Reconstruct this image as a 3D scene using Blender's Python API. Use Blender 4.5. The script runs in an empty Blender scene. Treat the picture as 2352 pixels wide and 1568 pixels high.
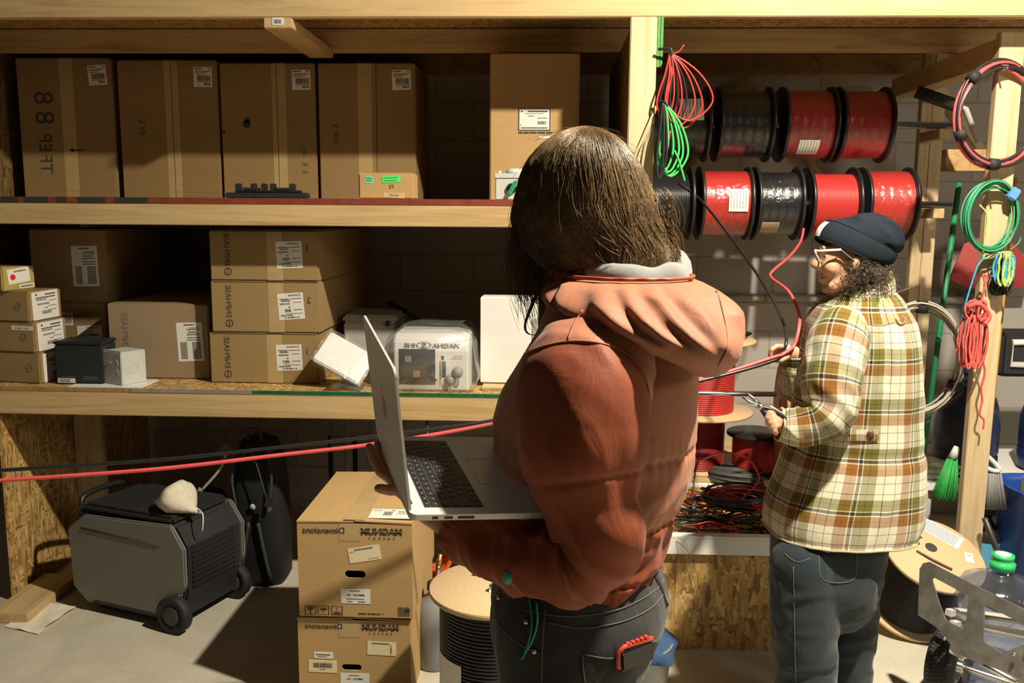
import bpy, bmesh, math, random
from mathutils import Vector, Matrix, noise
from mathutils.bvhtree import BVHTree
V = Vector
SC = bpy.context.scene
COL = SC.collection
R = random.Random(7)

# ------------------------------------------------------------------ camera
F = 2030.0                       # focal length in pixels of the 2352 x 1568 frame
CAM = V((0, 0, 1.62))
PITCH, YAW, ROLL = math.radians(8.24), math.radians(2.3), math.radians(0.4)
CR = Matrix.Rotation(YAW, 3, 'Z') @ Matrix.Rotation(math.pi / 2 - PITCH, 3, 'X') @ Matrix.Rotation(ROLL, 3, 'Z')
cd = bpy.data.cameras.new('camera')
cd.sensor_width = 36.0
cd.lens = F / 2352 * 36
cd.clip_start = 0.05
cam = bpy.data.objects.new('camera', cd)
COL.objects.link(cam)
cam.matrix_world = Matrix.Translation(CAM) @ CR.to_4x4()
SC.camera = cam

# ------------------------------------------------------------------ light
w = bpy.data.worlds.new('room_light')
SC.world = w
w.use_nodes = True
w.node_tree.nodes['Background'].inputs[0].default_value = (1.0, 0.9, 0.76, 1)
w.node_tree.nodes['Background'].inputs[1].default_value = 0.03


def lamp(name, loc, target, power, size, color, spread=180):
    d = bpy.data.lights.new(name, 'AREA')
    d.shape = 'DISK'
    d.size = size
    d.energy = power
    d.color = color
    d.spread = math.radians(spread)
    o = bpy.data.objects.new(name, d)
    COL.objects.link(o)
    o.location = loc
    o.rotation_euler = (V(target) - V(loc)).to_track_quat('-Z', 'Y').to_euler()
    return o


lamp('workshop_lamp', (1.3, 1.68, 3.5), (1.1, 2.15, 0.0), 262, 0.12, (1.0, 0.905, 0.72))
lamp('fill_light', (4.6, 0.3, 2.7), (0.6, 2.6, 1.2), 45, 1.2, (1.0, 0.88, 0.68))  # added soft fill, brightens the reel bay and the jacket backs
SC.view_settings.view_transform = 'Standard'
SC.view_settings.look = 'None'
SC.view_settings.exposure = 0.0
SC.view_settings.gamma = 1.0
SC.view_settings.use_curve_mapping = False


# ------------------------------------------------------------------ pixel to place
def ray(px, py):
    return CR @ V(((px - 1176) / F, (784 - py) / F, -1.0))


def A(px, py, Y):
    """point seen at a pixel of the photograph, standing at distance Y along the floor"""
    d = ray(px, py)
    return CAM + d * (Y / d.y)


def AZ(px, py, Z):
    d = ray(px, py)
    return CAM + d * ((Z - CAM.z) / d.z)


def AD(px, py, D):
    return CAM + ray(px, py) * D


CX = (CR @ V((1, 0, 0)))
CX = V((CX.x, CX.y, 0)).normalized()     # sideways, level
CY = V((-CX.y, CX.x, 0))                 # away, level
UP = V((0, 0, 1))


# ------------------------------------------------------------------ mesh building
class MB:
    def __init__(s):
        s.v, s.f, s.m, s.s, s.uv = [], [], [], [], {}

    def add(s, verts, faces, m=0, smooth=False, uvs=None):
        b = len(s.v)
        s.v += [V(p) for p in verts]
        for k, f in enumerate(faces):
            if uvs:
                s.uv[len(s.f)] = uvs[k]
            s.f.append([b + i for i in f])
            s.m.append(m)
            s.s.append(smooth)
        return s

    def box(s, c, d, m=0, rot=None, tf=None):
        c = V(c)
        x, y, z = d[0] / 2, d[1] / 2, d[2] / 2
        p = [V((a * x, b * y, e * z)) for e in (-1, 1) for b in (-1, 1) for a in (-1, 1)]
        if rot is not None:
            p = [rot @ q for q in p]
        p = [q + c for q in p]
        if tf is not None:
            p = [tf @ q for q in p]
        return s.add(p, [(0, 2, 3, 1), (4, 5, 7, 6), (0, 1, 5, 4), (2, 6, 7, 3), (0, 4, 6, 2), (1, 3, 7, 5)], m)

    def box2(s, a, b, m=0):
        a, b = V(a), V(b)
        return s.box((a + b) / 2, b - a, m)

    def loft(s, rings, m=0, smooth=True, cap=(True, True), closed=True, uvs=None):
        n = len(rings[0])
        verts = [p for r in rings for p in r]
        faces, fu = [], []
        for i in range(len(rings) - 1):
            for j in range(n if closed else n - 1):
                k = (j + 1) % n
                faces.append((i * n + j, i * n + k, (i + 1) * n + k, (i + 1) * n + j))
                if uvs:
                    kk = j + 1
                    fu.append((uvs[i][j], uvs[i][kk], uvs[i + 1][kk], uvs[i + 1][j]))
        if cap[0]:
            faces.append(tuple(range(n))[::-1])
            fu.append([(0, 0)] * n)
        if cap[1]:
            faces.append(tuple((len(rings) - 1) * n + j for j in range(n)))
            fu.append([(0, 0)] * n)
        return s.add(verts, faces, m, smooth, fu if uvs else None)

    def tube(s, pts, r, n=8, m=0, cap=True, closed=False, flat=1.0):
        pts = [V(p) for p in pts]
        N = len(pts)
        rad = r if isinstance(r, (list, tuple)) else [r] * N
        rings, up = [], None
        for i in range(N):
            if closed:
                t = pts[(i + 1) % N] - pts[i - 1]
            else:
                t = pts[min(i + 1, N - 1)] - pts[max(i - 1, 0)]
            t = t.normalized() if t.length > 1e-9 else V((0, 0, 1))
            if up is None:
                up = t.orthogonal().normalized()
            up = (up - t * up.dot(t))
            up = up.normalized() if up.length > 1e-6 else t.orthogonal().normalized()
            b = t.cross(up)
            rings.append([pts[i] + (up * math.cos(2 * math.pi * k / n) + b * math.sin(2 * math.pi * k / n) * flat) * rad[i] for k in range(n)])
        if closed:
            rings.append(rings[0])
        return s.loft(rings, m, True, (cap and not closed, cap and not closed))

    def lathe(s, prof, n=40, m=0, tf=None, smooth=True):
        """prof: (radius, height) round the z axis"""
        rings = []
        for r_, h in prof:
            r_ = max(r_, 1e-5)
            ring = [V((r_ * math.cos(2 * math.pi * k / n), r_ * math.sin(2 * math.pi * k / n), h)) for k in range(n)]
            rings.append([tf @ p for p in ring] if tf is not None else ring)
        return s.loft(rings, m, smooth, (True, True))

    def ball(s, c, r, m=0, n=16, k=10, rot=None):
        r = V(r) if isinstance(r, (tuple, list, Vector)) else V((r, r, r))
        rings = []
        for i in range(k + 1):
            a = -math.pi / 2 + math.pi * i / k
            q = max(math.cos(a), 1e-4)
            ring = [V((r.x * q * math.cos(2 * math.pi * j / n), r.y * q * math.sin(2 * math.pi * j / n), r.z * math.sin(a))) for j in range(n)]
            rings.append([(rot @ p if rot is not None else p) + V(c) for p in ring])
        return s.loft(rings, m)

    def plate(s, outer, thick, m=0, holes=(), tf=None):
        """flat polygon (with holes) in x-y, given a thickness in +z"""
        bm = bmesh.new()
        es = []
        for loop in [outer] + list(holes):
            vs = [bm.verts.new((p[0], p[1], 0)) for p in loop]
            es += [bm.edges.new((vs[i], vs[(i + 1) % len(vs)])) for i in range(len(vs))]
        bmesh.ops.triangle_fill(bm, edges=es, use_beauty=True, use_dissolve=False)
        bmesh.ops.recalc_face_normals(bm, faces=bm.faces)
        if thick:
            g = bmesh.ops.extrude_face_region(bm, geom=list(bm.faces))
            for q in g['geom']:
                if isinstance(q, bmesh.types.BMVert):
                    q.co.z += thick
        bm.verts.index_update()
        vs = [q.co.copy() for q in bm.verts]
        fs = [[q.index for q in f.verts] for f in bm.faces]
        bm.free()
        return s.add([tf @ p for p in vs] if tf is not None else vs, fs, m)

    def text(s, st, size, o, xd, yd, m=0, align='C', bold=0.0, mirror=True, wide=1.0):
        vs, fs, (x0, x1, y0, y1) = glyphs(st, bold)
        k = -1 if mirror else 1
        ox = {'C': (x0 + x1) / 2, 'L': x0, 'R': x1}[align]
        o, xd, yd = V(o), V(xd), V(yd)
        return s.add([o + xd * ((p[0] - ox) * k * size * wide) + yd * (p[1] * size) for p in vs], fs, m)


_G = {}


def glyphs(st, bold):
    if (st, bold) not in _G:
        c = bpy.data.curves.new('t', 'FONT')
        c.body = st
        c.offset = bold
        c.resolution_u = 3
        o = bpy.data.objects.new('t', c)
        COL.objects.link(o)
        dg = bpy.context.evaluated_depsgraph_get()
        me = bpy.data.meshes.new_from_object(o.evaluated_get(dg))
        vs = [tuple(q.co) for q in me.vertices]
        fs = [tuple(p.vertices) for p in me.polygons]
        bpy.data.objects.remove(o)
        bpy.data.curves.remove(c)
        bpy.data.meshes.remove(me)
        xs = [q[0] for q in vs] or [0]
        ys = [q[1] for q in vs] or [0]
        _G[(st, bold)] = (vs, fs, (min(xs), max(xs), min(ys), max(ys)))
    return _G[(st, bold)]


ROOTM = {}


def thing(name, label, cat, loc=(0, 0, 0), rz=0.0, group=None, mat=None):
    o = bpy.data.objects.new(name, None)
    o.empty_display_size = 0.1
    COL.objects.link(o)
    o.matrix_world = mat if mat is not None else Matrix.Translation(V(loc)) @ Matrix.Rotation(rz, 4, 'Z')
    ROOTM[o.name] = o.matrix_world.copy()
    tag(o, label, cat, group)
    return o


def tag(o, label=None, cat=None, group=None, kind=None):
    for k, q in (('label', label), ('category', cat), ('group', group), ('kind', kind)):
        if q:
            o[k] = q
    return o


def obj(name, mb, mats, parent=None, world=False, bevel=0.0, label=None, seg=2, flip=False):
    """one mesh object; with world=True the points are in world space and go into the parent's frame"""
    if not isinstance(mats, (list, tuple)):
        mats = [mats]
    me = bpy.data.meshes.new(name)
    vs = mb.v
    if parent is not None and world:
        r = parent
        while r.parent is not None:
            r = r.parent
        inv = ROOTM.get(r.name, Matrix.Identity(4)).inverted()
        vs = [inv @ p for p in vs]
    me.from_pydata([tuple(p) for p in vs], [], mb.f)
    for mm in mats:
        me.materials.append(mm)
    for p, mi, sm in zip(me.polygons, mb.m, mb.s):
        p.material_index = mi
        p.use_smooth = sm
    if mb.uv:
        ul = me.uv_layers.new(name='uv')
        for p in me.polygons:
            u = mb.uv.get(p.index)
            if u:
                for li, q in zip(p.loop_indices, u):
                    ul.data[li].uv = q
    if bevel or flip is None:
        bm = bmesh.new()
        bm.from_mesh(me)
        if bevel:
            es = [e for e in bm.edges if len(e.link_faces) == 2 and e.calc_face_angle(0) > 0.6]
            bmesh.ops.bevel(bm, geom=es, offset=bevel, segments=seg, affect='EDGES', clamp_overlap=True)
        bm.to_mesh(me)
        bm.free()
    o = bpy.data.objects.new(name, me)
    COL.objects.link(o)
    if parent is not None:
        o.parent = parent
    if label:
        o['label'] = label
    return o


def structure(o):
    o['kind'] = 'structure'
    return o


def smooth_path(pts, k=8, closed=False):
    pts = [V(p) for p in pts]
    n = len(pts)
    out = []
    rng = range(n) if closed else range(n - 1)
    for i in rng:
        p0 = pts[i - 1] if (closed or i > 0) else pts[i] * 2 - pts[i + 1]
        p1, p2 = pts[i], pts[(i + 1) % n]
        p3 = pts[(i + 2) % n] if (closed or i + 2 < n) else p2 * 2 - p1
        for j in range(k):
            t = j / k
            out.append(0.5 * ((2 * p1) + (p2 - p0) * t + (2 * p0 - 5 * p1 + 4 * p2 - p3) * t * t + (3 * p1 - p0 - 3 * p2 + p3) * t ** 3))
    if not closed:
        out.append(pts[-1])
    return out


def interp(keys, n):
    """keys: tuples of numbers / Vectors, evenly spread through a Catmull-Rom spline to n samples"""
    flat = []
    for k in keys:
        row = []
        for q in k:
            row += list(q) if isinstance(q, Vector) else [q]
        flat.append(row)
    m, out = len(flat), []
    for i in range(n):
        t = i * (m - 1) / (n - 1)
        a = min(int(t), m - 2)
        f = t - a
        p1, p2 = flat[a], flat[a + 1]
        p0 = flat[a - 1] if a > 0 else [2 * x - y for x, y in zip(p1, p2)]
        p3 = flat[a + 2] if a + 2 < m else [2 * y - x for x, y in zip(p1, p2)]
        out.append([0.5 * (2 * b + (c - a_) * f + (2 * a_ - 5 * b + 4 * c - d) * f * f + (3 * b - a_ - 3 * c + d) * f ** 3) for a_, b, c, d in zip(p0, p1, p2, p3)])
    return out


# ------------------------------------------------------------------ materials
def nt(name):
    m = bpy.data.materials.new(name)
    m.use_nodes = True
    t = m.node_tree
    return m, t.nodes, t.links, t.nodes['Principled BSDF']


def coords(N, L, scale=(1, 1, 1), rot=(0, 0, 0), src='Object'):
    tc = N.new('ShaderNodeTexCoord')
    mp = N.new('ShaderNodeMapping')
    mp.inputs['Scale'].default_value = scale
    mp.inputs['Rotation'].default_value = rot
    L.new(tc.outputs[src], mp.inputs['Vector'])
    return mp.outputs['Vector']


def nz(N, L, vec, scale, detail=3, rough=0.55, dist=0.0):
    n = N.new('ShaderNodeTexNoise')
    n.inputs['Scale'].default_value = scale
    n.inputs['Detail'].default_value = detail
    n.inputs['Roughness'].default_value = rough
    n.inputs['Distortion'].default_value = dist
    L.new(vec, n.inputs['Vector'])
    return n.outputs['Fac']


def ramp(N, L, fac, stops, const=False):
    r = N.new('ShaderNodeValToRGB')
    if const:
        r.color_ramp.interpolation = 'CONSTANT'
    e = r.color_ramp.elements
    while len(e) < len(stops):
        e.new(0.5)
    for q, (p, c) in zip(e, stops):
        q.position = p
        q.color = (c[0], c[1], c[2], 1)
    L.new(fac, r.inputs['Fac'])
    return r.outputs['Color']


def mix(N, L, a, b, fac, mode='MIX'):
    x = N.new('ShaderNodeMix')
    x.data_type = 'RGBA'
    x.blend_type = mode
    for sock, q in ((x.inputs[0], fac), (x.inputs[6], a), (x.inputs[7], b)):
        if isinstance(q, (int, float)):
            sock.default_value = q
        elif isinstance(q, tuple):
            sock.default_value = (q[0], q[1], q[2], 1)
        else:
            L.new(q, sock)
    return x.outputs[2]


def bump(N, L, B, h, strength, dist=0.002):
    b = N.new('ShaderNodeBump')
    b.inputs['Strength'].default_value = strength
    b.inputs['Distance'].default_value = dist
    L.new(h, b.inputs['Height'])
    L.new(b.outputs['Normal'], B.inputs['Normal'])


def sh(c, k):
    return tuple(min(1, x * k) for x in c)


def plain(name, col, rough=0.6, metal=0.0, var=0.0, vs=20, bmp=0.0, bs=200, coat=0.0, spec=0.5, dist=0.001, sheen=0.0):
    m, N, L, B = nt(name)
    B.inputs['Roughness'].default_value = rough
    B.inputs['Metallic'].default_value = metal
    B.inputs['Specular IOR Level'].default_value = spec
    B.inputs['Coat Weight'].default_value = coat
    B.inputs['Sheen Weight'].default_value = sheen
    B.inputs['Base Color'].default_value = (*col, 1)
    vec = coords(N, L)
    if var:
        L.new(ramp(N, L, nz(N, L, vec, vs, 4), [(0.3, sh(col, 1 - var)), (0.7, sh(col, 1 + var))]), B.inputs['Base Color'])
    if bmp:
        bump(N, L, B, nz(N, L, vec, bs, 3), bmp, dist)
    return m


def wood(name, axis, c0=(0.46, 0.29, 0.125), c1=(0.62, 0.445, 0.225)):
    m, N, L, B = nt(name)
    sc = [16, 16, 16]
    sc[axis] = 0.9
    vec = coords(N, L, tuple(sc))
    a = nz(N, L, vec, 1.3, 5, 0.6, 1.2)
    col = ramp(N, L, a, [(0.3, c0), (0.5, c1), (0.62, sh(c1, 1.08)), (0.75, sh(c0, 1.1))])
    v2 = coords(N, L, tuple(1.6 if i == axis else 7 for i in range(3)))
    vo = N.new('ShaderNodeTexVoronoi')
    vo.inputs['Scale'].default_value = 1.0
    L.new(v2, vo.inputs['Vector'])
    k = ramp(N, L, vo.outputs['Distance'], [(0.0, (0.8, 0.8, 0.8)), (0.05, (0.5, 0.5, 0.5)), (0.09, (0, 0, 0))])
    col = mix(N, L, col, (0.2, 0.1, 0.035), k)
    col = mix(N, L, col, (0.75, 0.72, 0.68), nz(N, L, coords(N, L), 2.2, 3), 'MULTIPLY')
    L.new(col, B.inputs['Base Color'])
    B.inputs['Roughness'].default_value = 0.62
    B.inputs['Specular IOR Level'].default_value = 0.3
    bump(N, L, B, a, 0.25, 0.001)
    return m


def osb(name, k=1.0):
    m, N, L, B = nt(name)
    col = None
    for i, (rt, s) in enumerate(((0.4, (16, 80, 60)), (1.9, (80, 16, 60)), (2.9, (60, 70, 16)))):
        vec = coords(N, L, s, (rt, rt * 0.7, rt))
        vo = N.new('ShaderNodeTexVoronoi')
        vo.inputs['Scale'].default_value = 1.15
        L.new(vec, vo.inputs['Vector'])
        sp = N.new('ShaderNodeSeparateColor')
        L.new(vo.outputs['Color'], sp.inputs[0])
        c = ramp(N, L, sp.outputs[0], [(0, (0.2 * k, 0.105 * k, 0.025 * k)), (0.25, (0.36 * k, 0.205 * k, 0.06 * k)), (0.7, (0.5 * k, 0.315 * k, 0.11 * k)), (1, (0.62 * k, 0.44 * k, 0.2 * k))])
        col = c if col is None else mix(N, L, col, c, ramp(N, L, sp.outputs[1], [(0.45, (0, 0, 0)), (0.5, (1, 1, 1))]))
    L.new(col, B.inputs['Base Color'])
    B.inputs['Roughness'].default_value = 0.6
    bump(N, L, B, col, 0.3, 0.0015)
    return m


def card(name, col=(0.42, 0.265, 0.125)):
    m, N, L, B = nt(name)
    a = nz(N, L, coords(N, L), 330, 2)
    b = nz(N, L, coords(N, L, (3, 3, 60)), 1.2, 3)
    c = ramp(N, L, a, [(0.3, sh(col, 0.86)), (0.7, sh(col, 1.12))])
    L.new(mix(N, L, c, (0.86, 0.86, 0.86), b, 'MULTIPLY'), B.inputs['Base Color'])
    B.inputs['Roughness'].default_value = 0.72
    B.inputs['Specular IOR Level'].default_value = 0.25
    bump(N, L, B, b, 0.15, 0.001)
    return m


def film(name, amount=0.16, tint=(1, 1, 1), haze=0.0, rough=0.12, bs=45):
    """clear stretch film: passes light straight through, with a crinkled glossy skin"""
    m, N, L, B = nt(name)
    N.remove(B)
    out = N['Material Output']
    tr = N.new('ShaderNodeBsdfTransparent')
    tr.inputs[0].default_value = (*tint, 1)
    gl = N.new('ShaderNodeBsdfGlossy')
    gl.inputs['Roughness'].default_value = rough
    vec = coords(N, L)
    b = N.new('ShaderNodeBump')
    b.inputs['Strength'].default_value = 0.8
    b.inputs['Distance'].default_value = 0.004
    L.new(nz(N, L, vec, bs, 4, 0.6, 0.8), b.inputs['Height'])
    L.new(b.outputs[0], gl.inputs['Normal'])
    lw = N.new('ShaderNodeLayerWeight')
    lw.inputs[0].default_value = 0.25
    ad = N.new('ShaderNodeMath')
    ad.operation = 'MULTIPLY_ADD'
    ad.inputs[1].default_value = 0.5
    ad.inputs[2].default_value = amount
    L.new(lw.outputs['Facing'], ad.inputs[0])
    ms = N.new('ShaderNodeMixShader')
    L.new(ad.outputs[0], ms.inputs[0])
    L.new(tr.outputs[0], ms.inputs[1])
    L.new(gl.outputs[0], ms.inputs[2])
    last = ms
    if haze:
        df = N.new('ShaderNodeBsdfDiffuse')
        df.inputs[0].default_value = (0.85, 0.85, 0.83, 1)
        m2 = N.new('ShaderNodeMixShader')
        m2.inputs[0].default_value = haze
        L.new(ms.outputs[0], m2.inputs[1])
        L.new(df.outputs[0], m2.inputs[2])
        last = m2
    L.new(last.outputs[0], out.inputs[0])
    return m


def concrete(name):
    m, N, L, B = nt(name)
    a = nz(N, L, coords(N, L), 1.6, 6, 0.65, 0.4)
    b = nz(N, L, coords(N, L), 60, 3)
    c = ramp(N, L, a, [(0.3, (0.43, 0.395, 0.305)), (0.55, (0.6, 0.55, 0.43)), (0.75, (0.7, 0.645, 0.51))])
    L.new(mix(N, L, c, (0.8, 0.8, 0.8), b, 'MULTIPLY'), B.inputs['Base Color'])
    B.inputs['Roughness'].default_value = 0.55
    bump(N, L, B, b, 0.2, 0.001)
    return m


def blocks(name):
    m, N, L, B = nt(name)
    vec = coords(N, L, (1, 1, 1), (math.pi / 2, 0, 0))
    br = N.new('ShaderNodeTexBrick')
    br.inputs['Scale'].default_value = 1.0
    br.inputs['Brick Width'].default_value = 0.4
    br.inputs['Row Height'].default_value = 0.2
    br.inputs['Mortar Size'].default_value = 0.006
    br.inputs['Color1'].default_value = (0.43, 0.395, 0.35, 1)
    br.inputs['Color2'].default_value = (0.46, 0.42, 0.375, 1)
    br.inputs['Mortar'].default_value = (0.34, 0.31, 0.27, 1)
    L.new(vec, br.inputs['Vector'])
    c = mix(N, L, br.outputs['Color'], (0.82, 0.82, 0.82), nz(N, L, coords(N, L), 6, 4), 'MULTIPLY')
    L.new(c, B.inputs['Base Color'])
    B.inputs['Roughness'].default_value = 0.7
    bump(N, L, B, nz(N, L, coords(N, L), 90, 3), 0.3, 0.002)
    return m


def plaid(name):
    m, N, L, B = nt(name)
    tc = N.new('ShaderNodeTexCoord')
    sp = N.new('ShaderNodeSeparateXYZ')
    L.new(tc.outputs['UV'], sp.inputs[0])
    cols = []
    cream, brown, dark, olive, grey = (0.70, 0.655, 0.53), (0.31, 0.14, 0.03), (0.03, 0.027, 0.022), (0.19, 0.18, 0.035), (0.2, 0.17, 0.11)
    for ax, per in ((0, 0.135), (1, 0.145)):
        fr = N.new('ShaderNodeMath')
        fr.operation = 'MULTIPLY'
        fr.inputs[1].default_value = 1 / per
        L.new(sp.outputs[ax], fr.inputs[0])
        f2 = N.new('ShaderNodeMath')
        f2.operation = 'FRACT'
        L.new(fr.outputs[0], f2.inputs[0])
        st = [(0, brown), (0.10, sh(brown, .6)), (0.115, brown), (0.21, cream), (0.235, dark), (0.295, cream), (0.32, olive), (0.42, dark), (0.43, olive), (0.53, cream), (0.64, dark), (0.652, cream), (0.84, dark), (0.852, cream), (0.97, cream)]
        cols.append(ramp(N, L, f2.outputs[0], st, True))
    # twill: fine diagonal interleave of the two thread sets
    both = mix(N, L, cols[0], cols[1], 0.56)
    mul = mix(N, L, cols[0], cols[1], 1.0, 'MULTIPLY')
    c = mix(N, L, both, mul, 0.42)
    vec = coords(N, L, (1, 1, 1), (0, 0, 0.78), 'UV')
    c = mix(N, L, c, (0.8, 0.8, 0.8), nz(N, L, vec, 420, 2), 'MULTIPLY')
    L.new(c, B.inputs['Base Color'])
    B.inputs['Roughness'].default_value = 0.9
    B.inputs['Specular IOR Level'].default_value = 0.1
    B.inputs['Sheen Weight'].default_value = 0.15
    bump(N, L, B, nz(N, L, vec, 300, 2), 0.25, 0.001)
    return m


def knit(name, col):
    m, N, L, B = nt(name)
    tc = N.new('ShaderNodeTexCoord')
    wv = N.new('ShaderNodeTexWave')
    wv.inputs['Scale'].default_value = 75
    wv.inputs['Distortion'].default_value = 0.6
    wv.bands_direction = 'X'
    L.new(tc.outputs['UV'], wv.inputs['Vector'])
    L.new(ramp(N, L, wv.outputs['Fac'], [(0.1, sh(col, 0.55)), (0.8, sh(col, 1.25))]), B.inputs['Base Color'])
    B.inputs['Roughness'].default_value = 0.95
    B.inputs['Specular IOR Level'].default_value = 0.1
    bump(N, L, B, wv.outputs['Fac'], 0.7, 0.003)
    return m


WX, WY, WZ = wood('pine_x', 0), wood('pine_y', 1), wood('pine_z', 2, (0.5, 0.36, 0.19), (0.64, 0.5, 0.31))
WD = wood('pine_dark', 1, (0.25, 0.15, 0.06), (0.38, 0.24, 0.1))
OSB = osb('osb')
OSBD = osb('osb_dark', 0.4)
PLY = wood('plywood', 0, (0.5, 0.34, 0.16), (0.62, 0.45, 0.24))
PART = plain('particle_board', (0.56, 0.4, 0.22), 0.7, var=0.12, vs=160)
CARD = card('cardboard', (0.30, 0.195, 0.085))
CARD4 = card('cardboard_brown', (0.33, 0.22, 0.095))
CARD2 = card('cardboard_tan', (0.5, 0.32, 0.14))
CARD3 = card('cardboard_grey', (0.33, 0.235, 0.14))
CARDY = card('cardboard_yellow', (0.45, 0.34, 0.1))
CUT = card('cardboard_cut_edge', (0.6, 0.42, 0.22))
TAPE = plain('packing_tape', (0.44, 0.31, 0.15), 0.25, var=0.1, vs=12)
PAPER = plain('label_paper', (0.72, 0.7, 0.64), 0.6, var=0.04, vs=40)
PAPERY = plain('yellowed_label', (0.72, 0.62, 0.4), 0.6, var=0.05, vs=60)
INK = plain('ink', (0.035, 0.032, 0.03), 0.7)
INKG = plain('grey_ink', (0.16, 0.15, 0.14), 0.7)
PEN = plain('marker', (0.05, 0.045, 0.035), 0.8)
BLACK = plain('black_plastic', (0.016, 0.016, 0.017), 0.35, bmp=0.1, bs=120)
BLACKM = plain('black_matt', (0.014, 0.014, 0.015), 0.7, var=0.2, vs=30, bmp=0.3, bs=400)
RED = plain('red_wire', (0.5, 0.035, 0.03), 0.42, var=0.08, vs=8)
PINK = plain('red_cable', (0.72, 0.09, 0.09), 0.45, var=0.08, vs=20)
BWIRE = plain('black_wire', (0.018, 0.018, 0.02), 0.32)
GREEN = plain('green_wire', (0.06, 0.55, 0.12), 0.4)
GREEND = plain('dark_green_wire', (0.015, 0.22, 0.085), 0.4)
GREYW = plain('grey_wire', (0.4, 0.36, 0.3), 0.5)
WHITEW = plain('white_wire', (0.75, 0.73, 0.68), 0.45)
STEEL = plain('steel', (0.6, 0.6, 0.6), 0.3, 1.0, var=0.1, vs=30)
ALU = plain('aluminium', (0.62, 0.61, 0.59), 0.42, 0.3, var=0.05, vs=40, bmp=0.05, bs=900)
DIRTYALU = plain('dirty_aluminium', (0.3, 0.285, 0.26), 0.5, 0.75, var=0.3, vs=18, bmp=0.2, bs=160)
FILM = film('stretch_film', 0.05, rough=0.16)
BAG = film('plastic_bag', 0.12, haze=0.07, rough=0.16, bs=14)
WHITE = plain('white_paint', (0.78, 0.77, 0.73), 0.45, var=0.03, vs=12)
OFFW = plain('off_white', (0.74, 0.72, 0.66), 0.6, var=0.06, vs=30, bmp=0.1)
GREYP = plain('grey_paint', (0.33, 0.33, 0.32), 0.45, var=0.05, vs=10)
LGREY = plain('light_grey_steel', (0.5, 0.51, 0.48), 0.5, var=0.05, vs=25)
CLOTHW = plain('calico', (0.62, 0.57, 0.46), 0.9, var=0.08, vs=40, bmp=0.7, bs=70, spec=0.1)
REDP = plain('red_paint', (0.2, 0.04, 0.022), 0.55, var=0.25, vs=24)
GREENP = plain('green_paint', (0.015, 0.13, 0.05), 0.6, var=0.3, vs=30)
GREYE = plain('grey_edge', (0.25, 0.22, 0.19), 0.7, var=0.2, vs=30)
BLUE = plain('blue_plastic', (0.02, 0.07, 0.32), 0.4, var=0.1)
BLUED = plain('dark_blue_plastic', (0.012, 0.025, 0.07), 0.45, var=0.1)
TEAL = plain('teal', (0.03, 0.32, 0.3), 0.6)

# ================================================================== the setting
ZM, ZL = 1.672, 0.917            # tops of the middle and the lower shelf
YF, YB = 3.40, 4.72              # front and back of the rack


def slab(name, a, b, mats, **k):
    return structure(obj(name, MB().box2(a, b), mats, **k))


slab('floor', (-7, -5, -0.1), (7, 6, 0), concrete('concrete'))
slab('wall_back', (-7, 4.78, 0), (7, 4.9, 4.4), blocks('painted_block'))
slab('wall_left', (-7.1, -5, 0), (-7, 6, 4.4), blocks('painted_block_side'))

# ================================================================== lumber rack
rack = thing('lumber_rack', 'big rack of raw pine two-by-fours and sheet decks along the block wall', 'rack', (0, YF, 0))


def board(name, a, b, m, bev=0.003, label=None, rz=None):
    return obj(name, MB().box2(a, b), m, rack, True, bev, label)


board('top_beam', (-2.75, YF, 2.338), (2.3, YF + 0.038, 2.428), WX)
board('middle_beam', (-2.75, YF, 1.566), (0.292, YF + 0.038, 1.648), WX)
board('lower_beam', (-2.75, YF, 0.806), (0.292, YF + 0.038, 0.902), WX)
for y_ in (4.04, 4.66):
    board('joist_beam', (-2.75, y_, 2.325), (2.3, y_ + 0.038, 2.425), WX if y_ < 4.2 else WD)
    board('joist_beam', (-2.75, y_, 1.57), (0.292, y_ + 0.038, 1.648), WX)
    board('joist_beam', (-2.75, y_, 0.806), (0.292, y_ + 0.038, 0.902), WX)
board('top_deck', (-2.75, YF, 2.4285), (2.3, YB, 2.446), OSB)
md = board('middle_deck', (-2.75, YF + 0.006, 1.6485), (0.292, YB, ZM), OSB)
obj('painted_edge', MB().box2((-1.55, YF + 0.001, 1.6487), (0.29, YF + 0.006, ZM)), REDP, md, True, label='red painted edge of the middle deck')
mb = MB()
x = -2.75
while x < -1.56:
    q = min(R.uniform(0.018, 0.05), -1.55 - x)
    mb.box2((x, YF + 0.001, 1.6487), (x + q, YF + 0.006, ZM), R.choice((0, 1, 1)))
    x += q
obj('patchy_edge', mb, [REDP, plain('soot_paint', (0.03, 0.03, 0.025), 0.7)], md, True, label='edge striped red and black with worn paint')
ld = board('lower_deck', (-2.75, YF + 0.006, 0.9025), (0.292, YB, ZL), OSB)
obj('deck_edge', MB().box2((-2.75, YF + 0.001, 0.9025), (-1.66, YF + 0.006, ZL)), WD, ld, True)
obj('deck_edge', MB().box2((-1.66, YF - 0.001, 0.9025), (-1.17, YF + 0.006, ZL)), GREYE, ld, True, label='bare grey board edge')
obj('painted_edge', MB().box2((-1.17, YF, 0.9025), (0.29, YF + 0.006, 0.9085)).box2((-1.17, YF, 0.9105), (0.29, YF + 0.006, ZL)), GREENP, ld, True, label='dark green double edge of the lower deck')

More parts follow.
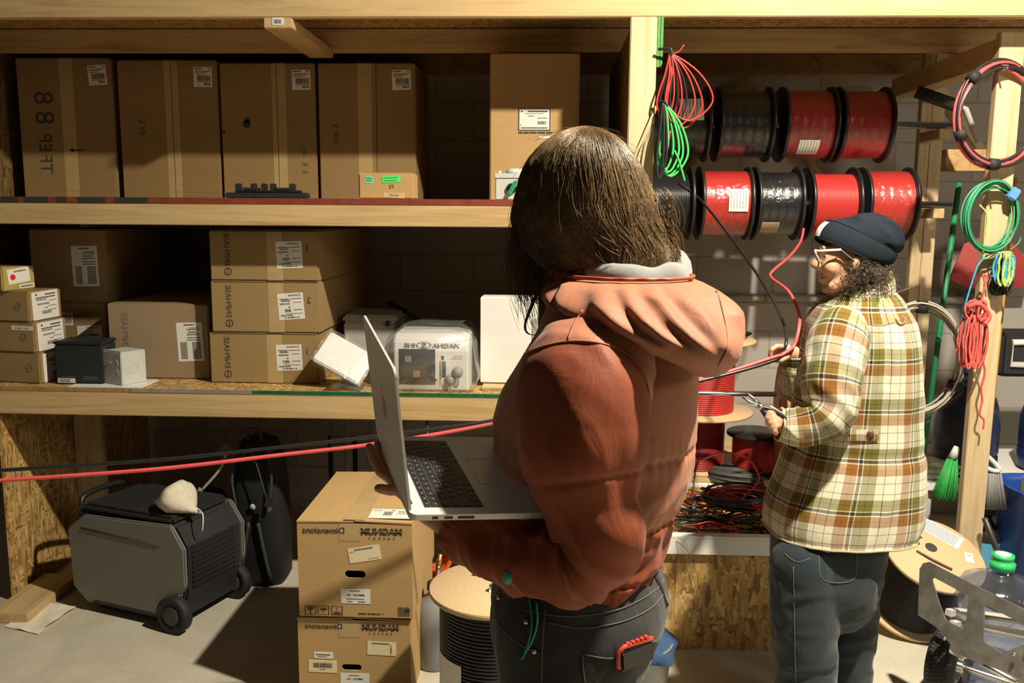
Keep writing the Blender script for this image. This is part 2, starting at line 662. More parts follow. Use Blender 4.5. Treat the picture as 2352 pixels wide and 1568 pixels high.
board('front_post', (0.292, YF - 0.004, 0), (0.390, YF + 0.04, 2.338), WZ)
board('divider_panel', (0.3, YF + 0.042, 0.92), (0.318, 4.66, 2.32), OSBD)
obj('panel_edge', MB().box2((0.392, YF, 2.16), (0.402, YF + 0.02, 2.337)).box2((0.404, YF, 2.16), (0.413, YF + 0.02, 2.337)), plain('green_edge', (0.06, 0.24, 0.04), 0.6, var=0.2), rack, True, label='green painted edges of two boards')
for y_ in (4.62,):
    board('rear_post', (0.322, y_, 0), (0.40, y_ + 0.04, 2.325), WZ)
p0, p1 = A(2272, 90, 3.55), A(2335, 90, 3.55)
board('end_post', (1.692, 3.53, 0), (1.785, 3.57, 2.31), WZ)
q = A(2110, 690, 4.0), A(2160, 690, 4.0)
XP0 = A(2120, 200, 4.3).x
board('stud', (XP0, 4.3, 0), (XP0 + 0.048, 4.34, 2.42), WZ)
board('stud', (XP0 + 0.05, 4.3, 0), (XP0 + 0.108, 4.34, 2.42), WZ)
c0 = A(2165, 375, 3.9)
board('cleat', (A(2163, 375, 3.6).x, 3.572, c0.z - 0.05), (1.80, 3.61, c0.z + 0.035), WD)
board('cleat', (1.692, 3.572, 2.2), (1.785, 4.6, 2.29), WY)
board('cleat', (1.58, 3.45, 2.345), (2.2, 3.49, 2.415), WX)
# diagonal braces
mb = MB()
for a, b in (((1.75, 4.36, 2.3), (2.2, 4.36, 1.7)),):
    d = V(b) - V(a)
    mb.box((V(a) + V(b)) / 2, (0.085, 0.035, d.length), 0, d.to_track_quat('Z', 'Y').to_matrix())
obj('diagonal_brace', mb, WZ, rack, True, 0.002)
mb = MB()
for a, b in (((0.55, 4.71, 1.6), (1.0, 4.71, 2.3)), ((1.0, 4.755, 2.3), (1.6, 4.755, 1.6))):
    d = V(b) - V(a)
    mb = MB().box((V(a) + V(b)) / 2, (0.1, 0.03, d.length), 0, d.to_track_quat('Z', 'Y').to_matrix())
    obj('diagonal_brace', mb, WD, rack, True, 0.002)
# short cross piece with a paper tag under the top beam
xb0, xb1 = A(605, 50, YF).x, A(671, 50, YF).x
zb = A(640, 65, YF).z
cp = board('cross_piece', (xb0, YF + 0.0, zb), (xb1, 4.039, 2.3375), WY)
t0, t1 = A(625, 40, YF), A(652, 58, YF)
mb = MB().box2((t0.x, YF - 0.002, t1.z), (t1.x, YF - 0.0005, t0.z))
for k in range(9):
    xx = t0.x + 0.008 + k * (t1.x - t0.x - 0.016) / 9
    mb.box2((xx, YF - 0.0026, t1.z + 0.006), (xx + R.uniform(0.001, 0.002), YF - 0.002, t0.z - 0.008), 1)
obj('paper_tag', mb, [PAPER, INK], cp, True, label='white barcode tag')
# side of the rack
board('side_panel', (-2.23, YF + 0.02, 0), (-2.212, YB, 0.8), OSB)
board('side_panel', (-2.55, YF + 0.05, 0.93), (-2.532, YB, 2.42), OSBD)  # shade at this end of the bays put into a darkened board colour
board('base_plate', (-2.2, 3.22, 0), (-2.04, 3.62, 0.04), WY)
board('side_stud', (-2.21, 3.95, 0.04), (-2.08, 3.99, 0.8), WZ)


# ================================================================== boxes
class Face:
    """a flat face of a part: o is its centre, u and v run along it, n points out"""

    def __init__(s, o, u, v):
        s.o, s.u, s.v = V(o), V(u), V(v)
        s.n = s.u.cross(s.v)

    def turned(s, cu, cv, deg=0.0, lift=0.0):
        a = math.radians(deg)
        u = s.u * math.cos(a) + s.v * math.sin(a)
        v = s.v * math.cos(a) - s.u * math.sin(a)
        return Face(s.o + s.u * cu + s.v * cv + s.n * lift, u, v)

    def p(s, a, b, c=0.0):
        return s.o + s.u * a + s.v * b + s.n * c

    def rect(s, mb, a0, a1, b0, b1, c=0.0, m=0):
        mb.add([s.p(a0, b0, c), s.p(a1, b0, c), s.p(a1, b1, c), s.p(a0, b1, c)], [(0, 1, 2, 3)], m)


def marks(mb, f, w_, h_, spec, c, m=1):
    """lettering on a face, sizes as fractions of the width and height"""
    for q in spec:
        k = q[0]
        if k == 't':
            mb.text(q[1], q[4] * h_, f.p(q[2] * w_, q[3] * h_, c), f.u, f.v, q[6] if len(q) > 6 else m, q[5], q[7] if len(q) > 7 else 0.0)
        elif k == 'l':                       # a line of print too small to read
            x_, e = q[1] * w_, q[2] * w_
            while x_ < e:
                d = min(R.uniform(0.02, 0.085) * w_, e - x_)
                f.rect(mb, x_, x_ + d * 0.86, (q[3] - q[4] / 2) * h_, (q[3] + q[4] / 2) * h_, c, m)
                x_ += d
        elif k == 'b':                       # bars
            x_, e = q[1] * w_, q[2] * w_
            while x_ < e:
                d = R.uniform(0.008, 0.022) * w_
                f.rect(mb, x_, min(x_ + d, e), q[3] * h_, q[4] * h_, c, m)
                x_ += d + R.uniform(0.008, 0.018) * w_
        elif k == 'o':                       # ring with a bar
            cx_, cy_, r_ = q[1] * w_, q[2] * h_, q[3] * h_
            n = 24
            vs = [f.p(cx_ + r_ * rr * math.cos(2 * math.pi * i / n), cy_ + r_ * rr * math.sin(2 * math.pi * i / n), c) for rr in (1, 0.78) for i in range(n)]
            mb.add(vs, [(i, (i + 1) % n, n + (i + 1) % n, n + i) for i in range(n)], m)
            if q[4] == 'h':
                f.rect(mb, cx_ - r_ * 0.6, cx_ + r_ * 0.6, cy_ - r_ * 0.1, cy_ + r_ * 0.1, c, m)
            else:
                f.rect(mb, cx_ - r_ * 0.1, cx_ + r_ * 0.1, cy_ - r_ * 0.6, cy_ + r_ * 0.6, c, m)
        elif k == 'd':
            n = 20
            mb.add([f.p(q[1] * w_ + q[3] * h_ * math.cos(2 * math.pi * i / n), q[2] * h_ + q[3] * h_ * math.sin(2 * math.pi * i / n), c) for i in range(n)], [tuple(range(n))], q[4])
        elif k == 'r':
            f.rect(mb, q[1] * w_, q[2] * w_, q[3] * h_, q[4] * h_, c, q[5] if len(q) > 5 else m)


def sticker(par, f, cu, cv, w_, h_, spec, deg=0.0, mats=None, name='paper_label', label=None, lift=0.001, corner=0.0):
    g = f.turned(cu, cv, deg, 0)
    mb = MB()
    a, b = w_ / 2, h_ / 2
    vs = [g.p(-a, -b), g.p(a, -b), g.p(a, b), g.p(-a, b), g.p(-a, -b, lift), g.p(a, -b, lift), g.p(a, b, lift), g.p(-a, b, lift)]
    mb.add(vs, [(4, 5, 6, 7), (0, 1, 5, 4), (1, 2, 6, 5), (2, 3, 7, 6), (3, 0, 4, 7)])
    marks(mb, g, w_, h_, spec, lift + 0.0006)
    return obj(name, mb, mats or [PAPER, INK], par, label=label)


def merge(o, mb, *mats):
    """print marks into the mesh they are on"""
    if o.type == 'EMPTY':
        o = [c for c in o.children if c.name.split('.')[0] in ('carton', 'case')][0]
    me = o.data
    base = len(me.materials)
    for m_ in mats:
        me.materials.append(m_)
    bm = bmesh.new()
    bm.from_mesh(me)
    vs = [bm.verts.new(p) for p in mb.v]
    for f_, k_ in zip(mb.f, mb.m):
        q = bm.faces.new([vs[i] for i in f_])
        q.material_index = base + min(k_, len(mats) - 1)
    bm.to_mesh(me)
    bm.free()


def front(x0, x1, yt, yb, Y):
    ym = (yt + yb) / 2
    a, b = A(x0, ym, Y), A(x1, ym, Y)
    return (a.x + b.x) / 2, b.x - a.x, A((x0 + x1) / 2, yb, Y).z, A((x0 + x1) / 2, yt, Y).z


def carton(label, xc, w_, z0, h_, Y, depth, mat, rz=0.0, name='cardboard_box', group=None, cat='box', tape=None, seam=None, ink=(), gap=0.0):
    """closed cardboard box, front face in the plane y = 0 of its own frame"""
    t = thing(name, label, cat, (xc, Y, z0 + 0.0005), rz, group)
    mb = MB().box2((-w_ / 2, 0, 0), (w_ / 2, depth, h_))
    o = obj('carton', mb, mat, t, bevel=0.005, seg=2)
    f = Face((0, -0.0002, h_ / 2), (1, 0, 0), (0, 0, 1))
    if ink:
        mb = MB()
        marks(mb, f, w_, h_, ink, 0.0009, 0)
        merge(o, mb, PEN)
    if seam is not None:                    # two flaps meet here
        mb = MB()
        f.rect(mb, seam * w_ - 0.0015, seam * w_ + 0.0015, -h_ / 2 + 0.004, h_ / 2 - 0.004, 0.0006)
        merge(o, mb, PEN)
    if tape is not None:
        mb = MB()
        f.rect(mb, tape * w_ - 0.032, tape * w_ + 0.032, -h_ / 2 + 0.003, h_ / 2 - 0.003, 0.0004)
        mb.box2((tape * w_ - 0.032, 0.0, h_), (tape * w_ + 0.032, min(0.15, depth), h_ + 0.0006))
        obj('tape_strip', mb, TAPE, t)
    t['h'] = h_
    return t, f, w_, h_


SHIP = [('l', -0.45, 0.0, 0.42, 0.05), ('t', 'SE', 0.36, 0.38, 0.12, 'C', 1, 0.02), ('l', -0.42, 0.42, 0.3, 0.03), ('l', -0.42, 0.3, 0.24, 0.03), ('l', -0.42, 0.1, 0.15, 0.03), ('b', -0.3, 0.42, -0.2, 0.08), ('l', -0.3, 0.4, -0.25, 0.03), ('b', 0.05, 0.42, -0.42, -0.3), ('t', 'V1', -0.2, -0.42, 0.1, 'C')]
YU = 4.09
spec = [(36, 254, 133, 'wide brown carton with big handwritten marks, at the far end of the top row', None, 0.03, 10),
        (266, 496, 138, 'tall brown carton second from the rack side in the top row', 0.04, 0.04, 3),
        (499, 719, 145, 'tall brown carton standing behind the black toothed strip', 0.1, 0.12, 5),
        (723, 948, 145, 'tall brown carton standing behind the little box with green stickers', 0.1, -0.02, 6)]
hand = [[('t', '8', -0.32, 0.22, 0.2, 'C', 0, 0.0), ('t', '8', -0.32, 0.08, 0.2, 'C'), ('t', 'P', -0.30, -0.06, 0.14, 'C'), ('t', 'E', -0.30, -0.13, 0.13, 'C'), ('t', 'F', -0.30, -0.21, 0.13, 'C'), ('t', 'T', -0.30, -0.28, 0.13, 'C'), ('r', 0.02, 0.18, -0.155, -0.145, 0), ('d', 0.05, -0.15, 0.012, 0)],
        [('t', 'N', -0.3, 0.0, 0.07, 'C'), ('t', 'S', -0.3, 0.06, 0.07, 'C'), ('t', 'I', -0.3, -0.04, 0.05, 'C')],
        [('t', 'H', 0.35, -0.14, 0.05, 'C'), ('t', '-', 0.35, -0.18, 0.05, 'C'), ('t', 'E', 0.35, -0.23, 0.055, 'C'), ('t', 'S', 0.35, -0.29, 0.055, 'C'), ('d', -0.23, 0.06, 0.03, 0), ('d', -0.22, 0.085, 0.022, 0), ('d', -0.47, 0.0, 0.012, 0)],
        [('t', 'S', -0.35, 0.05, 0.06, 'C'), ('t', 'E', -0.35, -0.01, 0.06, 'C'), ('t', 'H', -0.35, -0.06, 0.06, 'C')]]
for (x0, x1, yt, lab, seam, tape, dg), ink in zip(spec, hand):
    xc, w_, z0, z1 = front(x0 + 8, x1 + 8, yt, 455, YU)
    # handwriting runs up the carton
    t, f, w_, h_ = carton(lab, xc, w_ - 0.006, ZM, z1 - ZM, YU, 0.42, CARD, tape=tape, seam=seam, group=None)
    mb = MB()
    for q in ink:
        if q[0] == 't':
            mb.text(q[1], q[4] * h_, f.p(q[2] * w_, q[3] * h_, 0.001), f.v, f.u, 0, 'C', mirror=False)
        else:
            marks(mb, f, w_, h_, [q], 0.001, 0)
    merge(t, mb, PEN)
    sticker(t, f, w_ * 0.36, h_ * 0.38, 0.085, 0.088, SHIP, dg * 0.6 - 2)
    mb = MB()
    f.rect(mb, -w_ / 2 + 0.006, w_ / 2 - 0.006, h_ / 2 - 0.05, h_ / 2 - 0.047, 0.0006)
    f.rect(mb, -w_ / 2 + 0.006, w_ / 2 - 0.006, -h_ / 2 + 0.035, -h_ / 2 + 0.037, 0.0006)
    merge(t, mb, CARD3)

# small box with green stickers
xc, w_, z0, z1 = front(824, 950, 397, 455, 3.47)
t, f, w_, h_ = carton('little cardboard box with two bright green stickers on the top-shelf edge', xc, w_, ZM, z1 - ZM, 3.47, 0.13, CARD2, rz=0.02)
NEON = plain('neon_green', (0.1, 0.72, 0.14), 0.6)
sticker(t, f, 0.02, 0.026, 0.072, 0.026, [('l', -0.4, 0.4, 0.2, 0.1), ('l', -0.4, 0.3, -0.2, 0.1)], 3, [NEON, GREEND], label='neon green strip sticker', lift=0.0015)
sticker(t, f, -0.065, 0.024, 0.03, 0.03, [('l', -0.35, 0.35, 0.15, 0.12), ('l', -0.35, 0.3, -0.15, 0.12)], -6, [plain('mint_sticker', (0.2, 0.55, 0.34), 0.6), GREEND], label='mint green square sticker')
sticker(t, f, 0.03, -0.036, 0.085, 0.02, [('t', 'SA-275', 0, -0.2, 0.6, 'C')], -2, [CUT, INK], label='tan tape with handwriting')
mb = MB()
marks(mb, f, w_, h_, [('t', 'TE', 0.1, -0.1, 0.2, 'C')], 0.001, 0)
merge(t, mb, PEN)

# black toothed strip
a, b = A(523, 440, 3.5), A(708, 440, 3.5)
t = thing('cable_clip_strip', 'black toothed plastic strip lying against the top-row cartons', 'cable strip', ((a.x + b.x) / 2, 3.5, ZM))
L_ = b.x - a.x
obj('strip', MB().box2((-L_ / 2, -0.03, 0), (L_ / 2, 0.03, 0.022)).box2((-L_ * 0.4, -0.02, 0.022), (L_ * 0.42, 0.02, 0.032)), BLACKM, t, bevel=0.004)
for u in (-0.36, -0.17, -0.04, 0.07, 0.31):
    obj('clip', MB().box2((u * L_ - 0.011, -0.012, 0.03), (u * L_ + 0.011, 0.012, 0.058)), BLACKM, t, bevel=0.003)
for u in (-0.2, 0.2):
    obj('end_lug', MB().box2((u * L_ - 0.03, -0.02, 0.03), (u * L_ + 0.03, 0.02, 0.042)), BLACKM, t, bevel=0.003)

# tall carton with printed label
xc, w_, z0, z1 = front(1125, 1330, 122, 455, 3.83)
t, f, w_, h_ = carton('tall orange-brown carton alone near the pine post, with one framed white label', xc, w_, ZM, z1 - ZM, 3.83, 0.45, CARD2, name='cardboard_box')
sticker(t, f, -0.0, 0.035, 0.135, 0.092, [('r', -0.5, 0.5, -0.5, -0.46, 1), ('r', -0.5, 0.5, 0.46, 0.5, 1), ('r', -0.5, -0.47, -0.46, 0.46, 1), ('r', 0.47, 0.5, -0.46, 0.46, 1), ('l', -0.2, 0.42, 0.36, 0.06), ('l', -0.42, -0.36, 0.36, 0.06), ('l', -0.3, 0.3, 0.26, 0.02), ('l', -0.2, 0.0, 0.15, 0.03), ('l', 0.1, 0.4, 0.06, 0.03), ('b', 0.1, 0.38, -0.22, -0.08), ('l', -0.42, 0.42, -0.38, 0.05), ('d', -0.42, -0.25, 0.025, 1)], 0, label='white label with a black frame')
mb = MB()
marks(mb, f, w_, h_, [('l', -0.18, 0.2, -0.032, 0.012)], 0.001, 0)
merge(t, mb, PEN)
sticker(t, f, 0.045, -0.038, 0.05, 0.008, [], 0, name='white_strip')
mb = MB()
for k in range(16):
    z_ = h_ / 2 - 0.02 - k * 0.022 + R.uniform(-0.006, 0.006)
    f.rect(mb, w_ / 2 - 0.012 + R.uniform(-0.003, 0), w_ / 2 - 0.004, z_, z_ + R.uniform(0.003, 0.009), 0.0012)
obj('tape_strip', mb, film('tape_film', 0.5), t, label='shiny crinkled tape on the corner')

# disconnect box with green handle
xc, w_, z0, z1 = front(1137, 1225, 398, 455, 3.5)
t = thing('disconnect_switch', 'grey steel switch box with a green rotary handle on the top shelf', 'electrical box', (xc, 3.5, ZM))
h_ = z1 - ZM
obj('enclosure', MB().box2((-w_ / 2, 0, 0), (w_ / 2, 0.09, h_ * 0.86)), LGREY, t, bevel=0.004)
obj('cover_lip', MB().box2((-w_ / 2 - 0.003, -0.004, h_ * 0.8), (w_ / 2 + 0.003, 0.094, h_)), LGREY, t, bevel=0.003)
obj('conduit_boss', MB().lathe([(0.0, 0), (0.036, 0), (0.036, 0.008), (0.028, 0.02), (0, 0.02)], 28, tf=Matrix.Translation((0.0, 0.05, h_))), LGREY, t)
obj('locking_tab', MB().box2((-w_ / 2 + 0.012, 0.03, h_), (-w_ / 2 + 0.022, 0.05, h_ + 0.012)), WHITE, t, bevel=0.002)
kn = obj('knob', MB().lathe([(0, 0), (0.02, 0), (0.018, 0.014), (0, 0.014)], 24, tf=Matrix.Translation((-0.01, 0, 0.045)) @ Matrix.Rotation(math.pi / 2, 4, 'X')), BLACK, t)
obj('handle', MB().box((-0.006, -0.022, 0.046), (0.016, 0.016, 0.062), 0, Matrix.Rotation(math.radians(28), 3, 'Y')), plain('green_handle', (0.015, 0.3, 0.16), 0.4), kn, bevel=0.004, label='green handle')

# ---------------------------------------------------------------- lower shelf, brand cartons
ENP = [('o', 0.36, 0.41, 0.05, 'v'), ('t', 'ENPHASE', 0.28, 0.38, 0.085, 'L', 1, 0.02), ('l', -0.42, -0.05, 0.28, 0.03), ('l', 0.0, 0.44, 0.28, 0.025), ('b', -0.36, -0.02, 0.18, 0.25), ('l', 0.1, 0.42, 0.14, 0.02), ('b', -0.42, -0.02, 0.07, 0.13), ('l', -0.1, -0.02, -0.03, 0.04), ('l', 0.1, 0.44, -0.14, 0.025), ('b', -0.25, 0.0, -0.22, -0.1), ('l', -0.2, 0.44, -0.28, 0.02), ('b', -0.42, 0.05, -0.37, -0.31), ('t', 'IQ COMBINER 5C', 0.0, -0.45, 0.075, 'C', 1, 0.02)]
YE = 3.55
rows = [(482, 731, 764, 879, 'lowest of three stacked cartons, a torn corner bag in front of it', '1', -2, 0),
        (485, 735, 645, 762, 'middle carton of three, label tilted, pushed slightly to the pine post', '2', -4, 0.006),
        (481, 731, 528, 641, 'topmost of three stacked cartons, close under the middle shelf', '3', -2, -0.005)]
zt = ZL
for x0, x1, yt, yb, lab, num, dg, rz in rows:
    xc, w_, z0, z1 = front(x0, x1, yt, yb, YE)
    h_ = A((x0 + x1) / 2, yt, YE).z - zt - 0.001
    t, f, w_, h_ = carton(lab, xc, w_, zt, h_, YE, 0.95, CARD4, rz=rz, tape=0.1)
    zt += h_ + 0.001
    g = Face(f.o, f.v, f.u * -1)            # print that runs up the box
    mb = MB()
    k = h_ * 0.1
    o_ = f.p(-w_ * 0.33, -h_ * 0.32, 0.001)
    mb.text('ENPHASE', 0.032, f.p(-w_ * 0.36, -h_ * 0.2, 0.001), f.v, f.u, 0, 'L', mirror=False)
    n = 20
    mb.add([f.p(-w_ * 0.335 + 0.016 * q * math.cos(i * 6.2832 / n), -h_ * 0.32 + 0.016 * q * math.sin(i * 6.2832 / n), 0.001) for q in (1, 0.75) for i in range(n)], [(i, (i + 1) % n, n + (i + 1) % n, n + i) for i in range(n)])
    f.rect(mb, -w_ * 0.335 - 0.0018, -w_ * 0.335 + 0.0018, -h_ * 0.32 - 0.01, -h_ * 0.32 + 0.01, 0.001)
    merge(t, mb, PEN)
    mb = MB()
    mb.text(num, 0.036, f.p(w_ * 0.4, h_ * 0.08, 0.001), f.u, f.v, 0, 'C')
    merge(t, mb, PEN)
    sticker(t, f, w_ * 0.235, h_ * 0.02, 0.106, 0.108, ENP, dg * -1)
    mb = MB()
    f.rect(mb, -w_ / 2 + 0.01, w_ / 2 - 0.006, h_ / 2 - 0.006, h_ / 2 - 0.003, 0.0008)
    merge(t, mb, PEN)

LONG = [('o', 0.2, 0.44, 0.025, 'v'), ('l', -0.2, 0.16, 0.44, 0.03), ('l', 0.0, 0.4, 0.36, 0.015), ('b', -0.1, 0.4, 0.3, 0.34), ('b', -0.05, 0.3, 0.23, 0.27), ('b', -0.1, 0.4, 0.17, 0.21), ('l', -0.1, 0.42, 0.11, 0.02), ('l', -0.1, 0.42, 0.05, 0.02)] + [('l', -0.38, -0.12, -0.02 - 0.037 * k, 0.022) for k in range(12)] + [('l', 0.08, 0.42, -0.02 - 0.037 * k, 0.022) for k in range(12)]
# large carton beside the stack
xc, w_, z0, z1 = front(250, 481, 698, 872, 3.62)
t, f, w_, h_ = carton('big dusty carton between the leftover boxes and the three-carton stack', xc, w_, ZL, z1 - ZL, 3.62, 0.8, CARD3)
sticker(t, f, w_ * 0.31, 0.0, 0.11, 0.164, LONG, 2)
mb = MB()
mb.text('ENPHASE', 0.038, f.p(-w_ * 0.36, -h_ * 0.1, 0.001), f.v, f.u, 0, 'L', mirror=False)
merge(t, mb, INKG)
# pair at the back
xc, w_, z0, z1 = front(66, 247, 695, 860, 3.78)
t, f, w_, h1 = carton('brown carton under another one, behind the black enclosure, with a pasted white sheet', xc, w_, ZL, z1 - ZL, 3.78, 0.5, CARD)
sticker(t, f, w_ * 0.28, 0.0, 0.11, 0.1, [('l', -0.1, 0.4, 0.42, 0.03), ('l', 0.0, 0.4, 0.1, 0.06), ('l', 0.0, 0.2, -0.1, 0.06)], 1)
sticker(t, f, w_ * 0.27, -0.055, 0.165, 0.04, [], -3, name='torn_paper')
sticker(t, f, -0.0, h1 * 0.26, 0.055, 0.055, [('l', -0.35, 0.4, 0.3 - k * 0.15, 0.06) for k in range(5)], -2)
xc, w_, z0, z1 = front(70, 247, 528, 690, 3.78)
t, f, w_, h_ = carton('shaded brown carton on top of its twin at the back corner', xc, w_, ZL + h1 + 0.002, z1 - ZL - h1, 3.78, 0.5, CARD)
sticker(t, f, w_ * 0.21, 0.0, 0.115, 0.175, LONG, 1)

# stack of three flat cartons
zt = ZL
SIDE = [('d', -0.33, 0.4, 0.04, 1), ('l', 0.0, 0.4, 0.38, 0.05), ('l', -0.35, 0.4, 0.28, 0.04), ('b', -0.35, 0.05, 0.18, 0.24), ('l', 0.15, 0.42, 0.14, 0.02), ('b', -0.3, 0.15, 0.02, 0.08), ('l', 0.1, 0.42, -0.05, 0.02), ('b', -0.05, 0.1, -0.12, -0.08), ('b', -0.15, 0.2, -0.32, -0.2), ('l', 0.1, 0.42, -0.2, 0.02)]
for i, (yt, x1, lab) in enumerate(((808, 96, 'bottom carton of the low stack at the shelf end, its label half in shade'), (738, 88, 'second carton of the low stack, with a white strip on its front'), (668, 80, 'third carton of the low stack, directly under the yellow box'))):
    Y = 3.49
    x_1 = A(x1, 770, Y).x
    h_ = A(60, yt, Y).z - zt - 0.001
    t, f, w_, h_ = carton(lab, x_1 - 0.16, 0.32, zt, h_, Y, 0.19, CARD4, rz=-0.16)
    zt += h_ + 0.001
    s_ = Face((w_ / 2, 0.1, h_ / 2), (0, 1, 0), (0, 0, 1))
    sticker(t, s_, -0.005, 0.0, 0.15, h_ * 0.93, SIDE, 1.5)
    mb = MB()
    marks(mb, f, w_, h_, [('o', 0.34, 0.0, 0.13, 'h')], 0.001, 0)
    merge(t, mb, INKG)
    if i == 1:
        sticker(t, f, w_ * 0.33, h_ * 0.3, 0.1, 0.018, [('t', 'ICS-5 / 4201-2', 0, -0.25, 0.6, 'C')], 0)
xq = A(27, 640, 3.5)
t, f, w_, h_ = carton('small yellow carton with a red dot label on top of the low stack', xq.x - 0.1, 0.2, zt, A(60, 612, 3.52).z - zt, 3.48, 0.15, CARDY, rz=-0.35)
s_ = Face((w_ / 2, 0.075, h_ / 2), (0, 1, 0), (0, 0, 1))
sticker(t, s_, 0.0, 0.012, 0.1, 0.06, [('l', -0.2, 0.35, 0.3, 0.1), ('d', -0.28, -0.05, 0.2, 2)], 6, [PAPER, INKG, plain('red_dot', (0.55, 0.02, 0.03), 0.6)], label='white label with a red dot')
sticker(t, s_, 0.035, -0.032, 0.07, 0.016, [('l', -0.4, 0.4, 0, 0.3)], 4)

# black enclosure, grey junction box, white sheet
xc, w_, z0, z1 = front(127, 232, 792, 880, 3.47)
t = thing('black_enclosure', 'black plastic enclosure with a small white sticker beside the junction box', 'electrical box', (xc, 3.47, ZL), 0.0)
obj('case', MB().box2((-w_ / 2, 0, 0.004), (w_ / 2, 0.13, z1 - ZL)), plain('black_case', (0.012, 0.016, 0.017), 0.6, bmp=0.3, bs=300), t, bevel=0.004)
obj('lid', MB().box2((-w_ / 2 - 0.004, -0.004, z1 - ZL), (w_ / 2 + 0.004, 0.135, z1 - ZL + 0.014)), plain('black_lid', (0.012, 0.016, 0.017), 0.55), t, bevel=0.004)
obj('base_flange', MB().box2((-w_ / 2, 0, 0), (w_ / 2, 0.13, 0.004)), BLACKM, t)
f = Face((0, 0, 0.06), (1, 0, 0), (0, 0, 1))
sticker(t, f, -0.052, -0.044, 0.072, 0.019, [('l', -0.4, 0.25, 0.25, 0.12), ('l', -0.4, 0.2, 0.0, 0.12), ('l', -0.4, 0.25, -0.25, 0.12)], 0)
mb = MB()
marks(mb, f, w_, 0.12, [('l', -0.4, -0.08, -0.23, 0.015), ('l', 0.1, 0.4, -0.24, 0.02), ('l', 0.1, 0.4, -0.3, 0.02)], 0.0008, 0)
merge(t, mb, INKG)
pc = A(282, 881, 3.44)
t = thing('junction_box', 'pale grey steel junction box with round knockouts on the lower shelf', 'electrical box', (pc.x, 3.435, ZL + 0.0035), -0.5)
h_ = A(282, 806, 3.44).z - ZL - 0.01
mb = MB().box2((-0.125, 0, 0), (0, 0.115, h_))
obj('case', mb, LGREY, t, bevel=0.003)
for (nx, face, cu, cv, r_) in ((0, 'F', -0.035, -0.02, 0.017), (0, 'F', -0.035, 0.022, 0.014), (0, 'F', -0.075, 0.018, 0.01), (0, 'R', 0.0, -0.005, 0.02), (0, 'R', 0.034, 0.02, 0.012)):
    f = Face((0, 0, h_ / 2), (1, 0, 0), (0, 0, 1)) if face == 'F' else Face((0, 0.057, h_ / 2), (0, 1, 0), (0, 0, 1))
    pts = [f.p(cu + r_ * math.cos(i * 0.3142), cv + r_ * math.sin(i * 0.3142), 0.0005) for i in range(20)]
    obj('knockout', MB().tube(pts, 0.0011, 5, closed=True), LGREY, t)
mb = MB()
f = Face((0, 0, h_ / 2), (1, 0, 0), (0, 0, 1))
for cu, cv in ((-0.115, 0.0), (-0.1, 0.002), (-0.115, -0.012)):
    marks(mb, f, 1, 1, [('d', cu, cv, 0.0025, 0)], 0.0008, 0)
obj('screw_holes', mb, INK, t)
obj('folded_flange', MB().box2((-0.122, 0.004, h_), (-0.002, 0.012, h_ + 0.004)), LGREY, t, bevel=0.001)
t = tag(obj('white_board', MB().box2((A(158, 884, 3.42).x, 3.41, ZL + 0.0005), (A(325, 884, 3.42).x, 3.58, ZL + 0.0035)), WHITE), 'thin white sheet under the grey junction box', 'sheet')

# ---------------------------------------------------------------- lower shelf, towards the post
p = A(785, 850, 3.48)
t = thing('foam_packet', 'white foam sheet in clear plastic leaning against the lowest stacked carton', 'packaging', (p.x, 3.49, ZL), 0.0)
rot = Matrix.Rotation(math.radians(29), 3, 'Y') @ Matrix.Rotation(math.radians(-38), 3, 'X')
obj('foam_sheet', MB().box((0.008, 0.0, 0.118), (0.205, 0.03, 0.145), 0, rot), plain('foam', (0.8, 0.8, 0.78), 0.8, bmp=0.5, bs=60), t, bevel=0.005)
mb = MB()
for s in range(2):
    pts = [rot @ V((x_ * 0.222, (s - 0.5) * 0.046 + 0.005 * math.sin(9 * x_ + z_ * 13), z_ * 0.16)) + V((0.008, 0, 0.118)) for z_ in (-0.5, -0.2, 0.1, 0.3, 0.5) for x_ in (-0.5, -0.3, 0, 0.2, 0.5)]
    mb.add(pts, [(r_ * 5 + c_, r_ * 5 + c_ + 1, r_ * 5 + c_ + 6, r_ * 5 + c_ + 5) for r_ in range(4) for c_ in range(4)], 0, True)
obj('plastic_sleeve', mb, BAG, t, label='clear plastic sleeve')
p = A(795, 875, 3.5)
mb = MB()
n = 9
pts = []
for i in range(n):
    for j in range(6):
        u, v_ = i / (n - 1), j / 5
        pts.append(V((p.x - 0.075 + 0.15 * u, 3.41 + 0.1 * v_, ZL + 0.002 + 0.03 * math.sin(u * 3.1) * (0.4 + 0.6 * v_) + 0.008 * noise.noise(V((u * 6, v_ * 6, 2))))))
mb.add(pts, [(i * 6 + j, i * 6 + 6 + j, i * 6 + 7 + j, i * 6 + 1 + j) for i in range(n - 1) for j in range(5)], 0, True)
tag(obj('smoky_plastic_bag', mb, film('smoky_film', 0.25, (0.35, 0.36, 0.36), 0.05)), 'crumpled smoky plastic bag under the white foam packet', 'bag')

